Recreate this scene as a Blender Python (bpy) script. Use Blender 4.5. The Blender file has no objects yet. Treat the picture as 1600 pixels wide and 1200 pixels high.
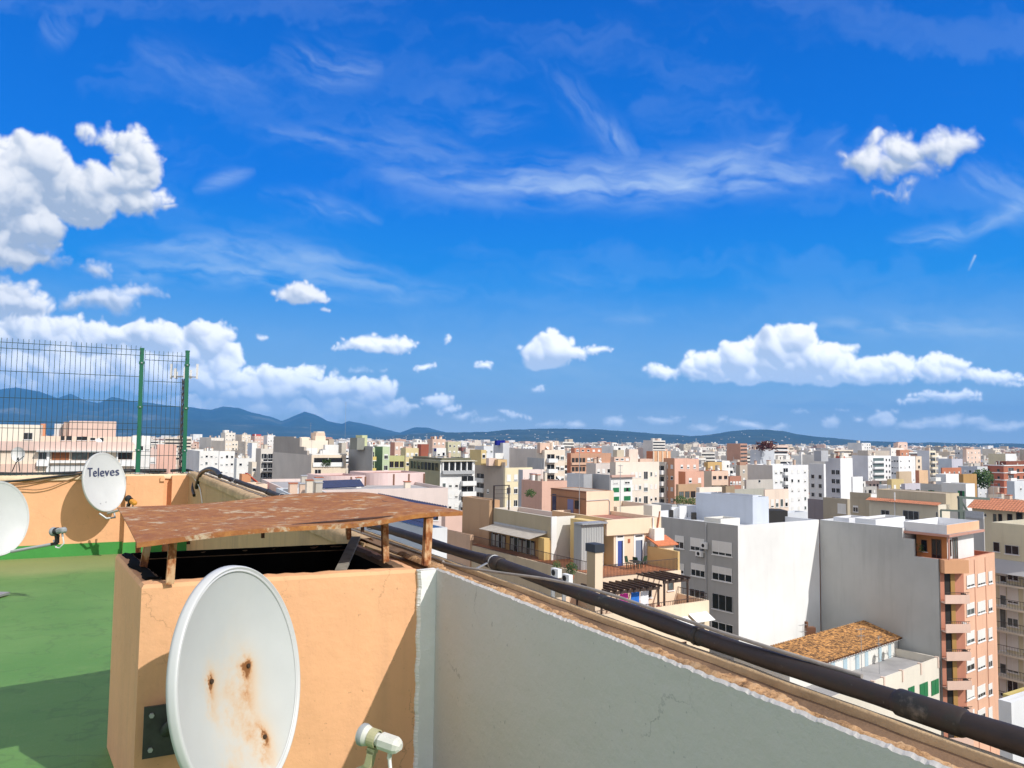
# Rooftop view over a Mediterranean city: a scene built object by object
EXPOSURE = 0.2; SKYSTR = 0.14; SKYSAT = 1.35; SKYVAL = 1.0; CLOUD = 6.6; FILL = .95; HAZE = 5.4e-5; HAZECOL = (.09, .42, 1.0, 1); SUN = 3.7
import bpy, bmesh, math, random
import numpy as np
from mathutils import Vector, Matrix

SC = bpy.context.scene
COL = SC.collection
rnd = random.Random(7)
EYE = 38.0                       # camera height above the streets
F = 1230.0                       # focal length in photo pixels (1600 wide)
PIT, ROL = math.radians(3.9), math.radians(0.7)

# ------------------------------------------------------------------ helpers
def ray(px, py):
    x, y = px - 800.0, 600.0 - py
    c, s = math.cos(ROL), math.sin(ROL)
    x, y = x*c - y*s, x*s + y*c
    return Vector((x, F*math.cos(PIT) - y*math.sin(PIT), F*math.sin(PIT) + y*math.cos(PIT)))/F

EYEV = Vector((0, 0, EYE))
def at_depth(px, py, Y):
    r = ray(px, py); return EYEV + r*(Y/r.y)
def at_down(px, py, k):          # point k metres below the eye
    r = ray(px, py); return EYEV + r*(k/-r.z)
def at_plane(px, py, O, n):
    r = ray(px, py); return EYEV + r*((O-EYEV).dot(n)/r.dot(n))
def to_px(P):
    d = P - EYEV
    cx = d.x
    cy = -d.y*math.sin(PIT) + d.z*math.cos(PIT)
    cz = d.y*math.cos(PIT) + d.z*math.sin(PIT)
    x, y = F*cx/cz, F*cy/cz
    c, s = math.cos(ROL), math.sin(ROL)
    return 800 + (x*c + y*s), 600 - (-x*s + y*c)

TH = math.radians(28)
UF = Vector((math.cos(TH), math.sin(TH), 0)); UP_ = Vector((-math.sin(TH), math.cos(TH), 0)); ZV = Vector((0, 0, 1))
def R(u, v, z):                  # our own roof's frame; z relative to the eye
    return EYEV + UF*u + UP_*v + ZV*z

def tag(o, label=None, cat=None, group=None, kind=None):
    if label: o['label'] = label
    if cat: o['category'] = cat
    if group: o['group'] = group
    if kind: o['kind'] = kind
    return o

def empty(name, loc, label, cat, group=None):
    o = bpy.data.objects.new(name, None); COL.objects.link(o)
    o.location = loc; o.empty_display_size = 0.2
    return tag(o, label, cat, group)

ORG = {}
class MB:
    """collects faces; build() links them as one mesh object"""
    def __init__(s): s.v = []; s.f = []; s.m = []; s.mats = []; s.sm = []; s.uv = None
    def mi(s, mat):
        if mat not in s.mats: s.mats.append(mat)
        return s.mats.index(mat)
    def face(s, pts, mat, smooth=False):
        b = len(s.v); s.v += [tuple(p) for p in pts]
        s.f.append(tuple(range(b, b+len(pts)))); s.m.append(s.mi(mat)); s.sm.append(smooth)
    def box(s, o, a, b, c, mat, skip=()):
        o, a, b, c = Vector(o), Vector(a), Vector(b), Vector(c)
        i = len(s.v)
        if a.cross(b).dot(c) < 0: a, b = b, a
        s.v += [tuple(p) for p in (o, o+a, o+a+b, o+b, o+c, o+a+c, o+a+b+c, o+b+c)]
        k = s.mi(mat)
        for q in ((0,3,2,1),(4,5,6,7),(0,1,5,4),(1,2,6,5),(2,3,7,6),(3,0,4,7)):
            s.f.append(tuple(i+j for j in q)); s.m.append(k); s.sm.append(False)
    def grid(s, P, mat, smooth=True, closeu=False, closev=False):
        nu, nv = len(P), len(P[0]); i = len(s.v); k = s.mi(mat)
        for row in P: s.v += [tuple(p) for p in row]
        for a in range(nu if closeu else nu-1):
            for b in range(nv if closev else nv-1):
                a2, b2 = (a+1) % nu, (b+1) % nv
                s.f.append((i+a*nv+b, i+a2*nv+b, i+a2*nv+b2, i+a*nv+b2)); s.m.append(k); s.sm.append(smooth)
    def tube(s, pts, r, mat, n=10, caps=True, smooth=True):
        pts = [Vector(p) for p in pts]; rings = []
        rr = r if isinstance(r, (list, tuple)) else [r]*len(pts)
        prev = None
        for i, p in enumerate(pts):
            t = (pts[min(i+1, len(pts)-1)] - pts[max(i-1, 0)]).normalized()
            if prev is None:
                a = t.orthogonal().normalized()
                if abs(t.z) < .9: a = t.cross(ZV).normalized()
            else:
                a = (prev - t*prev.dot(t))
                a = a.normalized() if a.length > 1e-6 else t.orthogonal().normalized()
            prev = a; b = t.cross(a)
            rings.append([p + (a*math.cos(q) + b*math.sin(q))*rr[i] for q in [2*math.pi*j/n for j in range(n)]])
        s.grid(rings, mat, smooth, closev=True)
        if caps:
            s.face(rings[0][::-1], mat); s.face(rings[-1], mat)
    def bar(s, a, b, w, h, mat, up=ZV):
        a, b = Vector(a), Vector(b); t = b-a; x = t.cross(up)
        x = x.normalized() if x.length > 1e-6 else Vector((1,0,0))
        y = x.cross(t).normalized()
        s.box(a - x*w/2 - y*h/2, t, x*w, y*h, mat)
    def build(s, name, parent=None, label=None, cat=None, group=None, kind=None, loc=None):
        me = bpy.data.meshes.new(name)
        V = s.v
        if parent is not None: org = ORG[parent.name]
        else: org = Vector(loc) if loc is not None else Vector((sum(p[0] for p in V)/len(V), sum(p[1] for p in V)/len(V), min(p[2] for p in V)))
        me.from_pydata([(p[0]-org[0], p[1]-org[1], p[2]-org[2]) for p in V], [], s.f)
        for m in s.mats: me.materials.append(m)
        me.polygons.foreach_set('material_index', s.m)
        me.polygons.foreach_set('use_smooth', s.sm)
        if s.uv is not None:
            uvl = me.uv_layers.new(name='UVMap')
            for l in me.loops:
                uvl.data[l.index].uv = s.uv(Vector(V[l.vertex_index]))
        me.update()
        o = bpy.data.objects.new(name, me); COL.objects.link(o)
        if parent is not None: o.parent = parent
        else: o.location = org
        ORG[o.name] = org
        return tag(o, label, cat, group, kind)

def thing(name, loc, label, cat, group=None):
    o = empty(name, loc, label, cat, group); ORG[o.name] = Vector(loc); return o

# ------------------------------------------------------------------ materials
def lin(c):
    return tuple((x/12.92 if x <= .04045 else ((x+.055)/1.055)**2.4) for x in [q/255 for q in c])

def nodes(name):
    m = bpy.data.materials.new(name); m.use_nodes = True
    nt = m.node_tree; b = nt.nodes['Principled BSDF']
    return m, nt, b
def N(nt, t, **k):
    n = nt.nodes.new(t)
    for a, v in k.items(): setattr(n, a, v)
    return n
def noise(nt, scale, detail=4, rough=.6, vec=None, dim='3D'):
    n = N(nt, 'ShaderNodeTexNoise'); n.inputs['Scale'].default_value = scale
    n.inputs['Detail'].default_value = detail; n.inputs['Roughness'].default_value = rough
    if vec is not None: nt.links.new(vec, n.inputs['Vector'])
    return n
def ramp(nt, src, pts):
    r = N(nt, 'ShaderNodeValToRGB'); e = r.color_ramp.elements
    while len(e) < len(pts): e.new(.5)
    for i, (p, c) in enumerate(pts):
        e[i].position = p; e[i].color = (c, c, c, 1) if not isinstance(c, (tuple, list)) else (*c, 1)
    nt.links.new(src, r.inputs['Fac']); return r
def mixc(nt, fac, a, b, mode='MIX'):
    m = N(nt, 'ShaderNodeMix', data_type='RGBA', blend_type=mode)
    for s, v in ((m.inputs[0], fac), (m.inputs[6], a), (m.inputs[7], b)):
        if isinstance(v, (int, float)): s.default_value = v
        elif isinstance(v, (tuple, list)): s.default_value = (*v, 1)
        else: nt.links.new(v, s)
    return m.outputs[2]
def posvec(nt, scale=(1, 1, 1), rotz=0):
    g = N(nt, 'ShaderNodeNewGeometry'); mp = N(nt, 'ShaderNodeMapping')
    mp.inputs['Scale'].default_value = scale; mp.inputs['Rotation'].default_value = (0, 0, rotz)
    nt.links.new(g.outputs['Position'], mp.inputs['Vector']); return mp.outputs['Vector']

def plaster(name, col, var=.12, scale=1.5, streak=.15, bump=.15, bscale=40, rough=.9, dirt=(.25, .2, .15), amount=.35, cracks=0, warm=None):
    """painted render: mottled tone, vertical rain streaks, fine bump"""
    m, nt, b = nodes(name)
    p = posvec(nt)
    n1 = noise(nt, scale, 6, .65, p)
    c2 = tuple(x*(1-var) for x in col); c3 = tuple(min(1, x*(1+var*.5)) for x in col)
    r1 = ramp(nt, n1.outputs['Fac'], [(.3, c2), (.7, c3)])
    sv = posvec(nt, (scale*2.2, scale*2.2, scale*.18))
    n2 = noise(nt, 1.0, 5, .7, sv)
    r2 = ramp(nt, n2.outputs['Fac'], [(.52, 0.0), (.78, streak)])
    col_ = mixc(nt, r2.outputs['Color'], r1.outputs['Color'], dirt)
    n3 = noise(nt, scale*7, 8, .75, p)
    r3 = ramp(nt, n3.outputs['Fac'], [(.6, 0.0), (.72, amount)])
    col_ = mixc(nt, r3.outputs['Color'], col_, tuple(x*.72 for x in col))
    if warm:
        nw = noise(nt, .55, 3, .5, p); col_ = mixc(nt, ramp(nt, nw.outputs['Fac'], [(.42, 0.0), (.62, .8)]).outputs['Color'], col_, warm)
    if cracks:
        vo = N(nt, 'ShaderNodeTexVoronoi', feature='DISTANCE_TO_EDGE'); vo.inputs['Scale'].default_value = 2.3
        wn = noise(nt, 3.5, 6, .7, p); wv = mixc(nt, .22, p, wn.outputs['Color']); nt.links.new(wv, vo.inputs['Vector'])
        cr = ramp(nt, vo.outputs['Distance'], [(0, 1.0), (.006, 0.0)]); nm = noise(nt, 1.7, 2, .5, p)
        k_ = mixc(nt, 1.0, cr.outputs['Color'], ramp(nt, nm.outputs['Fac'], [(.54, 0.0), (.60, cracks)]).outputs['Color'], 'MULTIPLY')
        col_ = mixc(nt, k_, col_, tuple(x*.35 for x in col))
        ns = noise(nt, 55, 2, .5, p); col_ = mixc(nt, ramp(nt, ns.outputs['Fac'], [(.71, 0.0), (.75, .45)]).outputs['Color'], col_, tuple(x*.4 for x in col))
    nt.links.new(col_, b.inputs['Base Color'])
    b.inputs['Roughness'].default_value = rough
    if bump:
        bp = N(nt, 'ShaderNodeBump'); bp.inputs['Strength'].default_value = bump; bp.inputs['Distance'].default_value = .01
        n4 = noise(nt, bscale, 6, .6, p); nt.links.new(n4.outputs['Fac'], bp.inputs['Height'])
        nt.links.new(bp.outputs['Normal'], b.inputs['Normal'])
    return m

_cw = {}
def citywall(rgb):
    """far wall paint: tone varies by noise and rain streaks"""
    rgb = tuple(rgb)
    if rgb in _cw: return _cw[rgb]
    c = lin(rgb); g_ = .3*c[0]+.59*c[1]+.11*c[2]; c = tuple((x*.78+g_*.22)*.86 for x in c)
    m, nt, b = nodes('facade_paint')
    p = posvec(nt, (.12, .12, .12)); n1 = noise(nt, 1.0, 5, .6, p)
    r1 = ramp(nt, n1.outputs['Fac'], [(.3, tuple(x*.86 for x in c)), (.7, tuple(min(x*1.06, .86) for x in c))])
    s = posvec(nt, (1.3, 1.3, .12)); n2 = noise(nt, 1.0, 4, .65, s)
    r2 = ramp(nt, n2.outputs['Fac'], [(.5, 0.0), (.8, .15 if min(rgb) > 200 else .26)])
    cc = mixc(nt, r2.outputs['Color'], r1.outputs['Color'], tuple(x*.45 for x in c))
    nt.links.new(cc, b.inputs['Base Color']); b.inputs['Roughness'].default_value = .92
    b.inputs['Specular IOR Level'].default_value = .2
    _cw[rgb] = m; return m

def simple(name, col, rough=.6, metal=0, var=0, scale=5, spec=.5):
    m, nt, b = nodes(name)
    b.inputs['Base Color'].default_value = (*col, 1); b.inputs['Roughness'].default_value = rough
    b.inputs['Metallic'].default_value = metal; b.inputs['Specular IOR Level'].default_value = spec
    if var:
        n1 = noise(nt, scale, 5, .6, posvec(nt))
        r = ramp(nt, n1.outputs['Fac'], [(.3, tuple(x*(1-var) for x in col)), (.7, tuple(min(1, x*(1+var)) for x in col))])
        nt.links.new(r.outputs['Color'], b.inputs['Base Color'])
    return m

ORANGE = lin((240, 172, 118))
M = {}
M['orange'] = plaster('peach_render', (.80, .43, .225), var=.12, scale=1.5, streak=.42, bump=.5, bscale=14, dirt=(.45, .27, .16), amount=.30, cracks=.5)
M['cream'] = plaster('cream_coping', (.72, .56, .38), var=.15, scale=4, streak=.2, bump=.5, bscale=60, dirt=(.3, .18, .1))
M['white'] = plaster('white_limewash', (.50, .525, .545), var=.12, scale=1.2, streak=.35, bump=.8, bscale=9, dirt=(.36, .35, .32), amount=.30, cracks=.7, warm=(.56, .52, .48))  # greyed for shade; warm blotches imitate peach light bounced onto the wall
M['sidewall'] = plaster('ochre_render', (.52, .34, .18), var=.12, scale=2, streak=.55, bump=.3, bscale=30, dirt=(.13, .11, .09))
M['mortar'] = None
M['glass'] = simple('window_glass', (.012, .014, .017), .12, 0, spec=.6)
M['glassl'] = simple('curtained_glass', (.10, .12, .12), .2, 0, .5, 1.5)
M['dark'] = simple('dark_opening', (.02, .018, .016), .8)
M['whitep'] = simple('white_paint', (.78, .78, .77), .5, 0, .05, .5)
M['blind'] = simple('roller_blind', (.74, .73, .70), .55, 0, .05, .4)
M['alu'] = simple('grey_aluminium', (.45, .46, .47), .45, .3)
M['grail'] = simple('dark_railing', (.06, .045, .04), .6)
M['brownp'] = simple('brown_window_paint', (.16, .07, .035), .55)
M['greens'] = simple('green_shutter_paint', (.015, .17, .06), .45)
M['terra'] = simple('terracotta_floor', (.42, .16, .07), .8, 0, .25, 1.5)
M['roofgrey'] = simple('grey_roof_coating', (.36, .35, .35), .9, 0, .25, .3)
M['rooftan'] = simple('tan_roof_coating', (.42, .34, .26), .9, 0, .25, .3)
M['roofred'] = simple('red_roof_coating', (.36, .16, .12), .9, 0, .25, .3)
M['roofwhite'] = simple('white_roof_coating', (.66, .67, .68), .8, 0, .1, .3)
M['black'] = simple('black_cable_sheath', (.012, .012, .013), .45)
M['plantg'] = simple('leaf_green', (.05, .10, .02), .8, 0, .4, 8)
M['wood'] = simple('dark_stained_wood', (.05, .028, .02), .6, 0, .3, 3)
M['awning'] = simple('awning_cloth', (.42, .38, .33), .85, 0, .15, 2)
M['blue'] = simple('blue_tarpaulin', (.02, .05, .32), .5, 0, .1, 2)
M['navy'] = simple('solar_glass', (.012, .02, .07), .25, 0, .3, 2)
M['brick'] = simple('brick_face', (.42, .13, .06), .9, 0, .2, .4)
M['galv'] = simple('galvanised_steel', (.42, .43, .44), .5, .6, .15, 6)
M['gcable'] = simple('grey_cable', (.30, .27, .24), .7, 0, .25, 20)
M['stainless'] = simple('flue_steel', (.55, .55, .56), .3, .8)
# ------------------------------------------------------------------ camera, light, world
cam = bpy.data.cameras.new('camera'); co = bpy.data.objects.new('camera', cam); COL.objects.link(co)
SC.camera = co
cam.sensor_width = 36; cam.lens = F/1600*36; cam.clip_start = .05; cam.clip_end = 90000
c_, s_ = math.cos(ROL), math.sin(ROL)
right = Vector((c_, -s_*math.sin(PIT), s_*math.cos(PIT)))
up = Vector((-s_, -c_*math.sin(PIT), c_*math.cos(PIT)))
fw = Vector((0, math.cos(PIT), math.sin(PIT)))
mt = Matrix.Identity(4)
for i in range(3):
    mt[i][0] = right[i]; mt[i][1] = up[i]; mt[i][2] = -fw[i]; mt[i][3] = EYEV[i]
co.matrix_world = mt

SUNV = (UF*.30 + UP_*-.72 + ZV*.622).normalized()      # towards the sun
SUN_EL = math.asin(SUNV.z); SUN_AZ = math.atan2(SUNV.x, SUNV.y)
sl = bpy.data.lights.new('sun', 'SUN'); so = bpy.data.objects.new('sun', sl); COL.objects.link(so)
sl.energy = SUN; sl.angle = math.radians(.5); sl.color = (1, .96, .90)
so.rotation_euler = (-SUNV).to_track_quat('-Z', 'Y').to_euler(); so.location = (0, 0, 300)

SC.view_settings.view_transform = 'Standard'; SC.view_settings.look = 'None'
SC.view_settings.exposure = EXPOSURE; SC.view_settings.gamma = 1
SC.view_settings.use_curve_mapping = False

def vnoise(x, y, seed):
    xi = np.floor(x).astype(np.int64); yi = np.floor(y).astype(np.int64)
    fx = (x-xi).astype(np.float32); fy = (y-yi).astype(np.float32)
    tab = np.random.RandomState(seed).rand(256*256).astype(np.float32)
    def h(a, b): return tab[((a & 255)*256 + ((b + 57*(a >> 8)) & 255))]
    u = fx*fx*fx*(fx*(fx*6-15)+10); v = fy*fy*fy*(fy*(fy*6-15)+10)
    return (h(xi, yi)*(1-u) + h(xi+1, yi)*u)*(1-v) + (h(xi, yi+1)*(1-u) + h(xi+1, yi+1)*u)*v
def fbm(x, y, seed, oct=5, gain=.5, ridged=False):
    s = 0; a = 1; t = 0; ca, sa = math.cos(.6), math.sin(.6)
    for i in range(oct):
        n = vnoise(x+i*17.3, y+i*9.1, seed+i)
        if ridged: n = 1-np.abs(2*n-1)
        s = s + a*n; t += a; a *= gain
        x, y = (x*ca - y*sa)*2.03, (x*sa + y*ca)*2.03
    return s/t
def sstep(a, b, x):
    t = np.clip((x-a)/(b-a), 0, 1); return t*t*(3-2*t)

# sky directions are held on the plane Y = 1: s = X/Y, t = Z/Y
S0, S1, T0, T1 = -.95, .95, -.04, .80
TW, THH = 1900, 840
def cloud_image():
    #DEVLOAD
    s = np.linspace(S0, S1, TW, dtype=np.float32)[None, :]; t = np.linspace(T0, T1, THH, dtype=np.float32)[:, None]
    s = np.broadcast_to(s, (THH, TW)); t = np.broadcast_to(t, (THH, TW))
    cy = -math.sin(PIT) + t*math.cos(PIT); cz = math.cos(PIT) + t*math.sin(PIT)
    x = F*s/cz; y = F*cy/cz
    px = 800 + (x*c_ + y*s_); py = 600 - (-x*s_ + y*c_)
    wx = (fbm(px/46, py/46, 11, 4)-.5); wy = (fbm(px/46, py/46, 31, 4)-.5)
    # (cx, cy, rx, ry up, ry down, softness)
    big = [(-40,290,110,110,90),(45,270,80,72,70),(90,285,50,48,50),(135,295,72,52,56),(214,262,46,58,60),(198,216,46,24,26),(172,206,30,14,12),(215,320,52,34,30),
           (140,325,60,50,35),(40,340,70,60,55),(-20,385,70,60,40),(-30,450,95,24,45),(10,470,60,36,30),(40,480,50,26,26),
           (75,380,26,16,12),(20,400,60,30,20),(-80,330,90,150,120),(142,208,22,10,8)]
    mid = [(165,465,62,22,26),(205,452,60,18,16),(120,470,40,18,20),(150,425,36,20,14),(225,455,45,12,12)]
    low = [(40,520,130,36,40),(130,530,90,34,40),(200,525,80,32,44),(255,528,50,26,40),(320,530,50,32,42),(300,560,90,34,30),(350,560,40,30,22),
           (440,600,80,32,26),(520,606,70,28,28),(575,610,55,26,30),(400,610,100,40,35),(250,585,160,40,40),(90,585,170,50,40),
           (480,575,36,12,16),(620,635,45,16,16),(540,640,120,22,24),(350,640,150,26,30)]
    cen = [(470,461,46,20,16),(505,466,18,16,8),(512,482,9,4,4),(590,540,70,19,12),(635,534,28,10,8),(545,545,36,8,7),
           (855,552,50,36,28),(850,565,44,24,18),(895,552,34,12,16),(935,548,24,9,8),(665,573,20,10,8),(758,573,18,9,7),(838,611,13,6,5),
           (685,625,28,12,12),(700,638,22,8,8),(697,530,6,8,10),(410,526,10,6,5),(800,650,30,5,5)]
    rgt = [(1035,582,34,14,14),(1110,575,60,30,26),(1160,560,50,36,40),(1215,545,55,40,55),(1240,530,48,32,60),(1290,565,60,34,38),(1370,580,75,26,24),
           (1400,570,40,18,30),(1470,575,55,24,28),(1540,590,70,14,14),(1330,585,130,26,20),(1185,585,90,30,18),(1586,600,22,6,6),(1250,555,40,40,40),
           (1480,620,60,11,13),(1430,628,35,6,8)]
    upr = [(1365,215,24,18,26),(1350,250,46,38,36),(1420,235,60,34,38),(1475,232,52,32,30),(1400,262,90,24,26),(1500,225,36,24,24),(1390,300,36,10,10),(1420,298,18,12,14)]
    hor = [(958,660,20,12,10),(1030,656,38,9,9),(1058,652,16,6,4),(1170,664,40,10,8),(1297,660,20,15,10),(1250,641,14,6,5),(1318,640,16,5,4),
           (900,664,22,10,8),(1100,668,30,9,7),(1215,668,26,9,7),(1130,658,14,8,5),(1345,655,14,8,6),(1530,662,34,12,9),(1590,664,40,10,8),(760,660,30,6,6),(720,652,26,7,7),(1380,660,26,20,14),(1400,645,10,6,5),(1470,662,60,14,10),(1440,668,60,10,8),(1490,655,30,10,8),(1560,668,50,12,9),(860,662,28,8,7),(790,648,18,4,4),(560,578,22,6,5),(598,578,8,4,4)]
    gray = [(10,385,60,40,36),(60,395,40,26,26),(-20,440,50,20,16),(80,405,30,16,16)]
    f1 = fbm(px/26, py/26, 211, 5, .55)-.5; f2 = fbm(px/26, py/26, 231, 5, .55)-.5
    k0 = TW/(S1-S0)/F                       # texels per photo pixel
    def texel(x, y):
        r_ = ray(x, y); return (r_.x/r_.y-S0)/(S1-S0)*TW, (r_.z/r_.y-T0)/(T1-T0)*THH
    out = []
    def layer(L, seed, warp, soft, opa, rmin, rfrac, dens, flat=.75):
        rs_ = np.random.RandomState(seed)
        Hm = np.full(px.shape, -9.0, np.float32); Am = np.full(px.shape, -9.0, np.float32); Vm = np.zeros(px.shape, np.float32)
        X = px + (wx*2.2+f1*1.5)*warp; Y = py + (wy*2.2+f2*1.5)*warp
        y0, y1 = min(b_[1]-b_[3] for b_ in L), max(b_[1]+b_[4] for b_ in L)
        puffs = []
        for (cx, cy_, rx, ru, rd) in L:
            mn = min(rx, (ru+rd)/2)
            n = int(dens*rx*(ru+rd)/max(rmin, mn*rfrac)**2)+4
            if True:                                     # solid core of the cloud
                tx, ty = texel(cx, cy_); wx_ = int((rx+warp*2)*k0*1.2)+4; wy_ = int((max(ru, rd)+warp*2)*k0*1.2)+4
                sl_ = (slice(max(0, int(ty)-wy_), max(0, min(THH, int(ty)+wy_))), slice(max(0, int(tx)-wx_), max(0, min(TW, int(tx)+wx_))))
                if sl_[0].stop > sl_[0].start and sl_[1].stop > sl_[1].start:
                    dy_ = (Y[sl_]-cy_); q = np.hypot((X[sl_]-cx)/(rx*.93), dy_/np.where(dy_ < 0, ru*.90, rd*.95))
                    Am[sl_] = np.maximum(Am[sl_], (1-q)*mn/soft*1.1); Hm[sl_] = np.maximum(Hm[sl_], np.where(q < 1, mn*np.sqrt(np.clip(1-q*q, 0, 1))*.9, -9))
            for i in range(n):
                q = rs_.rand()**.45; a_ = rs_.rand()*2*math.pi; sx, sy = math.cos(a_)*q, math.sin(a_)*q
                r_ = max(rmin, mn*rfrac*(.45+.75*rs_.rand())*(1.15-.55*q))
                yy = cy_ + (sy*(ru-r_*.5) if sy < 0 else sy*(rd-r_*.6))
                puffs.append((cx+sx*(rx-r_*.6), yy, r_, mn*math.sqrt(max(0, 1-q*q))*.9, cy_-ru, cy_+rd))
        for (cx, cy_, r_, z_, ya, yb) in puffs:
            tx, ty = texel(cx, cy_); w_ = int((r_*1.25+warp*2.2)*k0*1.15)+3
            x0, x1 = max(0, int(tx)-w_), min(TW, int(tx)+w_); y0_, y1_ = max(0, int(ty)-w_), min(THH, int(ty)+w_)
            if x0 >= x1 or y0_ >= y1_: continue
            sl_ = (slice(y0_, y1_), slice(x0, x1))
            d = np.hypot(X[sl_]-cx, (Y[sl_]-cy_)*1.06); u = 1-(d/r_)**2
            h = z_ + r_*np.sqrt(np.clip(u, 0, 1)); h = np.where(u > 0, h, -9)
            Hm[sl_] = np.maximum(Hm[sl_], h); Am[sl_] = np.maximum(Am[sl_], (r_-d)/soft)
        al_ = np.clip(Am, 0, 1); al_ = al_*al_*(3-2*al_)
        return Hm, al_*opa
    def blur(a_, n):
        for _ in range(n):
            a_ = (a_ + np.roll(a_, 1, 0) + np.roll(a_, -1, 0))/3; a_ = (a_ + np.roll(a_, 1, 1) + np.roll(a_, -1, 1))/3
        return a_
    A = np.zeros(px.shape, np.float32); G = np.zeros(px.shape, np.float32)
    for (L, seed, warp, soft, opa, rmin, rfrac, dens, tone) in (
            (gray, 7, 18, 26, .80, 10, .6, 1.2, -.48), (mid, 2, 13, 17, .80, 8, .55, 1.4, -.10), (hor, 6, 6, 8, .72, 4, .6, 1.2, .06), (low, 3, 13, 9, 1.0, 9, .52, 1.7, -.09),
            (big, 1, 12, 13, 1.0, 13, .46, 1.6, -.03), (cen, 4, 7, 7, .98, 5, .55, 1.5, .04), (upr, 5, 14, 22, .95, 9, .6, 1.5, .02), (rgt, 8, 8, 8, 1.0, 7, .46, 1.8, .0)):
        Hh, a_ = layer(L, seed, warp, soft, opa, rmin, rfrac, dens)
        if seed == 3: a_ = a_*(1-.62*sstep(580, 670, py)*(.2+1.6*fbm(px/50, py/16, 402, 4)))
        if seed == 6: a_ = a_*(.35+.9*fbm(px/24, py/12, 404, 4))
        Hs = blur(np.maximum(Hh, 0), 1); gy, gx = np.gradient(Hs); gx = gx*1.1/k0; gy = gy*1.1/k0
        Hb = blur(np.maximum(Hh, 0)[::2, ::2], 10).repeat(2, 0).repeat(2, 1); by, bx = np.gradient(Hb)
        nz_ = 1/np.sqrt(1+gx*gx+gy*gy); lam = (-gx*.42 - gy*.66 + .62)*nz_          # light from the upper right, a little behind us
        nb_ = 1/np.sqrt(1+(bx*1.3)**2+(by*1.3)**2); lamb = (-bx*1.3*.35 - by*1.3*.80 + .50)*nb_
        OD = np.zeros(px.shape, np.float32); src = a_*np.clip(Hb/34, 0, 1)
        for k in range(1, 9):
            st = 3.2*k*(1+.22*k); OD += np.roll(np.roll(src, -int(round(st)), 0), -int(round(st*.4)), 1)
        g_ = .30 + .30*np.clip(lam, -.3, 1) + .42*np.clip(lamb, -.3, 1) + .40*np.exp(-.40*OD) - .20 + tone
        g_ = g_ + (fbm(px/60, py/40, 300+seed, 4)-.5)*.22
        g_ = blur(g_, 1)
        G = G*(1-a_) + g_*a_; A = 1-(1-A)*(1-a_)
    g = np.clip(G/np.maximum(A, 1e-3), 0, 1); g = (np.clip((g-.04)/.92, 0, 1)**1.05)[..., None]
    dark = (np.array([.40, .49, .64])[None, None, :]); lite = (np.array([1.02, 1.02, 1.03])[None, None, :])
    C = dark*(1-g) + lite*g
    hz = sstep(520, 690, py)
    C = C*(1-.20*hz[..., None]) + np.array([.60, .75, .95])[None, None, :]*.20*hz[..., None]
    C = C*(1+.75*sstep(400, 680, py))[..., None]
    TH_ = A
    # cirrus: streaks along gentle arcs
    def streak(pts, w, opa, seed, fr=(260, 9)):
        best = np.full(px.shape, 9e9, np.float32); along = np.zeros(px.shape, np.float32); tot = 0; ends = np.zeros(px.shape, np.float32)
        n = len(pts)-1
        for i in range(n):
            (x0, y0), (x1, y1) = pts[i], pts[i+1]
            dx, dy = x1-x0, y1-y0; LL = math.hypot(dx, dy)
            tt = np.clip(((px-x0)*dx + (py-y0)*dy)/LL**2, 0, 1)
            d2 = np.hypot(px-(x0+tt*dx), py-(y0+tt*dy))
            m = d2 < best; best = np.where(m, d2, best); along = np.where(m, (i+tt)/n, along)
            sg = ((px-x0)*dy - (py-y0)*dx)/LL; ends = np.where(m, sg, ends)
        taper = np.maximum(np.sin(np.clip(along, 0, 1)*math.pi), 0)**.6
        nn = fbm(along*sum(math.dist(pts[i], pts[i+1]) for i in range(n))/fr[0]*4 + wx*.6, ends/(fr[1]*1.5) + along*3 + wy*1.6, seed, 4, .5)
        return np.exp(-(best/(w*1.3*(.4+.6*taper)))**2)*taper*sstep(.15, .95, nn)*opa*.75
    ci = np.zeros(px.shape, np.float32)
    for a in (([(560,262),(760,285),(1000,285),(1180,268),(1340,275)],26,.62,101),([(700,290),(900,296),(1120,292),(1300,280)],10,.6,102),([(840,90),(930,185),(985,240)],18,.20,103),
              ([(930,180),(960,215),(1000,245)],13,.38,104),([(1000,262),(1150,250),(1240,225)],18,.36,105),([(120,405),(300,385),(460,400),(640,430)],20,.42,106),([(110,425),(300,425),(470,430),(730,462)],15,.55,107),
              ([(240,385),(420,395),(560,412)],9,.35,108),([(300,300),(350,280),(400,266)],9,.40,109),([(400,300),(500,318),(600,350)],12,.30,110),([(420,75),(520,110),(600,105)],26,.30,111),
              ([(380,200),(560,225),(760,240)],18,.28,112),([(1250,508),(1420,510),(1640,520)],14,.40,113),([(1380,380),(1500,365),(1610,320)],12,.50,114),([(1560,330),(1620,318)],20,.4,115),
              ([(940,500),(1010,498),(1060,488)],6,.35,116),([(820,430),(900,440),(1000,436)],10,.15,117),([(200,60),(300,110),(440,160)],22,.16,118),([(60,30),(120,60)],20,.22,119),
              ([(1180,250),(1220,215),(1240,190)],10,.26,120),([(1290,240),(1320,190)],10,.18,121),([(1500,260),(1560,290),(1620,300)],24,.26,122),([(430,455),(600,470),(740,462)],7,.22,123),
              ([(560,180),(720,200),(860,170)],22,.15,124),([(500,560),(900,610),(1300,600)],46,.14,125),([(300,650),(800,668),(1300,640),(1620,650)],24,.30,126)):
        ci = 1-(1-ci)*(1-streak(*a))
    ci = 1-(1-ci)*(1-.06*sstep(.45, .8, fbm(px/220+wx*.5, py/60+wy, 140, 5)))
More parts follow.
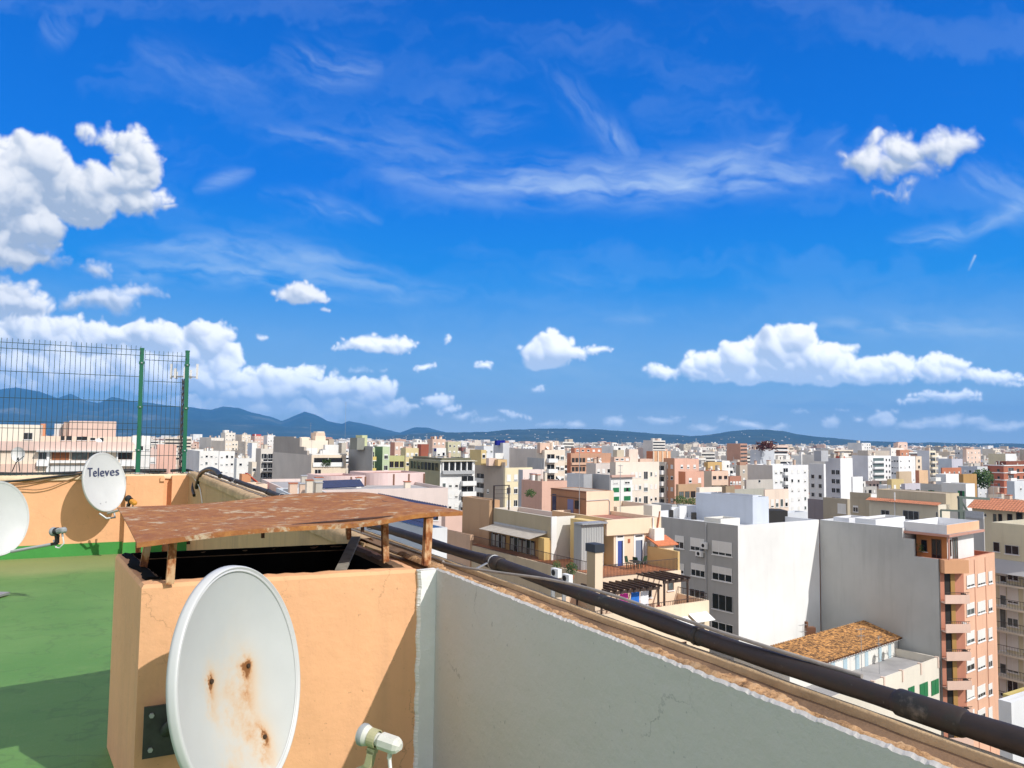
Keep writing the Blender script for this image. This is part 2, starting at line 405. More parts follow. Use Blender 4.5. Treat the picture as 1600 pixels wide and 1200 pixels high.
    # short vapour trail
    dx, dy = 10., -22.; LL = math.hypot(dx, dy); tt = np.clip(((px-1514)*dx+(py-422)*dy)/LL**2, 0, 1)
    ci = np.maximum(ci, np.exp(-(np.hypot(px-(1514+tt*dx), py-(422+tt*dy))/1.6)**2)*.6*(.3+.7*tt))
    al = 1-(1-A)*(1-ci)
    cc = np.array([.72, .88, 1.0])[None, None, :]
    C = (C*A[..., None] + cc*(ci*(1-A))[..., None])/np.maximum(al, 1e-4)[..., None]
    img = bpy.data.images.new('cloud_field', TW, THH, alpha=True, float_buffer=True)
    img.colorspace_settings.name = 'Non-Color'; img.alpha_mode = 'CHANNEL_PACKED'
    C = np.nan_to_num(C)
    buf = np.concatenate([C, al[..., None]], 2).astype(np.float32)
    #DEVSAVE
    img.pixels.foreach_set(buf.ravel()); img.update(); img.pack()
    return img

w = bpy.data.worlds.new('World'); SC.world = w; w.use_nodes = True
nt = w.node_tree; nt.nodes.clear()
out = N(nt, 'ShaderNodeOutputWorld'); bg = N(nt, 'ShaderNodeBackground'); bg.inputs['Strength'].default_value = SKYSTR
nt.links.new(bg.outputs[0], out.inputs[0])
sky = N(nt, 'ShaderNodeTexSky', sky_type='NISHITA'); sky.sun_disc = False
sky.sun_elevation = SUN_EL; sky.sun_rotation = SUN_AZ; sky.altitude = 50; sky.air_density = 1.0; sky.dust_density = .3; sky.ozone_density = 4.0
hs = N(nt, 'ShaderNodeHueSaturation'); hs.inputs['Saturation'].default_value = SKYSAT; hs.inputs['Value'].default_value = SKYVAL; hs.inputs['Hue'].default_value = .5
nt.links.new(sky.outputs[0], hs.inputs['Color'])
tc = N(nt, 'ShaderNodeTexCoord'); sp0 = N(nt, 'ShaderNodeSeparateXYZ'); nt.links.new(tc.outputs['Generated'], sp0.inputs[0])
_k = 1/(SKYSTR*2**EXPOSURE)
rs = ramp(nt, sp0.outputs['Z'], [(0.0, tuple(x*_k/8 for x in (.62,.78,.93))), (.07, tuple(x*_k/8 for x in (.27,.53,.87))), (.19, tuple(x*_k/8 for x in (.008,.28,.86))), (.30, tuple(x*_k/8 for x in (0,.185,.80))), (.52, tuple(x*_k/8 for x in (0,.112,.585))), (1.0, tuple(x*_k/8 for x in (.001,.05,.40)))])
skyc = mixc(nt, .97, hs.outputs[0], mixc(nt, 1.0, rs.outputs['Color'], (8., 8., 8.), 'MULTIPLY'))
sp = N(nt, 'ShaderNodeSeparateXYZ'); nt.links.new(tc.outputs['Generated'], sp.inputs[0])
def mth(op, a, b=None, cl=False):
    n = N(nt, 'ShaderNodeMath', operation=op, use_clamp=cl)
    for i, v in enumerate((a, b)):
        if v is None: continue
        if isinstance(v, (int, float)): n.inputs[i].default_value = v
        else: nt.links.new(v, n.inputs[i])
    return n.outputs[0]
ys = mth('MAXIMUM', sp.outputs['Y'], .02)
uu = mth('DIVIDE', mth('SUBTRACT', mth('DIVIDE', sp.outputs['X'], ys), S0), S1-S0)
vv = mth('DIVIDE', mth('SUBTRACT', mth('DIVIDE', sp.outputs['Z'], ys), T0), T1-T0)
cb = N(nt, 'ShaderNodeCombineXYZ'); nt.links.new(uu, cb.inputs[0]); nt.links.new(vv, cb.inputs[1])
im = N(nt, 'ShaderNodeTexImage'); im.image = cloud_image(); im.extension = 'EXTEND'; im.interpolation = 'Cubic'
nt.links.new(cb.outputs[0], im.inputs['Vector'])
def inside(v): return mth('MULTIPLY', mth('MULTIPLY', mth('SUBTRACT', v, .0), 40, True), mth('MULTIPLY', mth('SUBTRACT', 1.0, v), 40, True))
msk = mth('MULTIPLY', inside(uu), mth('MULTIPLY', mth('SUBTRACT', 1.0, vv), 20, True))
# the rest of the sky, behind and above the view: bright cloud added for neutral fill light
nz = noise(nt, 2.6, 6, .6, tc.outputs['Generated'])
rz = ramp(nt, nz.outputs['Fac'], [(.36, .1), (.52, .92)])
af = mth('MULTIPLY', im.outputs['Alpha'], msk)
ar = mth('MULTIPLY', rz.outputs['Color'], mth('SUBTRACT', 1.0, msk))
c1 = mixc(nt, af, skyc, mixc(nt, 1.0, im.outputs['Color'], (CLOUD, CLOUD, CLOUD), 'MULTIPLY'))
c2 = mixc(nt, ar, c1, (CLOUD*FILL, CLOUD*FILL*.97, CLOUD*FILL*.91))
nt.links.new(c2, bg.inputs['Color'])
w.cycles.sampling_method = 'MANUAL'; w.cycles.sample_map_resolution = 512
# ------------------------------------------------------------------ our own roof
def floorz(v): return -1.27 - .035*v
def rust_mat():
    m, nt, b = nodes('rusted_sheet')
    p = posvec(nt)
    sv = posvec(nt, (1.0, 1.25, 1.0), -TH)
    n1 = noise(nt, 10, 12, .72, sv)
    n2 = noise(nt, 22, 8, .7, p)
    n3 = noise(nt, 3.0, 6, .6, p)
    rr = ramp(nt, n2.outputs['Fac'], [(.25, (.15, .05, .015)), (.5, (.34, .13, .03)), (.75, (.50, .24, .06))])
    rr2 = mixc(nt, ramp(nt, n3.outputs['Fac'], [(.35, 0.0), (.65, .6)]).outputs['Color'], rr.outputs['Color'], (.22, .07, .025))
    msk = ramp(nt, n1.outputs['Fac'], [(.545, 0.0), (.62, .9)])
    pale = mixc(nt, n2.outputs['Fac'], (.40, .29, .17), (.55, .46, .33))
    c = mixc(nt, msk.outputs['Color'], rr2, pale)
    nt.links.new(c, b.inputs['Base Color'])
    b.inputs['Roughness'].default_value = .8
    bp = N(nt, 'ShaderNodeBump'); bp.inputs['Strength'].default_value = .5; bp.inputs['Distance'].default_value = .004
    nt.links.new(n2.outputs['Fac'], bp.inputs['Height']); nt.links.new(bp.outputs['Normal'], b.inputs['Normal'])
    return m
M['rust'] = rust_mat()
def rustpost():
    m, nt, b = nodes('rusting_post_paint')
    n1 = noise(nt, 26, 6, .65, posvec(nt, (1, 1, .6)))
    c = ramp(nt, n1.outputs['Fac'], [(.34, (.10, .03, .012)), (.46, (.33, .11, .03)), (.56, (.55, .33, .17)), (.7, (.62, .44, .27))])
    nt.links.new(c.outputs['Color'], b.inputs['Base Color']); b.inputs['Roughness'].default_value = .8
    bp = N(nt, 'ShaderNodeBump'); bp.inputs['Strength'].default_value = .6; bp.inputs['Distance'].default_value = .004
    nt.links.new(n1.outputs['Fac'], bp.inputs['Height']); nt.links.new(bp.outputs['Normal'], b.inputs['Normal'])
    return m
M['rpost'] = rustpost()
def floor_mat():
    m, nt, b = nodes('green_floor_paint')
    p = posvec(nt)
    n1 = noise(nt, .9, 6, .6, p); n2 = noise(nt, 9, 8, .7, p); n3 = noise(nt, 60, 3, .6, p)
    c = ramp(nt, n1.outputs['Fac'], [(.3, (.08, .215, .045)), (.7, (.13, .27, .07))]).outputs['Color']
    c = mixc(nt, ramp(nt, n2.outputs['Fac'], [(.55, 0.0), (.75, .45)]).outputs['Color'], c, (.17, .27, .09))
    c = mixc(nt, ramp(nt, n3.outputs['Fac'], [(.66, 0.0), (.74, .8)]).outputs['Color'], c, (.07, .11, .04))
    nr = noise(nt, 1.6, 4, .55, p)
    c = mixc(nt, ramp(nt, nr.outputs['Fac'], [(.47, 0.0), (.485, .35), (.50, .05), (.53, .0)]).outputs['Color'], c, (.05, .11, .035))
    ng = noise(nt, 140, 2, .5, p); c = mixc(nt, ramp(nt, ng.outputs['Fac'], [(.68, 0.0), (.73, .5)]).outputs['Color'], c, (.30, .33, .22))
    nd = noise(nt, 5, 7, .8, posvec(nt, (1, 1, 1), .4)); c = mixc(nt, ramp(nt, nd.outputs['Fac'], [(.60, 0.0), (.70, .5)]).outputs['Color'], c, (.06, .13, .045))
    # dusty strip where water stands near the far wall
    g = N(nt, 'ShaderNodeNewGeometry'); mp = N(nt, 'ShaderNodeMapping', vector_type='POINT')
    mp.inputs['Rotation'].default_value = (0, 0, -TH); nt.links.new(g.outputs['Position'], mp.inputs['Vector'])
    sp_ = N(nt, 'ShaderNodeSeparateXYZ'); nt.links.new(mp.outputs['Vector'], sp_.inputs[0])
    ad = N(nt, 'ShaderNodeMath', operation='ADD'); nt.links.new(sp_.outputs['Y'], ad.inputs[0])
    ml = N(nt, 'ShaderNodeMath', operation='MULTIPLY'); nt.links.new(n1.outputs['Fac'], ml.inputs[0]); ml.inputs[1].default_value = 1.6
    nt.links.new(ml.outputs[0], ad.inputs[1])
    mr = N(nt, 'ShaderNodeMapRange'); mr.inputs['From Min'].default_value = 11.2; mr.inputs['From Max'].default_value = 12.0
    nt.links.new(ad.outputs[0], mr.inputs['Value'])
    mm = N(nt, 'ShaderNodeMath', operation='MULTIPLY'); nt.links.new(mr.outputs[0], mm.inputs[0]); mm.inputs[1].default_value = .55
    c = mixc(nt, mm.outputs[0], c, (.30, .30, .13))
    nt.links.new(c, b.inputs['Base Color']); b.inputs['Roughness'].default_value = .7
    # faint paving joints under the paint
    br = N(nt, 'ShaderNodeTexBrick'); br.offset = 0; br.inputs['Scale'].default_value = 1; br.inputs['Mortar Size'].default_value = .006
    br.inputs['Brick Width'].default_value = .28; br.inputs['Row Height'].default_value = .14
    br.inputs['Color1'].default_value = br.inputs['Color2'].default_value = (1, 1, 1, 1); br.inputs['Mortar'].default_value = (0, 0, 0, 1)
    nt.links.new(mp.outputs['Vector'], br.inputs['Vector'])
    mx = N(nt, 'ShaderNodeMath', operation='MULTIPLY_ADD'); nt.links.new(br.outputs['Color'], mx.inputs[0]); mx.inputs[1].default_value = .25
    nt.links.new(n2.outputs['Fac'], mx.inputs[2])
    bp = N(nt, 'ShaderNodeBump'); bp.inputs['Strength'].default_value = .35; bp.inputs['Distance'].default_value = .01
    nt.links.new(mx.outputs[0], bp.inputs['Height']); nt.links.new(bp.outputs['Normal'], b.inputs['Normal'])
    return m
mb = MB(); fm = floor_mat()
P = [[R(u, v, floorz(v)) for v in (-6, 0, 4, 8, 12.8)] for u in (-14, -8, -4, 0, 1.35)]
mb.grid(P, fm, False)
mb.build('roof_floor', kind='structure')

mb = MB()
mb.box(R(-14, -6, -EYE), UF*15.45, UP_*18.85, ZV*(EYE-1.85), M['sidewall'])
bb = thing('apartment_building', R(1.4, 4, -EYE), 'tall ochre building under the green roof terrace, below the fat pipe and the side parapet', 'building')
mb.build('walls', bb)
for r_ in range(9):
    for c_ in range(5):
        mb = MB(); q_ = R(1.452, -3+3.2*c_, -5.6-3.0*r_); mb.box(q_, UP_*1.1, UF*.05, ZV*1.3, M['whitep']); mb.box(q_+UP_*.07+ZV*.07+UF*.051, UP_*.96, UF*.012, ZV*1.16, M['glass']); mb.build('window', bb)
M['greenpaint'] = plaster('green_skirting_paint', (.055, .27, .055), var=.15, scale=3, streak=0, bump=.2, amount=.2)
BV = 12.6; BT = -.60
bw = thing('parapet_wall', R(-3, BV, floorz(BV)), 'peach rendered parapet wall across the far end of the green roof', 'parapet wall')
mb = MB(); z0 = floorz(BV)-.1
mb.box(R(-12, BV, z0), UF*13.25, UP_*.22, ZV*(BT-z0), M['orange'])
for (ua, ub) in ((.46, .95), (1.06, 1.30)):
    mb.box(R(ua, BV-.13, z0), UF*(ub-ua), UP_*.128, ZV*(BT-z0-.012), M['orange'])
mb.box(R(.90, BV-.16, BT-.09), UF*.06, UP_*.03, ZV*.06, M['orange'])
mb.build('wall_body', bw)
mb = MB()                      # coping
def _w(s, p): return (math.sin(s*7+p[0]) + .7*math.sin(s*17+p[1]) + .5*math.sin(s*43+p[2]))/2.2
def noisy_strip(mb, prof, v0, v1, n, mat, amp, seed, axis='v', uconst=None, amps=None):
    """sweep a profile [(offset, z)] along the wall; each point wanders by its own noise"""
    rr = random.Random(seed); ph = [(rr.random()*9, rr.random()*9, rr.random()*9) for _ in prof]
    rows = []
    for i in range(n+1):
        s = v0 + (v1-v0)*i/n; row = []
        for j, (o, z) in enumerate(prof):
            a = (amps[j] if amps else amp)
            d = a*(math.sin(s*7+ph[j][0]) + .7*math.sin(s*17+ph[j][1]) + .5*math.sin(s*43+ph[j][2]))/2.2 + a*.5*(rr.random()-.5)
            row.append(R(o+d*.6, s, z+d) if axis == 'v' else R(s, o+d*.6, z+d))
        rows.append(row)
    mb.grid(rows, mat, True)
noisy_strip(mb, [(BV-.03, BT-.06), (BV-.035, BT+.004), (BV+.1, BT+.012), (BV+.25, BT+.004), (BV+.25, BT-.06)], -12, 1.5, 160, M['cream'], .006, 3, 'u')
mb.build('coping', bw)
mb = MB()
mb.box(R(-12, BV-.012, floorz(BV)-.02), UF*12.45, UP_*.011, ZV*.19, M['greenpaint'])
mb.box(R(.45, BV-.142, floorz(BV)-.02), UF*.51, UP_*.011, ZV*.19, M['greenpaint'])
mb.box(R(1.05, BV-.142, floorz(BV)-.02), UF*.26, UP_*.011, ZV*.19, M['greenpaint'])
mb.build('skirting', bw)

# side parapet: white near us, ochre beyond the flue
def crumb():
    m, nt, b = nodes('crumbling_render')
    p = posvec(nt); n1 = noise(nt, 30, 8, .75, p); n2 = noise(nt, 6, 5, .6, p)
    c = ramp(nt, n1.outputs['Fac'], [(.35, (.07, .04, .02)), (.42, (.38, .20, .09)), (.52, (.66, .38, .18)), (.72, (.76, .54, .34))])
    c2 = mixc(nt, ramp(nt, n2.outputs['Fac'], [(.5, 0.0), (.68, .7)]).outputs['Color'], c.outputs['Color'], (.24, .15, .08))
    nt.links.new(c2, b.inputs['Base Color']); b.inputs['Roughness'].default_value = .95
    bp = N(nt, 'ShaderNodeBump'); bp.inputs['Strength'].default_value = 1; bp.inputs['Distance'].default_value = .012
    nt.links.new(n1.outputs['Fac'], bp.inputs['Height']); nt.links.new(bp.outputs['Normal'], b.inputs['Normal'])
    return m
M['crumb'] = crumb()
M['channel'] = plaster('dirty_channel', (.21, .125, .07), var=.4, scale=5, streak=0, bump=.5, bscale=50, dirt=(.1, .07, .05), amount=.6)
M['oldcream'] = plaster('worn_cream_edge', (.55, .38, .21), var=.35, scale=6, streak=.1, bump=.6, bscale=50, amount=.5)
sp_ = thing('parapet_wall', R(1.38, 5, -1.6), 'side parapet wall, white inside near the camera, with a crumbling top and cream outer ledge', 'parapet wall')
PT = -.55; UI = 1.30
mb = MB()
n = 520
rows = []
rr = random.Random(5)
for i in range(n+1):
    v = -1.6 + (3.115+1.6)*i/n
    w_ = .0012*(math.sin(v*3.1)+math.sin(v*8.9+1)*math.sin(v*2.3)) + .0010*math.sin(v*53)*math.sin(v*7) + .0042*(rr.random()-.5)
    rows.append([R(UI, v, floorz(v)-.1), R(UI, v, -1.2), R(UI+.002*math.sin(v*4), v, -.9), R(UI, v, -.62), R(UI, v, PT-.006+w_), R(UI+.010+w_*.5, v, PT+w_*.7)])
mb.grid(rows, M['white'], False)
mb.build('white_plaster_face', sp_)
mb = MB()
mb.box(R(UI+.002, -1.6, -2.2), UF*.19, UP_*14.0, ZV*(2.2+PT-.028), M['sidewall'])
mb.box(R(UI-.012, 4.08, -2.2), UF*.016, UP_*8.39, ZV*(2.2+PT-.015), M['sidewall'])
mb.build('wall_body', sp_)
mb = MB()
noisy_strip(mb, [(UI+.003, PT-.012), (UI+.011, PT-.001), (UI+.022, PT+.003), (UI+.038, PT), (UI+.050, PT-.018)], -1.6, 3.6, 620, M['crumb'], .004, 8, 'v', amps=[.001, .005, .008, .009, .003])
mb.build('crumbling_render_edge', sp_)
mb = MB()
noisy_strip(mb, [(UI+.044, PT-.022), (UI+.075, PT-.026), (UI+.119, PT-.016)], -1.6, 12.5, 420, M['channel'], .002, 9, 'v')
mb.build('top_channel', sp_)
mb = MB()
noisy_strip(mb, [(UI+.116, PT-.024), (UI+.118, PT-.002), (UI+.123, PT+.002), (UI+.129, PT-.001), (UI+.132, PT-.016)], -1.6, 12.6, 420, M['oldcream'], .0018, 10, 'v')
noisy_strip(mb, [(UI+.131, PT-.016), (UI+.165, PT-.018), (UI+.192, PT-.020), (UI+.194, PT-.09)], -1.6, 12.6, 300, M['cream'], .002, 12, 'v')
mb.build('outer_ledge', sp_)
mb = MB()
noisy_strip(mb, [(UI-.03, PT-.07), (UI-.032, PT-.02), (UI-.01, PT+.004), (UI+.045, PT+.006), (UI+.062, PT-.012)], 4.12, 12.5, 260, M['oldcream'], .003, 14, 'v')
mb.build('coping', sp_)

# ------------------------------------------------------------------ brick flue with rusty hood
def flue():
    t = thing('chimney_flue', R(.75, 3.95, floorz(4)), 'wide peach rendered flue shaft with a soot black mouth under a rusty sheet hood', 'chimney')
    z1 = -.55; zb = -1.75
    A, B, C, D = (.185, 3.215), (1.232, 3.13), (1.232, 4.0), (.12, 4.07)     # corners u,v
    W = .078
    a, b_, c, d = (A[0]+W, A[1]+W), (B[0]-W, B[1]+W), (C[0]-W, C[1]-W), (D[0]+W, D[1]-W)
    soot = simple('soot', (.006, .0055, .005), .95, 0, .5, 6, .1)
    mb = MB()
    out = [A, B, C, D]; inn = [a, b_, c, d]
    rr = random.Random(3)
    # outer faces with softened, uneven upper edge
    for i in range(4):
        p, q = out[i], out[(i+1) % 4]; pi, qi = inn[i], inn[(i+1) % 4]
        n = 26; rows = []
        for k in range(n+1):
            s = k/n; u = p[0]+(q[0]-p[0])*s; v = p[1]+(q[1]-p[1])*s
            ui = pi[0]+(qi[0]-pi[0])*s; vi = pi[1]+(qi[1]-pi[1])*s
            j = .004*(rr.random()-.5) if 0 < k < n else 0
            du, dv = (ui-u), (vi-v)
            rows.append([R(u, v, zb), R(u, v, z1-.018), R(u+du*.10, v+dv*.10, z1-.004+j), R(u+du*.5, v+dv*.5, z1+j*1.5), R(ui-du*.06, vi-dv*.06, z1-.004+j*2), R(ui, vi, z1-.03+j*2)])
        mb.grid([r[:4] for r in rows], M['orange'], False)
        mb.grid([r[3:] for r in rows], M['channel'] if i != 0 else M['orange'], False)
    mb.build('shaft', t)
    mb = MB()
    for i in range(4):
        p, q = inn[i], inn[(i+1) % 4]
        mb.face([R(*p, -.575), R(*p, -1.9), R(*q, -1.9), R(*q, -.575)], soot)
    mb.face([R(*a, -1.9), R(*b_, -1.9), R(*c, -1.9), R(*d, -1.9)], soot)
    # soot crust lapping over the left and rear rim
    for (p, pi, q, qi) in ((A, a, D, d), (D, d, C, c)):
        rows = []
        for k in range(31):
            s = k/30; e = .55 + .12*math.sin(k*.5) + .05*rr.random() if p == A else .2 + .12*rr.random()
            if p == A and s < .06: e = .1
            if p == A: e = min(e+.25*math.sin(s*3.1), 1.0)
            u = p[0]+(q[0]-p[0])*s; v = p[1]+(q[1]-p[1])*s; ui = pi[0]+(qi[0]-pi[0])*s; vi = pi[1]+(qi[1]-pi[1])*s
            rows.append([R(ui, vi, z1-.02), R(ui+(u-ui)*.3*e, vi+(v-vi)*.3*e, z1+.004), R(ui+(u-ui)*e*.8, vi+(v-vi)*e*.8, z1+.006), R(ui+(u-ui)*e, vi+(v-vi)*e, z1-.001)])
        mb.grid(rows, soot, True)
    mb.build('sooty_mouth', t)
    # hood
    zl = {'fl': (.156, 3.09, -.385), 'fr': (1.467, 3.21, -.33), 'br': (1.357, 4.38, -.312), 'bl': (.119, 4.145, -.348)}
    def H(s, q):
        (u0, v0, z0), (u1, v1, z1_), (u2, v2, z2), (u3, v3, z3) = zl['fl'], zl['fr'], zl['br'], zl['bl']
        u = (u0*(1-s)+u1*s)*(1-q)+(u3*(1-s)+u2*s)*q; v = (v0*(1-s)+v1*s)*(1-q)+(v3*(1-s)+v2*s)*q
        z = (z0*(1-s)+z1_*s)*(1-q)+(z3*(1-s)+z2*s)*q
        z += .006*math.sin(s*7+q*3)+.005*math.sin(q*9+s*4)*math.sin(s*5) + .010*math.exp(-((s-.82)/.1)**2)*(1-q) - .012*max(0, s-.9)*10*(1-q)*.6
        return u, v, z
    mb = MB(); nn = 40
    top = [[R(*H(i/nn, j/24)) for j in range(25)] for i in range(nn+1)]
    bot = [[p - ZV*.004 for p in row] for row in top]
    mb.grid(top, M['rust'], True); mb.grid([r[::-1] for r in bot], M['rust'], True)
    rim = [r[0] for r in top] + top[-1][1:] + [r[-1] for r in top[::-1]][1:] + top[0][::-1][1:-1]
    mb.grid([[p, p - ZV*.018 if i < 41 else p - ZV*.004] for i, p in enumerate(rim)], M['rust'], False, closeu=True)
    hood = mb.build('hood', t)
    mb = MB()
    def under(u, v):
        s = (u-.15)/1.30; q = (v-3.12)/1.16; return H(max(0, min(1, s)), max(0, min(1, q)))[2]-.006
    # angle iron frame below the sheet
    dr = simple('dark_rust', (.055, .022, .012), .9, 0, .5, 20)
    mb.bar(R(.275, 3.21, under(.275, 3.21)-.011), R(1.34, 3.24, under(1.34, 3.24)-.013), .024, .022, dr)
    mb.bar(R(.25, 4.0, under(.25, 4.0)-.011), R(1.30, 4.05, under(1.30, 4.05)-.011), .024, .02, dr)
    mb.bar(R(.25, 3.21, under(.25, 3.21)-.012), R(.20, 4.03, under(.20, 4.03)-.011), .024, .02, dr)
    mb.bar(R(1.30, 3.21, under(1.30, 3.21)-.012), R(1.28, 4.03, under(1.28, 4.03)-.011), .024, .02, dr)
    for (px_, v) in ((.6, 3.21), (.33, 3.21), (1.0, 3.21)):
        mb.box(R(px_, v-.02, under(px_, v)-.04), UF*.012, UP_*.01, ZV*.026, dr)
    mb.build('hood_frame', t)
    # strap posts: (base px, top px, width)
    for (bp, tp, wd) in (((266, 911), (271, 846), .028), ((224, 887), (236, 850), .028), ((216, 862), (216, 824), .022),
                         ((668, 882), (672, 808), .031), ((604, 878), (602, 816), .026), ((546, 842), (543, 822), .024)):
        r = at_down(*bp, .55)
        lu, lv = (r-EYEV).dot(UF), (r-EYEV).dot(UP_)
        rt = ray(*tp); tt = ((r-EYEV).dot(UP_))/rt.dot(UP_); q = EYEV + rt*tt
        q.z = EYE + under((q-EYEV).dot(UF), lv)
        base = R(lu, lv, -.555)
        q2 = base + (q-base)
        mb = MB()
        x = UF*wd; y = UP_*.006
        mb.box(base - x/2, x, y, q2-base, M['rpost'])
        mb.box(base - x/2 + y, UF*.006, UP_*(wd*.9), q2-base, M['rpost'])
        mb.build('post', t)
    # grey lath leaning inside the mouth
    mb = MB()
    mb.bar(at_plane(532, 892, R(0, 3.27, 0), UP_), at_plane(556, 840, R(0, 3.93, 0), UP_), .045, .012, simple('weathered_lath', (.30, .27, .22), .9, 0, .3, 20))
    mb.build('wooden_lath', label='weathered grey lath leaning inside the black mouth of the flue', cat='wooden lath')
    return t
flue()
# white stub where flue meets the side parapet
mb = MB()
rows = []
rr = random.Random(9)
for k in range(240):
    z = -1.75 + (1.75-.556)*k/239
    e = .0022*math.sin(k*.23)+.0028*(rr.random()-.5)
    v0 = 3.105
    rows.append([R(1.226+e, v0+.03, z), R(1.226+e, v0+.012, z), R(1.235+e, v0, z), R(1.315, v0-.004, z)])
M['limewhite'] = plaster('sunlit_limewash', (.82, .82, .80), var=.06, scale=3, streak=.1, bump=.6, bscale=14)  # same limewash as the wall, lightened to look sunlit
mb.grid(rows, M['limewhite'], False)
mb.face([rows[-1][0], rows[-1][1], rows[-1][3], R(1.32, v0+.05, -.556)], M['limewhite'])
mb.build('limewash_band', label='narrow band of white limewash on the corner where the flue meets the side wall', cat='paint band')

# ------------------------------------------------------------------ the fat dark pipe outside the parapet
def pipe_mat():
    m, nt, b = nodes('old_downpipe_paint')
    p = posvec(nt); n1 = noise(nt, 9, 8, .7, p); n2 = noise(nt, 34, 6, .7, p)
    c = ramp(nt, n1.outputs['Fac'], [(.3, (.013, .008, .007)), (.5, (.028, .017, .014)), (.60, (.018, .018, .014)), (.70, (.13, .11, .09))])
    c2 = mixc(nt, ramp(nt, n2.outputs['Fac'], [(.66, 0.0), (.74, .5)]).outputs['Color'], c.outputs['Color'], (.3, .27, .24))
    nt.links.new(c2, b.inputs['Base Color']); b.inputs['Roughness'].default_value = .58
    bp = N(nt, 'ShaderNodeBump'); bp.inputs['Strength'].default_value = .3; bp.inputs['Distance'].default_value = .004
    nt.links.new(n2.outputs['Fac'], bp.inputs['Height']); nt.links.new(bp.outputs['Normal'], b.inputs['Normal'])
    return m
M['pipe'] = pipe_mat()
pt = thing('roof_pipe', R(1.5, 5, -.56), 'fat dark brown pipe running along the outside of the side parapet', 'pipe')
pp = []; pr = []
PUV = [(-1.5, 1.512, -.535), (.8, 1.505, -.535), (1.05, 1.505, -.537), (1.6, 1.508, -.545), (2.2, 1.512, -.535), (2.9, 1.512, -.524), (3.6, 1.497, -.522), (5, 1.50, -.53), (7, 1.48, -.535), (9.5, 1.47, -.53), (12.3, 1.48, -.53)]
def pipept(v):
    for i in range(len(PUV)-1):
        if PUV[i][0] <= v <= PUV[i+1][0]:
            t = (v-PUV[i][0])/(PUV[i+1][0]-PUV[i][0]); t = t*t*(3-2*t)
            return R(PUV[i][1]+(PUV[i+1][1]-PUV[i][1])*t, v, PUV[i][2]+(PUV[i+1][2]-PUV[i][2])*t + .0015*math.sin(v*5))
v = -1.5
while v < 12.3:
    pp.append(pipept(v)); pr.append((.0232 + .0016*math.sin(v*9)*math.sin(v*2.3) + .0006*math.sin(v*31))); v += .05
mb = MB(); mb.tube(pp, pr, M['pipe'], 20); mb.build('pipe_run', pt)
for v, w_, dr in ((1.03, .075, .0035), (2.95, .03, .006), (3.02, .016, .004), (5.2, .05, .004), (7.6, .05, .004), (9.8, .06, .004), (-.4, .06, .004), (1.72, .01, .0015)):
    mb = MB(); mb.tube([pipept(v-w_), pipept(v-w_*.9), pipept(v), pipept(v+w_*.9), pipept(v+w_)], [.0235, .0243+dr, .0243+dr, .0243+dr, .0235], M['pipe'], 20)
    mb.build('coupling', pt)
for v in (.2, 2.98, 4.6, 7.0, 9.4, 11.6):
    mb = MB(); c = pipept(v)
    ring = [c + (UF*math.cos(a) + ZV*math.sin(a))*.030 for a in [math.pi*2*k/16 for k in range(17)]]
    mb.tube(ring, .003, M['galv'], 6, False)
    mb.bar(c - UF*.034, c - UF*.085 - ZV*.02, .012, .004, M['galv'])
    mb.build('pipe_clip', pt)

def cable(pts, r, mat, name, label, n=8, cat='cable', sub=8, group=None):
    pts = [Vector(p) for p in pts]; out_ = []
    for i in range(len(pts)-1):
        p0 = pts[max(i-1, 0)]; p1 = pts[i]; p2 = pts[i+1]; p3 = pts[min(i+2, len(pts)-1)]
        for k in range(sub):
            t = k/sub
            out_.append(.5*((2*p1) + (p2-p0)*t + (2*p0-5*p1+4*p2-p3)*t*t + (3*p1-p0-3*p2+p3)*t**3))
    out_.append(pts[-1])
    mb = MB(); mb.tube(out_, r, mat, n)
    return mb.build(name, label=label, cat=cat, group=group)
cable([R(1.37, 3.2+.0, -.545), R(1.385, 3.0, -.538), R(1.42, 2.72, -.520), R(1.47, 2.45, -.505), R(1.495, 2.15, -.500), R(1.50, 1.8, -.507), R(1.50, 1.5, -.510), R(1.52, 1.2, -.515)], .0052, M['gcable'], 'cable', 'pale grey cable lying over the fat dark pipe beyond the white wall')
cable([R(1.35, 12.2, -.53), R(1.36, 9, -.54), R(1.365, 6, -.545), R(1.36, 4.6, -.545), R(1.37, 3.8, -.543), R(1.375, 3.2, -.54)], .005, M['gcable'], 'cable', 'thin pale cable along the ochre parapet top behind the flue')
cable([R(1.05, BV+.1, BT+.05), R(1.25, BV+.05, BT+.06), R(1.33, BV-.2, BT+.04), R(1.33, BV-.5, BT-.02), R(1.28, BV-.7, BT-.16), R(1.27, BV-1.0, BT-.24)], .022, M['black'], 'hose', 'short black hose hanging down the corner by the green fence post', cat='hose')
hp = [at_plane(px_, py_, R(1.27, 0, 0), UF) for px_, py_ in ((307, 762), (309, 752), (313, 741), (322, 734), (331, 733), (339, 737), (344, 744))]
cable(hp, .027, M['black'], 'hose', 'thick black hose looping up over the ochre side parapet', cat='hose')
cable([at_plane(px_, py_, R(1.275, 0, 0), UF) for px_, py_ in ((296, 738), (304, 748), (311, 760), (314, 772), (316, 786))], .006, M['whitep'], 'cable', 'thin white cable hanging inside the corner below the looped black hose')
cable([R(u, BV+.12+.02*math.sin(u*3), BT+.035+.02*math.sin(u*2.3)) for u in [-8+.6*i for i in range(16)]], .028, M['black'], 'cable', 'thick black cable lying along the top of the peach wall')
cable([R(u, BV+.05+.02*math.sin(u*5), BT+.03+.03*math.sin(u*3.1+1)) for u in [-8+.6*i for i in range(16)]], .012, M['black'], 'cable', 'thinner black cable lying beside the thick one on the peach wall')
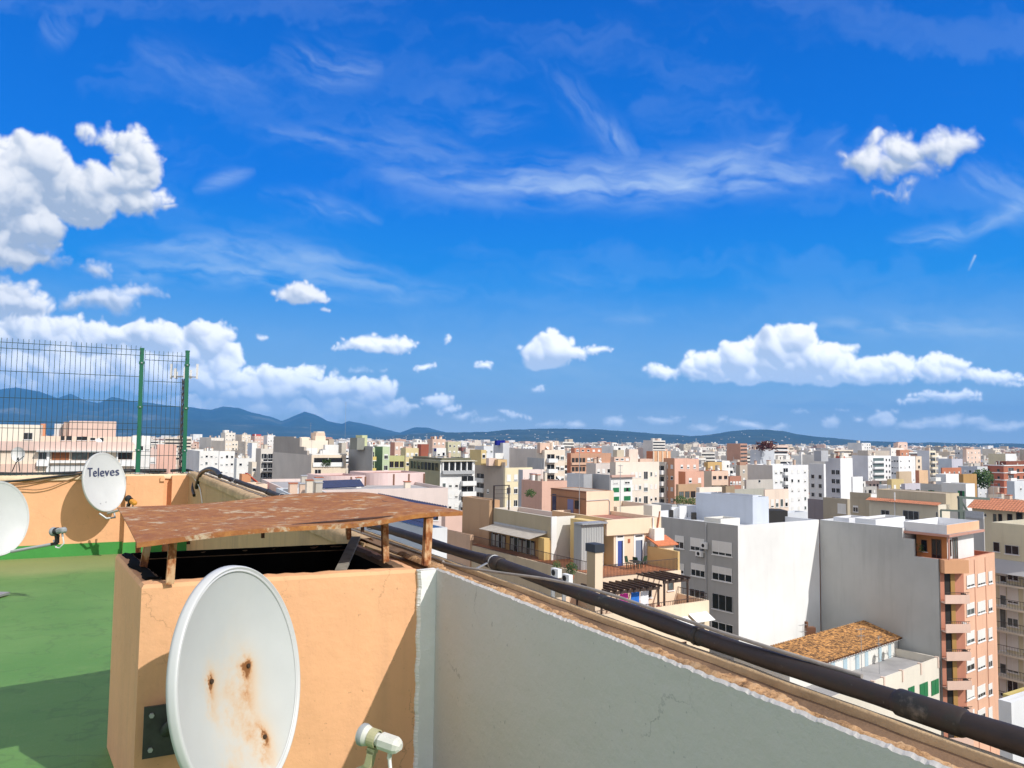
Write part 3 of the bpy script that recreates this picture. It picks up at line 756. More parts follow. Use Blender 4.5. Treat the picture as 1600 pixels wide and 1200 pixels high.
for k, pxs in enumerate((((20, 757), (40, 756), (60, 752), (75, 749), (100, 744), (127, 738)), ((20, 763), (45, 765), (60, 765), (80, 761), (100, 753), (115, 747), (130, 739)))):
    cable([at_plane(a, b_, R(0, BV-.05, 0), UP_) for a, b_ in pxs], .007, simple('tan_cable_sheath', (.30, .16, .08), .6), 'cable', ('upper', 'lower')[k] + ' of two thin brown cables sagging across the peach wall left of the lettered dish')
cable([at_plane(a, b_, R(0, BV-.06, 0), UP_) for a, b_ in ((-10, 756), (8, 753), (40, 750), (75, 746), (110, 742), (140, 738))], .014, M['black'], 'cable', 'black cable clipped under the coping of the peach wall')

# ------------------------------------------------------------------ welded mesh fence
fc = thing('mesh_fence', R(-2, BV+.06, -.6), 'tall green welded mesh fence on the far wall', 'fence')
FG = simple('green_fence_coating', (.006, .115, .06), .4); FW = simple('dark_wire_coating', (.012, .045, .05), .5)
FV = BV+.02
posts = []
for (tp, bp) in (((222, 546), (215, 738)), ((293, 550), (287, 738))):
    T = at_plane(*tp, R(0, FV, 0), UP_); Bp = at_plane(*bp, R(0, FV, 0), UP_)
    posts.append((T, Bp))
    mb = MB(); mb.box(Bp - UF*.027 - UP_*.03, UF*.054, UP_*.05, T-Bp, FG); mb.box(T - UF*.03 - UP_*.033, UF*.06, UP_*.056, ZV*.02, FG)
    po = mb.build('post', fc)
    for s in (.12, .48, .83):
        mb = MB(); c = T + (Bp-T)*s
        mb.box(c - UF*.035 - UP_*.038, UF*.07, UP_*.066, ZV*.035, FG); mb.box(c - UF*.01 - UP_*.05 + ZV*.01, UF*.02, UP_*.012, ZV*.015, M['galv'])
        mb.build('clamp', fc)
def panel(u0, u1, zt, zb_, name):
    mb = MB()
    n = int(round((u1-u0)/.063)); zbr = [zt-.03, zt-.11, zt-.42, zt-.78, zt-1.1, zt-1.19, zt-1.5, zt-1.82]
    vpt = lambda z: -.035 if (zt-.10 < z < zt-.04 or zt-1.18 < z < zt-1.11) else 0
    levels = [zb_, zt-1.19, zt-1.145, zt-1.1, zt-.11, zt-.07, zt-.03, zt+.03]
    for i in range(n+1):
        u = u0 + (u1-u0)*i/n
        pts = [R(u, FV-.01+(-.04 if z in (zt-1.145, zt-.07) else 0), z) for z in levels]
        mb.tube(pts, .0034, FW, 5, False)
    for z in zbr:
        mb.tube([R(u0, FV-.014, z), R(u1, FV-.014, z)], .0042, FW, 5, False)
    mb.build(name, fc)
zt = posts[0][0].z - EYE + .03
u1 = (posts[0][1]-EYEV).dot(UF); u2 = (posts[1][1]-EYEV).dot(UF)
panel(u1+.03, u2-.03, zt-.07, BT-.02, 'mesh_panel')
panel(u1-2.5, u1-.03, zt-.01, BT-.12, 'mesh_panel')
panel(u1-5.0, u1-2.56, zt-.01, BT-.12, 'mesh_panel')
mb = MB(); q = R(u1-2.53, FV, BT-.1); mb.box(q - UF*.027 - UP_*.03, UF*.054, UP_*.05, ZV*(zt-BT+.1), FG); mb.build('post', fc)

# ------------------------------------------------------------------ satellite dishes
def dish_mat(rusty):
    m, nt, b = nodes('dish_paint')
    uvn = N(nt, 'ShaderNodeUVMap'); base = (.50, .52, .52) if rusty else (.56, .57, .57)
    n1 = noise(nt, 2.5, 6, .6, uvn.outputs[0]); n2 = noise(nt, 14, 6, .7, uvn.outputs[0])
    c = ramp(nt, n1.outputs['Fac'], [(.3, tuple(x*.9 for x in base)), (.7, base)]).outputs['Color']
    if rusty:
        warp = mixc(nt, .12, uvn.outputs[0], n2.outputs['Color'])
        sp = N(nt, 'ShaderNodeSeparateXYZ'); nt.links.new(warp, sp.inputs[0])
        def M2(op, a, b_=0.0):
            n = N(nt, 'ShaderNodeMath', operation=op)
            for i, v in enumerate((a, b_)):
                if isinstance(v, (int, float)): n.inputs[i].default_value = v
                else: nt.links.new(v, n.inputs[i])
            return n.outputs[0]
        tot = 0.0
        # centre offset of the warp: mix of uv*.88 + noise*.12
        def g(cx, cy, rx, ry, amp):
            x = M2('DIVIDE', M2('SUBTRACT', sp.outputs['X'], cx*.88+.06), rx); y = M2('DIVIDE', M2('SUBTRACT', sp.outputs['Y'], cy*.88+.06), ry)
            d = M2('ADD', M2('MULTIPLY', x, x), M2('MULTIPLY', y, y))
            return M2('MULTIPLY', M2('POWER', 2.718, M2('MULTIPLY', d, -1)), amp)
        for (bx, by) in RUSTB:
            tot = M2('ADD', tot, g(bx, by, .022, .032, .95)); tot = M2('ADD', tot, g(bx, by-.02, .07, .09, .34)); tot = M2('ADD', tot, g(bx-.01, by-.09, .04, .10, .22))
        tot = M2('ADD', tot, g(.60, .36, .12, .20, .40)); tot = M2('ADD', tot, g(.57, .30, .26, .30, .20)); tot = M2('ADD', tot, g(.62, .74, .10, .22, .06))
        rn = ramp(nt, n2.outputs['Fac'], [(.3, .45), (.7, 1.25)])
        tot = M2('MULTIPLY', tot, rn.outputs['Color'])
        cl = N(nt, 'ShaderNodeClamp'); nt.links.new(tot, cl.inputs[0])
        rc = ramp(nt, cl.outputs[0], [(0, (.62, .56, .44)), (.40, (.66, .42, .19)), (.8, (.52, .25, .08)), (1, (.22, .09, .03))])
        c = mixc(nt, cl.outputs[0], c, rc.outputs['Color'])
    nt.links.new(c, b.inputs['Base Color']); b.inputs['Roughness'].default_value = .38
    return m
RUSTB = []
def make_dish(name, C, az, tilt, Wd, Hd, depth, label, rusty=False, text=None, wall=None, plate=True, lnb_out=.42, lnb_drop=.52, lnbpx=None, grp=None):
    az = math.radians(az); el = math.radians(tilt)
    n = Vector((math.sin(az)*math.cos(el), math.cos(az)*math.cos(el), math.sin(el)))
    r = ZV.cross(n).normalized()*-1          # to the right when looking at the front: n x z ...
    r = n.cross(ZV).normalized() * -1
    w_ = r.cross(n).normalized() * -1
    if w_.z < 0: w_ = -w_
    t = thing('satellite_dish', C, label, 'satellite dish', grp)
    P = lambda x, y, z: C + r*x + w_*y + n*z
    dz = lambda x, y: -depth*(1-((2*x/Wd)**2+(2*y/Hd)**2))
    uvf = lambda q: ((q-C).dot(r)/Wd+.5, (q-C).dot(w_)/Hd+.5)
    mb = MB(); mb.uv = uvf
    mat = dish_mat(rusty)
    rings = []
    for i in range(27):
        q = i/26; row = []
        for j in range(96):
            a = 2*math.pi*j/96; x, y = Wd/2*q*math.cos(a), Hd/2*q*math.sin(a)
            row.append(P(x, y, dz(x, y)))
        rings.append(row)
    mb.grid(rings, mat, True, closev=True)
    back = []
    for i in range(10):
        q = i/9; row = []
        for j in range(96):
            a = 2*math.pi*j/96; x, y = Wd/2*q*math.cos(a), Hd/2*q*math.sin(a); row.append(P(x, y, dz(x, y)-.006))
        back.append(row)
    mb.grid([b[::-1] for b in back], mat, True, closev=True)
    refl = mb.build('reflector', t)
    mb = MB(); mb.uv = uvf
    prof = [(.965, -.004), (.972, .004), (.978, -.001), (.99, .0), (1.0, .009), (1.008, .009), (1.018, .001), (1.026, -.014), (1.03, -.026), (1.024, -.027), (1.015, -.012), (.985, -.012)]
    rows = [[P(Wd/2*k*math.cos(a), Hd/2*k*math.sin(a), z_*Wd/.7) for k, z_ in prof] for a in [2*math.pi*j/96 for j in range(96)]]
    mb.grid(rows, dish_mat(False) if rusty else mat, True, closeu=True)
    mb.build('rim', t)
    steel = simple('bracket_steel', (.05, .055, .05), .6, .3, .3, 20)
    bolts = ((-.05, .13), (.10, .165), (.02, -.10), (-.11, -.13)) if False else None
    for (bx, by) in (RUSTB if rusty else ((.42, .60), (.56, .60), (.52, .16), (.38, .14))):
        x, y = (bx-.5)*Wd, (by-.5)*Hd
        mb = MB(); c0 = P(x, y, dz(x, y))
        mb.tube([c0, c0+n*.006], .0075 if rusty else .009, simple('bolt_steel', (.06, .035, .02), .7, .3) if rusty else M['alu'], 8, True, False)
        mb.build('bolt', t)
    # back bracket to wall plate
    if wall is not None:
        O, wn = wall
        ray_ = -n; bk = P(0, -.05*Hd, -depth-.03)
        foot = bk - wn*((bk-O).dot(wn)) + Vector((0, 0, -.05))
        if rusty: foot = at_plane(259, 1139, O, wn); foot = foot - wn*((foot-O).dot(wn))
        mb = MB()
        mb.box(bk - r*.06 - w_*.1, r*.12, w_*.2, -n*.03, steel)
        mb.tube([bk - n*.02, (bk - n*.06), foot + wn*.02], .022, steel, 10)
        mb.build('mast_arm', t)
        mb = MB(); h = ZV.cross(wn).normalized()
        mb.box(foot - h*.075 - ZV*.09 + wn*.001, h*.15, ZV*.18, wn*.012, steel)
        for sx in (-.05, .05):
            for sz in (-.06, .06):
                mb.tube([foot + h*sx + ZV*sz, foot + h*sx + ZV*sz + wn*.022], .009, M['galv'], 6, True, False)
        mb.build('wall_plate', t)
    # feed arm and low noise block
    L = P(*lnbpx) if lnbpx else P(0, -Hd*lnb_drop, lnb_out)
    a0 = P(0, -Hd*.50, -.01)
    aim = (P(0, 0, -depth) - L).normalized()
    s_ = aim.cross(ZV).normalized(); q_ = s_.cross(aim).normalized()
    sc = 1.0 if rusty else .9
    return t, P, L, a0, aim, s_, q_, dz, n, r, w_
RUSTB = [(.69, .53), (.40, .53), (.70, .20), (.42, .11)]

beige = simple('lnb_plastic', (.60, .60, .54), .45, 0, .08, 30); olive = simple('bracket_plastic', (.42, .40, .23), .5, 0, .1, 30)
grey = simple('lnb_grey', (.30, .32, .33), .4); yel = simple('yellow_cap', (.62, .27, .03), .5)
def lnb(t, L, aim, s_, q_, arm_from, kind='big', sc=1.0):
    back = -aim
    body = beige if kind == 'big' else (grey if kind == 'grey' else M['black'])
    br = olive if kind == 'big' else M['black']
    mb = MB()
    def rings(prof, nn=24):
        return [[L + back*(z*sc) + (s_*math.cos(a) + q_*math.sin(a))*(rad*sc) for a in [2*math.pi*j/nn for j in range(nn)]] for z, rad in prof]
    mb.grid(rings([(0, .0), (-.004, .018), (.0, .030), (.006, .034)]), beige if kind == 'big' else grey, True, closev=True)
    mb.grid(rings([(.006, .0355), (.016, .0365), (.022, .034)]), body if kind != 'big' else grey, True, closev=True)
    mb.grid(rings([(.022, .034), (.034, .030), (.045, .022), (.085, .020), (.1, .019)]), body, True, closev=True)
    mb.build('feed_horn', t)
    mb = MB()
    A_ = L + back*.075*sc; h = q_*1.0
    pr = [(-.018, -.022), (.018, -.022), (.026, -.008), (.026, .012), (.014, .024), (-.014, .024), (-.026, .012), (-.026, -.008)]
    rows = []
    for z, k in ((0, .85), (.006, 1), (.062, 1), (.074, .8), (.082, .45)):
        rows.append([A_ + back*(z*sc) + s_*(x*k*sc) + q_*(y*k*sc) for x, y in pr])
    mb.grid(rows, beige if kind == 'big' else (yel if kind == 'yel' else grey), False, closev=True)
    mb.face(rows[-1], beige if kind == 'big' else (yel if kind == 'yel' else grey)); mb.face(rows[0][::-1], body)
    mb.build('lnb_body', t)
    mb = MB()
    ring = rings([(.040, .026), (.040, .030), (.068, .030), (.068, .026)], 20)
    mb.grid(ring, br, False, closev=True)
    c = L + back*.054*sc - q_*.030*sc
    mb.box(c - s_*.013*sc - back*.014*sc, s_*.026*sc, back*.028*sc, -q_*.018*sc, br)
    knee = c - q_*.065*sc + aim*.006
    mb.bar(c - q_*.01*sc, knee, .026*sc, .022*sc, br, aim)
    mb.bar(knee, knee + (arm_from-knee).normalized()*.05*sc, .026*sc, .024*sc, br)
    mb.build('lnb_clamp', t)
    mb = MB(); k2 = knee + (arm_from-knee).normalized()*.04*sc
    mb.tube([k2, arm_from], .011*sc + (.004 if kind == 'big' else .002), M['alu'] if kind != 'big' else simple('arm_paint', (.42, .46, .47), .5), 10)
    mb.build('feed_arm', t)
    mb = MB(); cs = A_ + back*.045*sc - q_*.022*sc
    mb.tube([cs, cs - q_*.026*sc], .008*sc, beige if kind == 'big' else grey, 10)
    if kind == 'big': pts_ = [cs - q_*.02, cs - q_*.05 + back*.008, cs - q_*.12 + back*.035, cs - q_*.22 + back*.06, cs - q_*.4 + back*.05]
    else: pts_ = [cs - q_*.02, cs - q_*.09 + s_*.01, cs - q_*.13 + aim*.05, cs - q_*.12 + aim*.10, cs - q_*.05 + aim*.13]
    mb.tube(pts_, .0055 if kind == 'big' else .007, M['whitep'], 8)
    mb.build('lead', t)

# big dish on the flue
FN = (UP_*-1)
CB = at_depth(380, 1064, 2.57)
t, P, L, a0, aim, s_, q_, dz, n_, r_, w_ = make_dish('satellite_dish', CB, 107, 10, .615, .71, .075,
    'big grey white satellite dish with rust stains round its bolts, fixed to the flue', True, wall=(R(.8, 3.175, 0), FN), lnbpx=None)
Lb = at_depth(563, 1146, 2.42)
aimb = (at_depth(400, 1090, 2.57) - Lb).normalized(); sb = aimb.cross(ZV).normalized(); qb = sb.cross(aimb).normalized()
lnb(t, Lb, aimb, sb, qb, at_depth(495, 1245, 2.53), 'big', .90)

# lettered dish on the far wall
CT = at_plane(164, 753, R(0, BV-.42, 0), UP_)
t, P, L, a0, aim, s_, q_, dz, n_, r_, w_ = make_dish('satellite_dish', CT, 118, 12, .62, .80, .065,
    'white satellite dish lettered Televes on the far peach wall', False, wall=(R(0, BV, 0), UP_*-1))
Lt = at_plane(199, 778, R(0, BV-.85, 0), UP_)
aimt = (CT - Lt).normalized(); st = aimt.cross(ZV).normalized(); qt = st.cross(aimt).normalized()
lnb(t, Lt, aimt, st, qt, P(0, -.43, -.0), 'yel', 1.25)
mb = MB(); mb.tube([P(-.10, -.42, -.03), P(-.04, -.50, .02), P(.06, -.50, .06), P(.08, -.43, .02)], .014, M['alu'], 8); mb.build('arm_stay', t)
cu = bpy.data.curves.new('lettering', 'FONT'); cu.body = 'Televes'; cu.align_x = 'CENTER'; cu.size = .20; cu.space_character = 1.08
to = bpy.data.objects.new('lettering_tmp', cu); COL.objects.link(to)
dg = bpy.context.evaluated_depsgraph_get(); me0 = bpy.data.meshes.new_from_object(to.evaluated_get(dg)); bpy.data.objects.remove(to)
bm = bmesh.new(); bm.from_mesh(me0)
bmesh.ops.triangulate(bm, faces=bm.faces)
bmesh.ops.subdivide_edges(bm, edges=[e for e in bm.edges if e.calc_length() > .04], cuts=2)
xs = [v.co.x for v in bm.verts]; wdt = max(xs)-min(xs); k = .46/wdt
cx0 = (max(xs)+min(xs))/2
org = ORG[t.name]
g0 = bmesh.ops.duplicate(bm, geom=bm.verts[:]+bm.edges[:]+bm.faces[:])
base_v = [v for v in bm.verts if v not in set(e for e in g0['geom'] if isinstance(e, bmesh.types.BMVert))]
for i_, v in enumerate(bm.verts):
    dup_ = i_ >= len(base_v)
    x, y = (v.co.x-cx0)*k + (.010 if dup_ else 0), v.co.y*k*1.2 + .085 + (.004 if dup_ else 0)
    v.co = P(x, y, dz(x, y)+(.0042 if dup_ else .005)) - org
# thicken the strokes a little by a solid rim
bm.to_mesh(me0); bm.free()
me0.materials.clear(); me0.materials.append(simple('lettering_ink', (.035, .045, .10), .5))
lo = bpy.data.objects.new('lettering', me0); COL.objects.link(lo); lo.parent = t; lo['label'] = 'dark blue grey Televes lettering'

# plain dish at the left
CL = at_depth(-3, 810, 7.6)
t, P, L, a0, aim, s_, q_, dz, n_, r_, w_ = make_dish('satellite_dish', CL, 122, 8, .56, .70, .06,
    'plain white satellite dish cut by the picture edge with a long feed arm', False)
Ll = at_depth(82, 831, 7.35)
aiml = (at_depth(20, 840, 7.6) - Ll).normalized(); s1 = aiml.cross(ZV).normalized(); q1 = s1.cross(aiml).normalized()
lnb(t, Ll, aiml, s1, q1, at_depth(18, 862, 7.45), 'grey', 1.15)
mb = MB(); bk = P(0, -.1, -.09); bs = Vector((bk.x, bk.y, EYE+floorz(8.6)))
mb.tube([bk + n_*.02, bk, bs], .022, M['galv'], 10); mb.box(bs - Vector((.12, .12, 0)), (.24, 0, 0), (0, .24, 0), (0, 0, .02), M['galv'])
mb.build('mast', t)
# ------------------------------------------------------------------ the ground and the city
def intersect_col(O, d, px, py):
    """distance along d from O (ground plan) at which the photo column px is met"""
    r = ray(px, py)
    # O + t d = s r  (plan view)
    det = d.x*(-r.y) + d.y*r.x
    ox, oy = -(O.x), -(O.y)
    return (ox*(-r.y) + oy*r.x)/det

def offset_poly(P, d):
    n = len(P); out_ = []
    for i in range(n):
        a, b, c = P[i-1], P[i], P[(i+1) % n]
        e1 = (b-a).normalized(); e2 = (c-b).normalized()
        n1 = Vector((-e1.y, e1.x)); n2 = Vector((-e2.y, e2.x))
        k = (n1+n2); k = k/(max(.2, k.dot(n1)*1.0)) if k.length > 1e-6 else n1
        out_.append(b + k*d)
    return out_

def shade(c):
    """a wall seen in shade: seen tone lightened, some shade stays in the colour"""
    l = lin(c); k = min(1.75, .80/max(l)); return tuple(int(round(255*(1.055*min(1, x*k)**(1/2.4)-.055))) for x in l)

class Face:
    def __init__(s, a, b, z1):
        s.O = Vector((a.x, a.y, z1)); e = (b-a); s.L = e.length; s.d = Vector((e.x, e.y, 0)).normalized()
        s.n = Vector((s.d.y, -s.d.x, 0))
    def uv(s, px, py):
        p = at_plane(px, py, s.O, s.n); return (p-s.O).dot(s.d), p.z
    def pt(s, t, z, out_=0): return Vector((s.O.x, s.O.y, z)) + s.d*t + s.n*out_
    def rect(s, x0, y0, x1, y1):
        xm, ym = (x0+x1)/2, (y0+y1)/2
        t0, _ = s.uv(x0, ym); t1, _ = s.uv(x1, ym); _, z1 = s.uv(xm, y0); _, z0 = s.uv(xm, y1)
        return min(t0, t1), max(t0, t1), z0, z1
    def box(s, mb, t0, t1, z0, z1, o0, o1, mat):
        mb.box(s.pt(t0, z0, o0), s.d*(t1-t0), s.n*(o1-o0), ZV*(z1-z0), mat)

def window(fc_, par, t0, t1, z0, z1, style='w', rnd_=rnd):
    mb = MB(); w_, h = t1-t0, z1-z0
    fr = M['whitep'] if style != 'dark' else M['alu']
    if style == 'brown': fr = M['brownp']
    if style == 'greens':
        fc_.box(mb, t0, t1, z0, z1, .003, .02, M['glass'])
        k = rnd_.choice((.5, .5, .32))
        fc_.box(mb, t0-.02, t0+w_*k-.02, z0, z1, .022, .07, M['greens']); fc_.box(mb, t1-w_*k+.02, t1+.02, z0, z1, .022, .07, M['greens'])
        return mb.build('window', par)
    if style == 'open':
        fc_.box(mb, t0, t1, z0, z1, .003, .012, M['dark'])  # flat dark sheet paints the shade of a recess
        fc_.box(mb, t0-.06, t1+.06, z0-.09, z0-.01, .0, .09, fr); return mb.build('window', par)
    g = .06 if w_ > .8 else .04
    fc_.box(mb, t0, t1, z0, z1, .003, .02, M['glass'] if style == 'dark' or rnd_.random() < .6 else M['glassl'])
    fc_.box(mb, t0, t0+g, z0, z1, .021, .06, fr); fc_.box(mb, t1-g, t1, z0, z1, .021, .06, fr)
    fc_.box(mb, t0+g, t1-g, z1-g, z1, .021, .06, fr); fc_.box(mb, t0+g, t1-g, z0, z0+g, .021, .06, fr)
    if w_ > 1.0:
        nb = max(1, int(w_/1.0))
        for i in range(1, nb+1): tt = t0 + w_*i/(nb+1); fc_.box(mb, tt-.025, tt+.025, z0+g, z1-g, .021, .055, fr)
    fc_.box(mb, t0-.08, t1+.08, z0-.09, z0-.005, .0, .11, M['whitep'])
    o = mb.build('window', par)
    if style in ('blind', 'w'):
        q = rnd_.choice((0, .25, .5, .7, .85, 1)) if style == 'w' else rnd_.choice((.7, .82, .9, 1, .5))
        if q:
            mb = MB(); fc_.box(mb, t0+g, t1-g, z0+g+(h-2*g)*(1-q), z1-g, .0222, .052, M['blind'])
            b = mb.build('blind', par)
            b.parent = o; ORG[b.name] = ORG[par.name]
    return o

def balcony(fc_, par, t0, t1, z, h=2.4, out_=1.0, solid=True, mat=None, rail=None, slabmat=None):
    """opening behind, slab and parapet or railing in front; z is the slab top"""
    mb = MB(); sm = slabmat or M['whitep']
    fc_.box(mb, t0-.1, t1+.1, z-.2, z, .0, out_, sm)
    if solid:
        fc_.box(mb, t0-.1, t1+.1, z+.002, z+.95, out_-.12, out_, mat or sm)
        fc_.box(mb, t0-.1, t0+.02, z+.002, z+.95, 0, out_-.122, mat or sm); fc_.box(mb, t1-.02, t1+.1, z+.002, z+.95, 0, out_-.122, mat or sm)
    o = mb.build('balcony', par)
    if not solid:
        mb = MB(); rm = rail or M['grail']
        fc_.box(mb, t0-.1, t1+.1, z+.93, z+.98, out_-.05, out_, rm)
        n = max(3, int((t1-t0)/.16))
        for i in range(n+1):
            tt = t0-.08+(t1-t0+.14)*i/n; fc_.box(mb, tt, tt+.02, z, z+.93, out_-.04, out_-.02, rm)
        b = mb.build('railing', par); b.parent = o
    mb = MB(); fc_.box(mb, t0+.1, t1-.1, z+.003, z+h-.25, .003, .015, M['glass'])
    fc_.box(mb, t0+.1, t0+.18, z+.003, z+h-.25, .016, .05, M['whitep']); fc_.box(mb, (t0+t1)/2-.04, (t0+t1)/2+.04, z+.003, z+h-.25, .016, .05, M['whitep'])
    b = mb.build('balcony_door', par); b.parent = o
    return o

def hull(mb, P, z0, z1, wall, roof, rim=.9, thick=.25, capm=None):
    """P counter-clockwise plan polygon (2D). walls, roof set down inside a parapet"""
    n = len(P)
    for i in range(n):
        a, b = P[i], P[(i+1) % n]
        mb.face([(a.x, a.y, z0), (b.x, b.y, z0), (b.x, b.y, z1), (a.x, a.y, z1)], wall[i] if isinstance(wall, list) else wall)
    Q = offset_poly(P, thick)
    cm = capm or (wall[0] if isinstance(wall, list) else wall)
    for i in range(n):
        a, b, c, d = P[i], P[(i+1) % n], Q[(i+1) % n], Q[i]
        mb.face([(a.x, a.y, z1), (b.x, b.y, z1), (c.x, c.y, z1), (d.x, d.y, z1)], cm)
        mb.face([(d.x, d.y, z1), (c.x, c.y, z1), (c.x, c.y, z1-rim), (d.x, d.y, z1-rim)], cm)
    mb.face([(q.x, q.y, z1-rim) for q in Q], roof)

def ccw(P):
    a = sum(P[i].x*P[(i+1) % len(P)].y - P[(i+1) % len(P)].x*P[i].y for i in range(len(P)))
    return P if a > 0 else P[::-1]

ALLB = []
class Bld:
    def __init__(s, xl, xc, xr, yt, Y, label, col, th=32, base=0, rim=.9, roof='roofgrey', colL=None, cat='apartment building', name='apartment_building', group=None, maxd=45, deep=None, cap=None):
        a = math.radians(th); f = Vector((math.cos(a), math.sin(a))); p = Vector((-math.sin(a), math.cos(a)))
        C = at_depth(xc, yt, Y); s.z1 = C.z; c = Vector((C.x, C.y))
        tl = intersect_col(C, Vector((p.x, p.y, 0)), xl, yt) if xl is not None and xl < xc-.5 else (deep or 12)
        if tl < 0 or tl > maxd*2: tl = maxd
        tr = intersect_col(C, Vector((f.x, f.y, 0)), xr, yt) if xr is not None and xr > xc+.5 else (deep or 12)
        if tr < 0 or tr > maxd*3: tr = maxd
        l, r = c + p*tl, c + f*tr
        P = [c, r, l+r-c, l]
        s.P = P; s.col = citywall(col); s.colL = citywall(shade(colL)) if colL else s.col  # colL is the wall tone of the shaded left side
        s.right = Face(Vector((c.x, c.y, 0)), Vector((r.x, r.y, 0)), s.z1)
        s.left = Face(Vector((l.x, l.y, 0)), Vector((c.x, c.y, 0)), s.z1)
        s.root = thing(name, (c.x, c.y, base), label, cat, group)
        s.Y = Y
        mb = MB(); hull(mb, P, base, s.z1, [s.col, s.col, s.col, s.colL], M[roof], rim, capm=citywall(cap) if cap else None)
        mb.build('walls', s.root)
        s.tl, s.tr = tl, tr; ALLB.append(s)
    def face(s, k): return s.left if k == 'L' else s.right
    def win(s, k, rects, style='w'):
        f_ = s.face(k)
        for q in rects:
            t0, t1, z0, z1 = f_.rect(*q); window(f_, s.root, t0, t1, z0, z1, style)
    def grid(s, k, cols, rows, x0=None, x1=None, drop=1.6, storey=3.0, w_=1.1, h=1.2, style='w', skip=0):
        f_ = s.face(k); L = f_.L
        a = f_.uv(x0, 700)[0] if x0 else 0; b = f_.uv(x1, 700)[0] if x1 else L
        a, b = max(0, min(a, b)), min(L, max(a, b))
        for r in range(rows):
            for c in range(cols):
                if rnd.random() < skip: continue
                t = a + (b-a)*(c+.5)/cols; z = s.z1 - drop - storey*r
                ww = min(w_, (b-a)/cols*.8)
                if z-h < .5: continue
                window(f_, s.root, t-ww/2, t+ww/2, z-h, z, style)
    def balc(s, k, x0, x1, rows, drop=3.2, storey=3.0, solid=True, out_=1.1, mat=None):
        f_ = s.face(k); a, b = f_.uv(x0, 700)[0], f_.uv(x1, 700)[0]; a, b = min(a, b), max(a, b)
        a = max(a, .1); b = min(b, f_.L-.1)
        for r in range(rows):
            balcony(f_, s.root, a, b, s.z1-drop-storey*r, solid=solid, out_=out_, mat=mat)
    def bands(s, k, rows, drop=1.2, storey=3.0, h=1.6, a=0, b=None, name='window_band'):
        f_ = s.face(k); b = b or f_.L
        for r in range(rows):
            mb = MB(); z = s.z1-drop-storey*r; f_.box(mb, a+.2, b-.2, z-h, z, .003, .02, M['glass'])
            n = int((b-a)/1.6)
            for i in range(n+1):
                t = a+.2+(b-a-.4)*i/max(1, n); f_.box(mb, t-.05, t+.05, z-h, z, .021, .08, M['whitep'])
            mb.build(name, s.root)
    def top(s, u0, u1, v0, v1, h, col, name='roof_room', rim=.25, roof='roofgrey', wins=0):
        """a box on the roof; fractions of the plan along right (u) and back (v)"""
        c, r, _, l = s.P; U = r-c; V = l-c
        q = [c+U*u0+V*v0, c+U*u1+V*v0, c+U*u1+V*v1, c+U*u0+V*v1]
        mb = MB(); zb = s.z1-.95
        hull(mb, q, zb, s.z1+h, citywall(col), M[roof], rim, .15)
        o = mb.build(name, s.root)
        if wins:
            fr_ = Face(Vector((q[0].x, q[0].y, 0)), Vector((q[1].x, q[1].y, 0)), s.z1+h)
            fl_ = Face(Vector((q[3].x, q[3].y, 0)), Vector((q[0].x, q[0].y, 0)), s.z1+h)
            for i in range(wins):
                t = fr_.L*(i+.5)/wins; ww = min(.6, fr_.L/wins*.35)
                w__ = window(fr_, s.root, t-ww, t+ww, s.z1+h*.25, s.z1+h*.75, 'w')
        return o
    def tpx(s, xl, xc, xr, yt, col, name='roof_room', roof='roofgrey', v0=.3, wins=0):
        """roof room given by photo columns and its top row, set back by v0 of the depth"""
        c, r, _, l = s.P
        U = (r-c).normalized(); V = (l-c).normalized()
        C = Vector((c.x, c.y, s.z1)) + Vector((V.x, V.y, 0))*(s.tl*v0)
        t = intersect_col(C, Vector((U.x, U.y, 0)), xc, yt); p = C + Vector((U.x, U.y, 0))*t
        top = at_depth(xc, yt, p.y); h = top.z - s.z1
        tl = intersect_col(p, Vector((V.x, V.y, 0)), xl, yt) if xl < xc-.4 else 4
        tr = intersect_col(p, Vector((U.x, U.y, 0)), xr, yt) if xr > xc+.4 else 4
        tl = max(1.5, min(tl, 20)) ; tr = max(1.2, min(tr, 40))
        p2 = Vector((p.x, p.y)); q = [p2, p2+U*tr, p2+U*tr+V*tl, p2+V*tl]
        mb = MB(); hull(mb, q, min(s.z1-.95, top.z-1), top.z, citywall(col), M[roof], .2, .15)
        o = mb.build(name, s.root)
        if wins:
            fr_ = Face(Vector((q[0].x, q[0].y, 0)), Vector((q[1].x, q[1].y, 0)), top.z)
            for i in range(wins):
                tt = fr_.L*(i+.5)/wins; ww = min(.5, fr_.L/wins*.3); window(fr_, s.root, tt-ww, tt+ww, top.z-h*.7, top.z-h*.3, 'w')
        return o

def antenna(P, h, label, dirn=0.4, n=7, cat='antenna', group=None, kind=0, name='aerial_mast'):
    t = thing(name, P, label, cat, group)
    mb = MB(); mb.tube([P, P+ZV*h], .03, M['galv'], 6); mb.build('pole', t)
    mb = MB(); d = Vector((math.cos(dirn), math.sin(dirn), 0)); c = d.cross(ZV)
    for lv, LL in ((h-.1, 1.1), (h-.75, .8)):
        q = P+ZV*lv; mb.bar(q-d*LL*.5, q+d*LL*.5, .03, .03, M['galv'])
        for i in range(n): e = q+d*(LL*(i/(n-1)-.5)); mb.bar(e-c*.22, e+c*.22, .015, .015, M['galv'])
    mb.build('aerial', t)
    return t

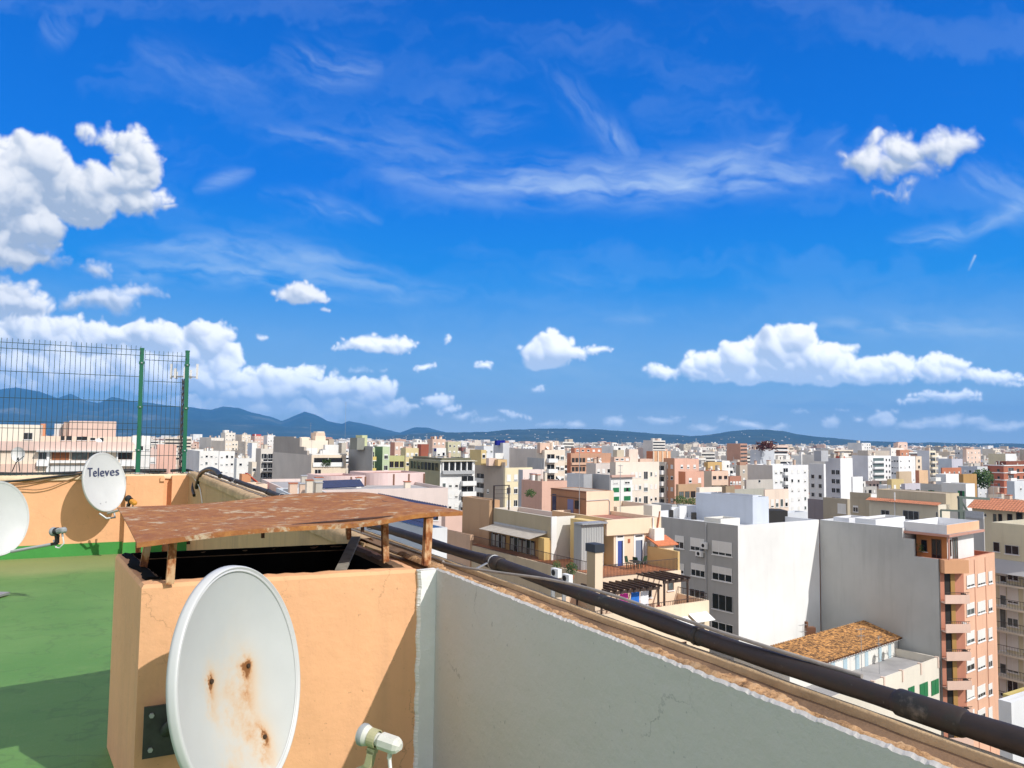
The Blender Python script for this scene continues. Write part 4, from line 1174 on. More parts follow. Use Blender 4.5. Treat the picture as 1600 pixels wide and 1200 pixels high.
def facade_far(mb, f_, z0, z1, style, glass, white, rr):
    """modelled openings of a small distant building, inside its own mesh"""
    st = 3.0; n = int((z1-z0-1.2)/st)
    if style == 'blank': return
    cols = max(1, int(f_.L/rr.choice((2.6, 3.2, 4.0))))
    for r in range(n):
        z = z1-1.6-st*r
        if style == 'band':
            f_.box(mb, .5, f_.L-.5, z-1.3, z, .003, .02, glass); f_.box(mb, .3, f_.L-.3, z-2.3, z-1.32, .0, .7, white)
            continue
        for c in range(cols):
            if rr.random() < .12: continue
            t = f_.L*(c+.5)/cols
            if style == 'mix' and c % 3 == 1:
                f_.box(mb, t-1.1, t+1.1, z-1.7, z+.1, .003, .02, glass); f_.box(mb, t-1.2, t+1.2, z-2.4, z-1.5, .02, .9, white)
            else:
                g = glass if rr.random() < .7 else M['blind']
                f_.box(mb, t-.55, t+.55, z-1.3, z, .003, .03, g)

def far_building(mb, P, z1, col, rr, roof, detail=True, ztop=None, base=0, styleL=None, styleR=None):
    wall = citywall(col)
    hull(mb, P, base, z1, wall, M[roof], .8, .25)
    if detail:
        f_ = Face(Vector((P[0].x, P[0].y, 0)), Vector((P[1].x, P[1].y, 0)), z1)
        g_ = Face(Vector((P[3].x, P[3].y, 0)), Vector((P[0].x, P[0].y, 0)), z1)
        facade_far(mb, f_, max(base, z1-22), z1, styleR or rr.choice(('win', 'win', 'mix', 'band', 'mix')), M['glass'], M['whitep'], rr)
        facade_far(mb, g_, max(base, z1-22), z1, styleL or rr.choice(('blank', 'win', 'mix', 'blank', 'win')), M['glass'], M['whitep'], rr)
    c, r, _, l = P; U, V = r-c, l-c
    for i in range(rr.choice((2, 3, 3, 4))):
        u, v = rr.uniform(.03, .7), rr.uniform(.05, .6); du, dv = rr.uniform(.1, .3), rr.uniform(.12, .35)
        q = [c+U*u+V*v, c+U*(u+du)+V*v, c+U*(u+du)+V*(v+dv), c+U*u+V*(v+dv)]
        hull(mb, q, z1-.8, z1+rr.uniform(1.2, 3.4), citywall(rr.choice((col, (240,238,232), (225,200,176), (206,198,186)))), M[rr.choice(('roofgrey','roofred'))], .2, .15)
        if rr.random() < .5: q1 = q[0].lerp(q[1], .35); mb.box((q1.x, q1.y, z1-.5), (*(U.normalized()*.9), 0), (*(V.normalized()*-.03), 0), (0, 0, 1.9), M['dark'])
    for i in range(rr.choice((4, 7, 10))):
        q = c+U*rr.uniform(.05, .95)+V*rr.uniform(.05, .9); s_ = rr.uniform(.4, 1.3); mb.box((q.x, q.y, z1-.8), (s_, 0, 0), (0, s_, 0), (0, 0, rr.uniform(1.0, 2.4)), rr.choice((M['whitep'], M['alu'], M['brick'], M['awning'], M['rooftan'], M['whitep'])))
    for i in range(rr.choice((0, 1, 2))):
        q = c+U*rr.uniform(.1, .9)+V*rr.uniform(.1, .8); mb.bar((q.x, q.y, z1-.5), (q.x, q.y, z1+rr.uniform(3, 6)), .16, .16, M['galv']); mb.box((q.x-.7, q.y, z1+2.8), (1.4, 0, 0), (0, .1, 0), (0, 0, .12), M['galv'])
    if rr.random() < .35 and detail:   # an awning or sheets on a line
        t_ = rr.uniform(.1, .6)*f_.L; mb.box(f_.pt(t_, z1-.2, .05), f_.d*rr.uniform(2, 4), f_.n*1.2-ZV*.5, ZV*.05, rr.choice((M['awning'], M['greens'], M['blue'], M['brick'])))

exec_order = []
class PB(Bld):
    """building from plan points (CCW, starting at the near corner)"""
    def __init__(s, P, z1, label, col, base=0, rim=.9, roof='roofgrey', cols=None, cat='apartment building', name='apartment_building', root=None, part='walls', cap=None):
        P = [Vector((p[0], p[1])) for p in P]
        s.P = P; s.z1 = z1; s.root = root or thing(name, (P[0].x, P[0].y, base), label, cat)
        s.faces = [Face(Vector((P[i].x, P[i].y, 0)), Vector((P[(i+1) % len(P)].x, P[(i+1) % len(P)].y, 0)), z1) for i in range(len(P))]
        s.right = s.faces[0]; s.left = s.faces[-1]
        s.tl = (P[-1]-P[0]).length; s.tr = (P[1]-P[0]).length
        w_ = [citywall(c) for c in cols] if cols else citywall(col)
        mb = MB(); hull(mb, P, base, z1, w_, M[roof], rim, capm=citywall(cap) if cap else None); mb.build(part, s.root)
def dn(px, py, k): p = at_down(px, py, k); return (p.x, p.y)
def V2(p): return Vector((p[0], p[1]))
def dirs(th): a = math.radians(th); return Vector((math.cos(a), math.sin(a))), Vector((-math.sin(a), math.cos(a)))
def column_hit(P, d, px, py=800):
    return intersect_col(Vector((P[0], P[1], 0)), Vector((d[0], d[1], 0)), px, py)

# ---------------- grey building with the blank white gable, just below us
k2 = EYE - at_depth(1153, 821.5, 86).z
C = V2(dn(1153, 821.5, k2)); Rr = V2(dn(1279.5, 812, k2)); Ll = V2(dn(1032, 807, k2))
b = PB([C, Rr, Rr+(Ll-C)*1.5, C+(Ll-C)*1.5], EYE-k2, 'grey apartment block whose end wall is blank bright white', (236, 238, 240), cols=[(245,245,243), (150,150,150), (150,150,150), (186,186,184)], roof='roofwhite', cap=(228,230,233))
for q in ((1112,844,1145,867), (1079,840,1102,861), (1056,838,1069,856)): pass
b.win('L', [(1113,846,1144,868), (1079,841,1101,861), (1055,837,1069,857)], 'blind')
b.win('L', [(1113,886,1144,908), (1080,881,1102,901)], 'blind')
b.win('L', [(1113,929,1145,954), (1078,921,1102,940)], 'dark')
b.win('L', [(1112,973,1146,990)], 'w')
b.win('L', [(1056,880,1069,896)], 'blind')
f_ = b.left
t0, t1, z0, z1_ = f_.rect(1104, 823, 1107, 935)
mb = MB(); mb.tube([f_.pt(t0, f_.O.z-.1, .09), f_.pt(t0, z0, .09)], .07, M['alu'], 8); mb.build('downpipe', b.root)
for q in ((1091,860,1100,869), (1099,847,1107,857)):
    t0, t1, z0, z1_ = f_.rect(*q); mb = MB(); f_.box(mb, t0, t1, z0, z1_, .12, .5, M['whitep'])
    c = f_.pt((t0+t1)/2, (z0+z1_)/2, .505); mb.tube([c, c+f_.n*.02], .2, M['dark'], 14)
    f_.box(mb, t0, t0+.05, z0-.12, z0, 0, .5, M['galv']); f_.box(mb, t1-.05, t1, z0-.12, z0, 0, .5, M['galv']); mb.build('air_conditioner', b.root)
b.tpx(1087, 1176, 1201, 777, (205,214,228), v0=.30)
b.tpx(1130, 1176, 1186, 774, (214,221,233), v0=.38)
b.tpx(1100, 1126, 1156, 811, (240,238,228), v0=.16)
b.tpx(1035, 1062, 1085, 803, (215,220,228), v0=.95, name='roof_room')
rr = random.Random(2)
for (x, y, w_, h, c) in ((1050,803,1.1,1.3,'whitep'), (1062,804,.9,1.6,'whitep'), (1075,802,1.4,1.5,'whitep'), (1046,806,.5,1.2,'dark'), (1081,806,.6,.9,'dark'), (1180,812,4,1.6,'dark')):
    p = at_plane(x, y+6, Vector((0, 0, EYE-k2-.9)), ZV)
    mb = MB(); mb.box(p, (w_, 0, 0), (0, w_*.7, 0), (0, 0, h), M[c]); mb.build('roof_plant', b.root)
grey_b = b
# wing with the long blank side, its white greyed for shade, ending in the peach flats
E_ = V2(dn(1281, 812, k2)); D_ = V2(dn(1410, 824.5, k2)); d_ = (D_-E_).normalized()
n3 = Vector((d_.y, -d_.x, 0))
kT = EYE - at_plane(1466, 874, Vector((E_.x, E_.y, 0)), n3).z
Q1 = V2(dn(1466, 874, kT)); Q2 = V2(dn(1505, 873.5, kT)); fd = (V2(dn(1554, 863, kT))-Q2)
Q3 = Q2+fd; back = -d_*15
wing = PB([D_, D_+Vector((fd.x, fd.y)).normalized()*9, E_+Vector((fd.x, fd.y)).normalized()*9, E_], EYE-k2, 'long white roofed wing with a blank shaded side wall reaching the peach flats', (200,202,200), cols=[(240,240,240), (200,200,200), (200,200,200), (196,198,195)], roof='roofwhite', cap=(232,234,236))
mb = MB()
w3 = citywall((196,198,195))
z8 = EYE-kT
s1 = D_ + d_*1.2
mb.face([(D_.x, D_.y, 0), (Q1.x, Q1.y, 0), (Q1.x, Q1.y, z8), (s1.x, s1.y, z8), (s1.x, s1.y, z8+1.8), (D_.x, D_.y, z8+1.8)], w3)
o3 = Vector((fd.x, fd.y)).normalized()*.3
mb.face([(D_.x+o3.x, D_.y+o3.y, 0), (Q1.x+o3.x, Q1.y+o3.y, 0), (Q1.x+o3.x, Q1.y+o3.y, z8), (s1.x+o3.x, s1.y+o3.y, z8), (s1.x+o3.x, s1.y+o3.y, z8+1.8), (D_.x+o3.x, D_.y+o3.y, z8+1.8)][::-1], w3)
mb.face([(s1.x, s1.y, z8), (Q1.x, Q1.y, z8), (Q1.x+o3.x, Q1.y+o3.y, z8), (s1.x+o3.x, s1.y+o3.y, z8)], w3)
mb.face([(D_.x, D_.y, z8+1.8), (s1.x, s1.y, z8+1.8), (s1.x+o3.x, s1.y+o3.y, z8+1.8), (D_.x+o3.x, D_.y+o3.y, z8+1.8)], w3)
mb.face([(s1.x, s1.y, z8+1.8), (s1.x, s1.y, z8), (s1.x+o3.x, s1.y+o3.y, z8), (s1.x+o3.x, s1.y+o3.y, z8+1.8)], w3)
mb.build('side_wall', wing.root)
wing.top(.1, .9, .35, .6, .5, (238,240,242)); wing.top(.15, .6, .7, .9, .35, (235,236,240))

# peach flats with stacked corner balconies
P4 = [Q1+o3*1.1, Q2, Q3, Q3-d_*14, Q1-d_*14+o3*1.1]
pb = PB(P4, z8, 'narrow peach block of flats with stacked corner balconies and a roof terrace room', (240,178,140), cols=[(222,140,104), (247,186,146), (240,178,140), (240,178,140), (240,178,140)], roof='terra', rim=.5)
F1, F2 = pb.faces[0], pb.faces[1]
ys = [(893, 927, 938), (938, 972, 984), (984, 1015, 1027), (1027, 1060, 1071), (1071, 1104, 1115), (1115,1148,1159)]
pk = citywall((250,206,182))
for i, (ya, yb, yc) in enumerate(ys):
    _, _, zf, zt_ = F1.rect(1480, ya, 1500, yb)
    L = F1.L
    mb = MB()
    # solid balcony front, returns
    F1.box(mb, -.05, L, zf-.78, zf-.02, .75, .87, pk); F1.box(mb, -.05, L, zf-.9, zf-.781, -.0, .87, pk)
    F1.box(mb, L-.12, L, zf-.78, zf-.02, 0, .749, pk)
    o = mb.build('balcony', pb.root)
    mb = MB(); F1.box(mb, 0, L, zf+.22, zf+.26, .80, .84, M['grail'])
    for k in range(12): F1.box(mb, .05+L*k/12, .08+L*k/12, zf-.02, zf+.22, .81, .83, M['grail'])
    q = mb.build('railing', pb.root); q.parent = o
    mb = MB(); F1.box(mb, L*.18, L*.42, zf-.75, zt_-.2, .003, .02, M['dark']); F1.box(mb, L*.42, L*.60, zf-.75, zt_-.2, .003, .10, simple('ochre_shutter', (.42,.24,.07), .6) if i == 0 else M['ochre_sh'])
    if i == 0: M['ochre_sh'] = mb.mats[-1]
    q = mb.build('balcony_door', pb.root); q.parent = o
    mb = MB(); c = F1.pt(L*.75, zf-.7, .4); mb.box(c, F1.d*.35, F1.n*.3, ZV*.8, M['dark'] if i != 1 else M['whitep'])
    mb.bar(c+F1.n*.3, c+F1.n*.3+F1.d*.5+ZV*.6, .04, .04, M['alu']); q = mb.build('balcony_chair' if i % 2 else 'balcony_table', pb.root); q.parent = o
    # windows on the sunny side
    dy = (yb-ya)
mb = MB()
F1.box(mb, -.05, F1.L, z8-1.35, z8+.0, .0, .87, citywall((240,170,112))); mb.build('corner_parapet', pb.root)
rows4 = [900, 944, 988, 1031, 1075, 1112]
for i, y in enumerate(rows4):
    pb2 = pb; 
    for (x0, x1) in ((1510,1522), (1527,1539), (1544,1550)):
        sl_ = (x0-1510)*-.10
        t0, t1, z0, z1_ = F2.rect(x0, y-2+sl_*1.6, x1, y+17+sl_*1.6); window(F2, pb.root, t0, t1, z0, z1_, 'blind' if rr.random() < .8 else 'w')
for (xa,) in ((1524,), (1541,)):
    t0, _ = F2.uv(xa, 960); mb = MB(); F2.box(mb, t0, t0+.06, 0, z8-.3, .0, .05, citywall((220,150,118))); mb.build('render_joint', pb.root)
# terrace room and canopy
def px_on(px, py, z): p = at_plane(px, py, Vector((0, 0, z)), ZV); return Vector((p.x, p.y))
zc = z8 + 2.35
u_ = (Q3-Q2).normalized(); vb = -d_
K_ = V2(dn(1485, 872.5, kT)) + vb*.3
wl = max(2.0, min(7, column_hit(K_, vb, 1432, 850))); wr = max(2.5, min(7, column_hit(K_, u_, 1523, 850)))
mb = MB(); och = citywall((232,146,56))
hull(mb, [K_, K_+u_*wr, K_+u_*wr+vb*wl, K_+vb*wl], z8-.5, zc-.05, [citywall((242,242,240)), och, och, och], M['roofgrey'], .05, .05); mb.build('terrace_room', pb.root)
c0 = K_
mb = MB(); hull(mb, [K_-u_*1.6-vb*.9, K_+u_*(wr+.7)-vb*.9, K_+u_*(wr+.7)+vb*(wl+1), K_-u_*1.6+vb*(wl+1)], zc, zc+.25, citywall((214,150,128)), M['roofgrey'], .01, .1); mb.build('canopy', pb.root)
mb = MB(); hull(mb, [K_-u_*1.2-vb*.5, K_+u_*(wr+.3)-vb*.5, K_+u_*(wr+.3)+vb*(wl+.8), K_-u_*1.2+vb*(wl+.8)], zc+.25, zc+1.2, [citywall((250,190,140)), citywall((250,190,140)), citywall((240,240,240)), citywall((240,240,240))], M['roofwhite'], .8, .15, capm=citywall((235,235,238))); mb.build('roof_parapet', pb.root)
fr_ = Face(Vector((*(K_+vb*wl), 0)), Vector((*K_, 0)), zc)
window(fr_, pb.root, wl*.50, wl*.82, z8-.35, zc-.5, 'brown'); window(fr_, pb.root, wl*.16, wl*.36, z8+.4, zc-.7, 'brown')
fr_ = Face(Vector((*K_, 0)), Vector((*(K_+u_*wr), 0)), zc)
window(fr_, pb.root, .4, .95, z8+.1, zc-.5, 'brown'); window(fr_, pb.root, 1.3, 2.6, z8-.35, zc-.35, 'brown')
mb = MB(); q = K_-u_*1.4-vb*.7; mb.box((q.x, q.y, z8-.4), (.16, 0, 0), (0, .16, 0), (0, 0, 2.8), citywall((214,150,128))); mb.build('canopy_post', pb.root)
mb = MB()
for k in range(60):
    c = Vector((*(K_-u_*.9+vb*(wl-.8)), z8+.3+rr.random()*.9)) + Vector((rr.uniform(-.3,.3), rr.uniform(-.3,.3), 0)); d = Vector((rr.uniform(-1,1), rr.uniform(-1,1), rr.uniform(-.2,1)))*.2
    mb.face([c, c+d, c+d*.5+Vector((.05,.05,.1))], M['plantg'])
mb.build('plant', label='green plant in the corner of the peach terrace room', cat='plant')

# ---------------- cream house with the terraces and the rooftop box
FD, PD = dirs(32)
kA = 10.6
A0 = V2(dn(942, 904, kA)); tR = column_hit(A0, FD, 1064, 889); tL = 22
hs_ = PB([A0, A0+FD*tR, A0+FD*tR+PD*tL, A0+PD*tL], EYE-kA, 'cream terraced building with tiled terraces and a brown box room on its roof', (250,222,186), roof='terra', rim=.02, name='terraced_building', cat='building', cols=[(250,222,186), (240,210,170), (240,210,170), (214,190,150)])  # left wall colour darkened as the shaded side
rt = hs_.root
zT = EYE-kA
def HB(name, c, fl, pl, z0, z1, cols, roof='roofgrey', rim=.3, thick=.2, cap=None):  # last of cols is the left wall, darkened where it lies in shade
    mb = MB(); P = [c, c+FD*fl, c+FD*fl+PD*pl, c+PD*pl]
    hull(mb, P, z0, z1, [citywall(x) for x in cols] if isinstance(cols, list) else citywall(cols), M[roof], rim, thick, capm=citywall(cap) if cap else None)
    o = mb.build(name, rt)
    return o, [Face(Vector((P[i].x, P[i].y, 0)), Vector((P[(i+1) % 4].x, P[(i+1) % 4].y, 0)), z1) for i in range(4)]
def at_z(px, py, z): p = at_plane(px, py, Vector((0, 0, z)), ZV); return Vector((p.x, p.y))
crm = (252, 222, 184); yel_ = (238, 200, 120)
# right wing
doorp = at_z(970, 884, zT)
cA = doorp - FD*((doorp-A0).dot(FD)) ; cA = A0 + PD*((doorp-A0).dot(PD))
tA = column_hit(cA, FD, 959, 860); wA = column_hit(cA, FD, 1030, 850) - tA
zA = at_plane(1000, 809.5, Vector((*cA, 0)), Vector((FD.y, -FD.x, 0))).z
o, fa = HB('right_wing', cA+FD*tA, wA, 9, zT, zA, [crm, crm, crm, (226,190,130)], 'roofred', .35)
FA = fa[0]
t0 = FA.uv(945, 830)[0]
mb = MB(); FA.box(mb, t0, FA.L, FA.uv(1000, 833)[1], zA-.004, .0, .25, citywall(crm)); mb.build('upper_wall', rt)
for (x0, y0, x1, y1, frx, cur) in ((965,845,972.5,884,(962,836,975,885), (60,80,150)), (993,844,1003,879,(990,834,1006,880), (120,130,150))):
    t0, t1, z0, z1_ = FA.rect(*frx); mb = MB(); FA.box(mb, t0, t1, zT+.01, z1_, .26, .32, M['whitep']) if False else FA.box(mb, t0, t1, zT+.01, z1_, .004, .03, M['whitep'])
    o = mb.build('door_surround', rt)
    t0, t1, z0, z1_ = FA.rect(x0, y0, x1, y1); mb = MB(); FA.box(mb, t0, t1, zT+.02, z1_, .032, .05, simple('door_curtain', lin(cur), .8)); FA.box(mb, t1-.12, t1, zT+.02, z1_, .051, .07, M['navy'])
    q = mb.build('door', rt)
    t0, t1, z0, z1_ = FA.rect(x0-.5, y0-7.5, x1+.5, y0-5.5); mb = MB(); FA.box(mb, t0, t1, z0, z1_, .032, .05, M['dark']); mb.build('fanlight', rt)
t0, t1, z0, z1_ = FA.rect(981, 842, 984, 848); mb = MB(); FA.box(mb, t0, t1, z0, z1_, .01, .06, M['brick']); mb.build('wall_lamp', rt)
t0, t1, z0, z1_ = FA.rect(1006.5, 846, 1014, 884); mb = MB(); FA.box(mb, t0, t1, zT+.01, z1_, .02, .3, M['alu']); FA.box(mb, t0+.1, t1-.05, zT+.1, z1_-.1, .301, .31, simple('old_curtain', (.5,.45,.33), .9)); mb.build('glazed_screen', rt)
# tile-topped lean-to shed
t0, t1, z0, z1_ = FA.rect(1015, 848, 1036, 885); mb = MB(); FA.box(mb, t0, t1, zT+.01, z1_, .01, 1.3, citywall(crm)); mb.build('store', rt)
mb = MB(); a0_ = FA.pt(t0-.5, z1_+.55, .0); mb.box(a0_, FA.d*(t1-t0+.8), FA.n*1.6-ZV*.6, ZV*.08, M['terraroof'] if 'terraroof' in M else simple('orange_roof_tile', (.55,.17,.07), .7, 0, .2, 4)); mb.build('store_roof', rt)
# side walls at the right end
eR = A0 + FD*(tR-.25)
mb = MB(); mb.box((*(eR+PD*.1), zT), Vector((*(PD*4.2), 0)), Vector((*(FD*.22), 0)), ZV*1.5, citywall((232,190,110))); mb.box((*(eR+PD*4.31), zT), Vector((*(PD*4.0), 0)), Vector((*(FD*.22), 0)), ZV*3.4, citywall((232,190,110))); mb.build('party_wall', rt)
mb = MB(); q = eR+FD*.3+PD*3.2; mb.box((*q, zT-2), Vector((*(PD*2.0), 0)), Vector((*(FD*1.1), 0)), ZV*5.0, citywall((244,240,232)))
for k_, c_l in ((0, M['whitep']), (.5, M['brick'])): mb.tube([(*(q+PD*.5+FD*(.3+k_)), zT+3), (*(q+PD*.5+FD*(.3+k_*1.5)), zT+3.9+k_)], .06, c_l, 8)
mb.build('flue_block', rt)
# terrace railing of the right terrace
def railing(mb, a, b, z, h=.95, step=.14, m=None):
    m = m or M['grail']; a, b = Vector((*a, 0)), Vector((*b, 0)); L = (b-a).length; d = (b-a).normalized()
    mb.bar(a+ZV*(z+h), b+ZV*(z+h), .05, .04, m); mb.bar(a+ZV*(z+.08), b+ZV*(z+.08), .03, .03, m)
    n = int(L/step)
    for i in range(n+1): q = a+d*(L*i/n); mb.bar(q+ZV*z, q+ZV*(z+h), .022, .022, m, d)
mb = MB(); railing(mb, A0+FD*.1+PD*.1, A0+FD*(tR-.3)+PD*.1, zT); mb.build('terrace_railing', rt)
mb = MB(); railing(mb, A0+PD*.3+FD*.1, A0+PD*(tL-.3)+FD*.1, zT, step=.2); mb.build('terrace_railing', rt)
# left wing with glazed front
kB = 6.9
cB = V2(dn(861, 808, kB)); zB = EYE-kB
tB = column_hit(cB, PD, 770, 793); wB = column_hit(cB, FD, 905, 806)
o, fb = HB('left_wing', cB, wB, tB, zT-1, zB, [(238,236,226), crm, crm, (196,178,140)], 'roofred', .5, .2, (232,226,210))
FB = fb[3]
t0, t1, z0, z1_ = FB.rect(735, 780, 770, 800)
o, fb2 = HB('party_wall', cB+PD*(tB+.01)-FD*.4, 1.2, 5.5, zT-1, zB+.75, (205,160,112), 'rooftan', .1)
mb = MB(); zl_ = FB.uv(800, 832)[1]
FB.box(mb, 1.0, FB.L-.02, zT+.01, zl_, .0, .12, citywall((222,170,78))); mb.build('ochre_front', rt)
for (x0, y0, x1, y1) in ((761,827,792,858), (799,834,838,872)):
    t0, t1, z0, z1_ = FB.rect(x0, y0, x1, y1)
    mb = MB(); FB.box(mb, t0, t1, zT+.05, zl_-.35, .122, .14, M['glass'])
    n = 6
    for i in range(n+1): tt = t0+(t1-t0)*i/n; FB.box(mb, tt-.04, tt+.04, zT+.05, zl_-.35, .141, .19, M['alu'] if i % 3 else M['brownp'])
    for i in (0, 2, 3, 5): tt = t0+(t1-t0)*(i+.15)/n; FB.box(mb, tt, tt+(t1-t0)*.11, zT+.1, zl_-.5, .1405, .15, simple('net_curtain', (.35,.34,.30), .9))
    mb.build('patio_door', rt)
mb = MB(); tq = FB.L
for i in range(9):
    a = .7 + (tq-1.2)*i/9; bq = .7+(tq-1.2)*(i+1)/9
    mb.box(FB.pt(a, zl_+.55, .05), FB.d*(bq-a-.02), FB.n*1.9-ZV*.42, ZV*.03, M['awning'])
mb.build('awning', rt)
mb = MB(); FB.box(mb, .5, tq-.6, zl_+.56, zl_+.72, .0, .16, M['alu']); mb.build('awning_box', rt)
# ochre pier and return at the near end
mb = MB(); FB.box(mb, tq-.9, tq-.02, zT+.01, zl_+.2, .122, .7, citywall((236,196,104))); mb.build('pier', rt)
mb = MB(); fq = Face(Vector((*(cB-Vector((FB.n.x, FB.n.y))*0), 0)), Vector((*(cB+FD*wB), 0)), zB)
mb2 = MB()
# stained white gable, shadowed strip and steel stair
FW_ = fb[0]
mb = MB(); FW_.box(mb, .0, .55, zT-.5, zB+.05, .0, .10, M['whitep']); mb.build('white_quoin', rt)
zst = at_depth(920, 803, cB.y+3).z
mb = MB(); c1 = V2((at_depth(908,875,64.5).x, 64.5))
hw = column_hit(c1, FD, 943, 870)
mb.box((*c1, zT-1), Vector((*(FD*hw), 0)), Vector((*(PD*1.0), 0)), ZV*(zst-zT+.9), citywall((182,184,182)))
for i in range(9): mb.box((*(c1+FD*(.02+hw*i/9)-PD*.03), zT-.9), Vector((*(FD*.05), 0)), Vector((*(PD*.03), 0)), ZV*(zst-zT+.6), M['alu'])
mb.build('metal_clad_stair', rt)
mb = MB(); mb.box((*(c1-FD*.15-PD*.35), zst-.1), Vector((*(FD*(hw+.3)), 0)), Vector((*(PD*1.2), 0)), ZV*.12, M['galv']); mb.build('stair_canopy', rt)
# small glazed bay between
t0, t1, z0, z1_ = FA.rect(946, 846, 956, 870)
c2 = c1+FD*(hw+.05)+PD*1.5
mb = MB(); mb.box((*c2, zT), Vector((*(FD*1.3), 0)), Vector((*(PD*3.2), 0)), ZV*3.6, citywall((240,205,120))); mb.build('bay', rt)
fbay = Face(Vector((*c2, 0)), Vector((*(c2+FD*1.3), 0)), zT+3.6); window(fbay, rt, .15, 1.1, zT+1.0, zT+2.7, 'brown')
# roof room
cC = at_depth(916, 812, 73); cC = V2((cC.x, cC.y)); zr = at_depth(916, 768, cC.y).z
lw = column_hit(cC, PD, 861, 760); rw = column_hit(cC, FD, 959, 757)
o, fr4 = HB('roof_room', cC, rw, lw, zT+1.0, zr, [(250,214,178), crm, crm, (184,128,84)], 'rooftan', .04, .25, (190,130,90))  # brown left wall carries the shade in its colour
mb = MB(); fl = fr4[3]; t0, t1, z0, z1_ = fl.rect(863, 772, 869, 812); fl.box(mb, t0, t1, z0-.5, z1_, .003, .03, M['navy']); mb.build('door', rt)
mb = MB(); t0, t1, z0, z1_ = fl.rect(887, 780, 896, 808); fl.box(mb, t0, t1, z0-.5, z1_, .003, .03, simple('blue_door', lin((110,112,150)), .6)); mb.build('door', rt)
mb = MB(); t0, t1, z0, z1_ = fl.rect(901, 782, 906, 795); fl.box(mb, t0, t1, z0, z1_, .003, .25, M['dark']); mb.build('meter_box', rt)
mb = MB(); fl.box(mb, 0, fl.L, zr-.75, zr-.68, .003, .05, M['brownp']); fl.box(mb, 0, fl.L, zr-.1, zr-.02, .003, .06, M['brownp']); mb.build('cable_tray', rt)
mb = MB(); fq = fr4[0]; t0, _ = fq.uv(950, 800); mb.tube([fq.pt(0, zr-.85, .06), fq.pt(t0, zr-.8, .06), fq.pt(t0+.15, zr-1.0, .06), fq.pt(t0+.15, zT+3, .06)], .035, M['alu'], 6); mb.build('conduit', rt)
# far wing roofs: cream parapets right of the roof room
c5 = V2((at_depth(964, 800, 80).x, at_depth(964, 800, 80).y)); z5 = at_depth(964, 792, 80).z
w5 = column_hit(c5, FD, 1031, 790)
HB('rear_wing', c5, w5, 6, zT, z5, [(250,232,200), (250,232,200), crm, crm], 'roofred', .6)
mb = MB(); q = V2((at_depth(1019, 810, 74).x, at_depth(1019, 810, 74).y)); mb.box((*q, zT), Vector((*(FD*1.1), 0)), Vector((*(PD*1.2), 0)), ZV*(at_depth(1019, 790, 74).z-zT), citywall((244,236,220))); mb.build('chimney_stack', rt)
# tall flue at the terrace corner
q = V2((at_depth(930, 864, 57.5).x, at_depth(930, 864, 57.5).y)); zq = at_depth(930, 864, 57.5).z
lf = column_hit(q, PD, 917, 864); rf_ = column_hit(q, FD, 942, 864)
mb = MB(); hull(mb, [q, q+FD*rf_, q+FD*rf_+PD*lf, q+PD*lf], 20, zq, [citywall((250,222,186)), citywall((250,222,186)), citywall((250,222,186)), citywall((196,170,130))], M['roofgrey'], .1, .1); st_ = mb.build('flue_stack', rt)  # left face is a darker copy of the cream for shade
mb = MB(); e = .08; mb.box((*(q-FD*e-PD*e), zq+.02), Vector((*(FD*(rf_+2*e)), 0)), Vector((*(PD*(lf+2*e)), 0)), ZV*.58, simple('slate_blue_cowl', (.025,.032,.045), .6)); cw = mb.build('cowl', rt); cw.parent = st_
# lower terrace and pergola
kL = 12.4
cL = V2(dn(1108, 938, kL)); zL = EYE-kL
cL0 = cL - FD*11.5
mb = MB(); P = [cL0, cL, cL+PD*6.5, cL0+PD*6.5]
hull(mb, P, 0, zL, [citywall((250,222,184)), citywall((240,210,170)), citywall((240,210,170)), citywall((220,190,150))], M['terra'], .9, .18); mb.build('lower_wing', rt)  # left wall toned down as its shaded side
FL = Face(Vector((*cL0, 0)), Vector((*cL, 0)), zL)
for (x0, y0, x1, y1) in ((1076,958,1104,968), (1056,965,1074,975)):
    t0, t1, z0, z1_ = FL.rect(x0, y0, x1, y1); mb = MB(); mb.box(FL.pt(t0, z1_, .0), FL.d*(t1-t0), FL.n*.9-ZV*.45, ZV*.04, M['whitep']); mb.build('window_awning', rt)
for (x0, y0, x1, y1) in ((1040,1000,1052,1014), (1060,1003,1072,1020), (1084,985,1098,1003)):
    t0, t1, z0, z1_ = FL.rect(x0, y0, x1, y1); window(FL, rt, t0, t1, z0, z1_, 'brown')
mb = MB()
zp = zL + 1.3; w0 = cL0+FD*1.2+PD*.5
pw = M['wood']
for (a, b_, lo) in ((0, 5.6, 0), (6.0, 8.6, .35)):
    for v_ in (.0, 2.9):
        mb.bar(Vector((*(w0+FD*a+PD*v_), zp+lo)), Vector((*(w0+FD*b_+PD*v_), zp+lo)), .14, .2, pw)
    for i in range(int((b_-a)/.62)+1):
        x = a+.62*i; mb.bar(Vector((*(w0+FD*x-PD*.3), zp+lo+.19)), Vector((*(w0+FD*x+PD*3.1), zp+lo+.19)), .09, .15, pw)
    for x in (a+.1, b_-.1):
        for v_ in (.0, 2.9): mb.bar(Vector((*(w0+FD*x+PD*v_), zL-.88)), Vector((*(w0+FD*x+PD*v_), zp+lo)), .12, .12, pw, Vector((*FD, 0)))
for v_ in (1.0, 2.0): mb.bar(Vector((*(w0+PD*v_), zp+.02)), Vector((*(w0+FD*5.6+PD*v_), zp+.02)), .1, .12, pw)
mb.build('pergola', rt)
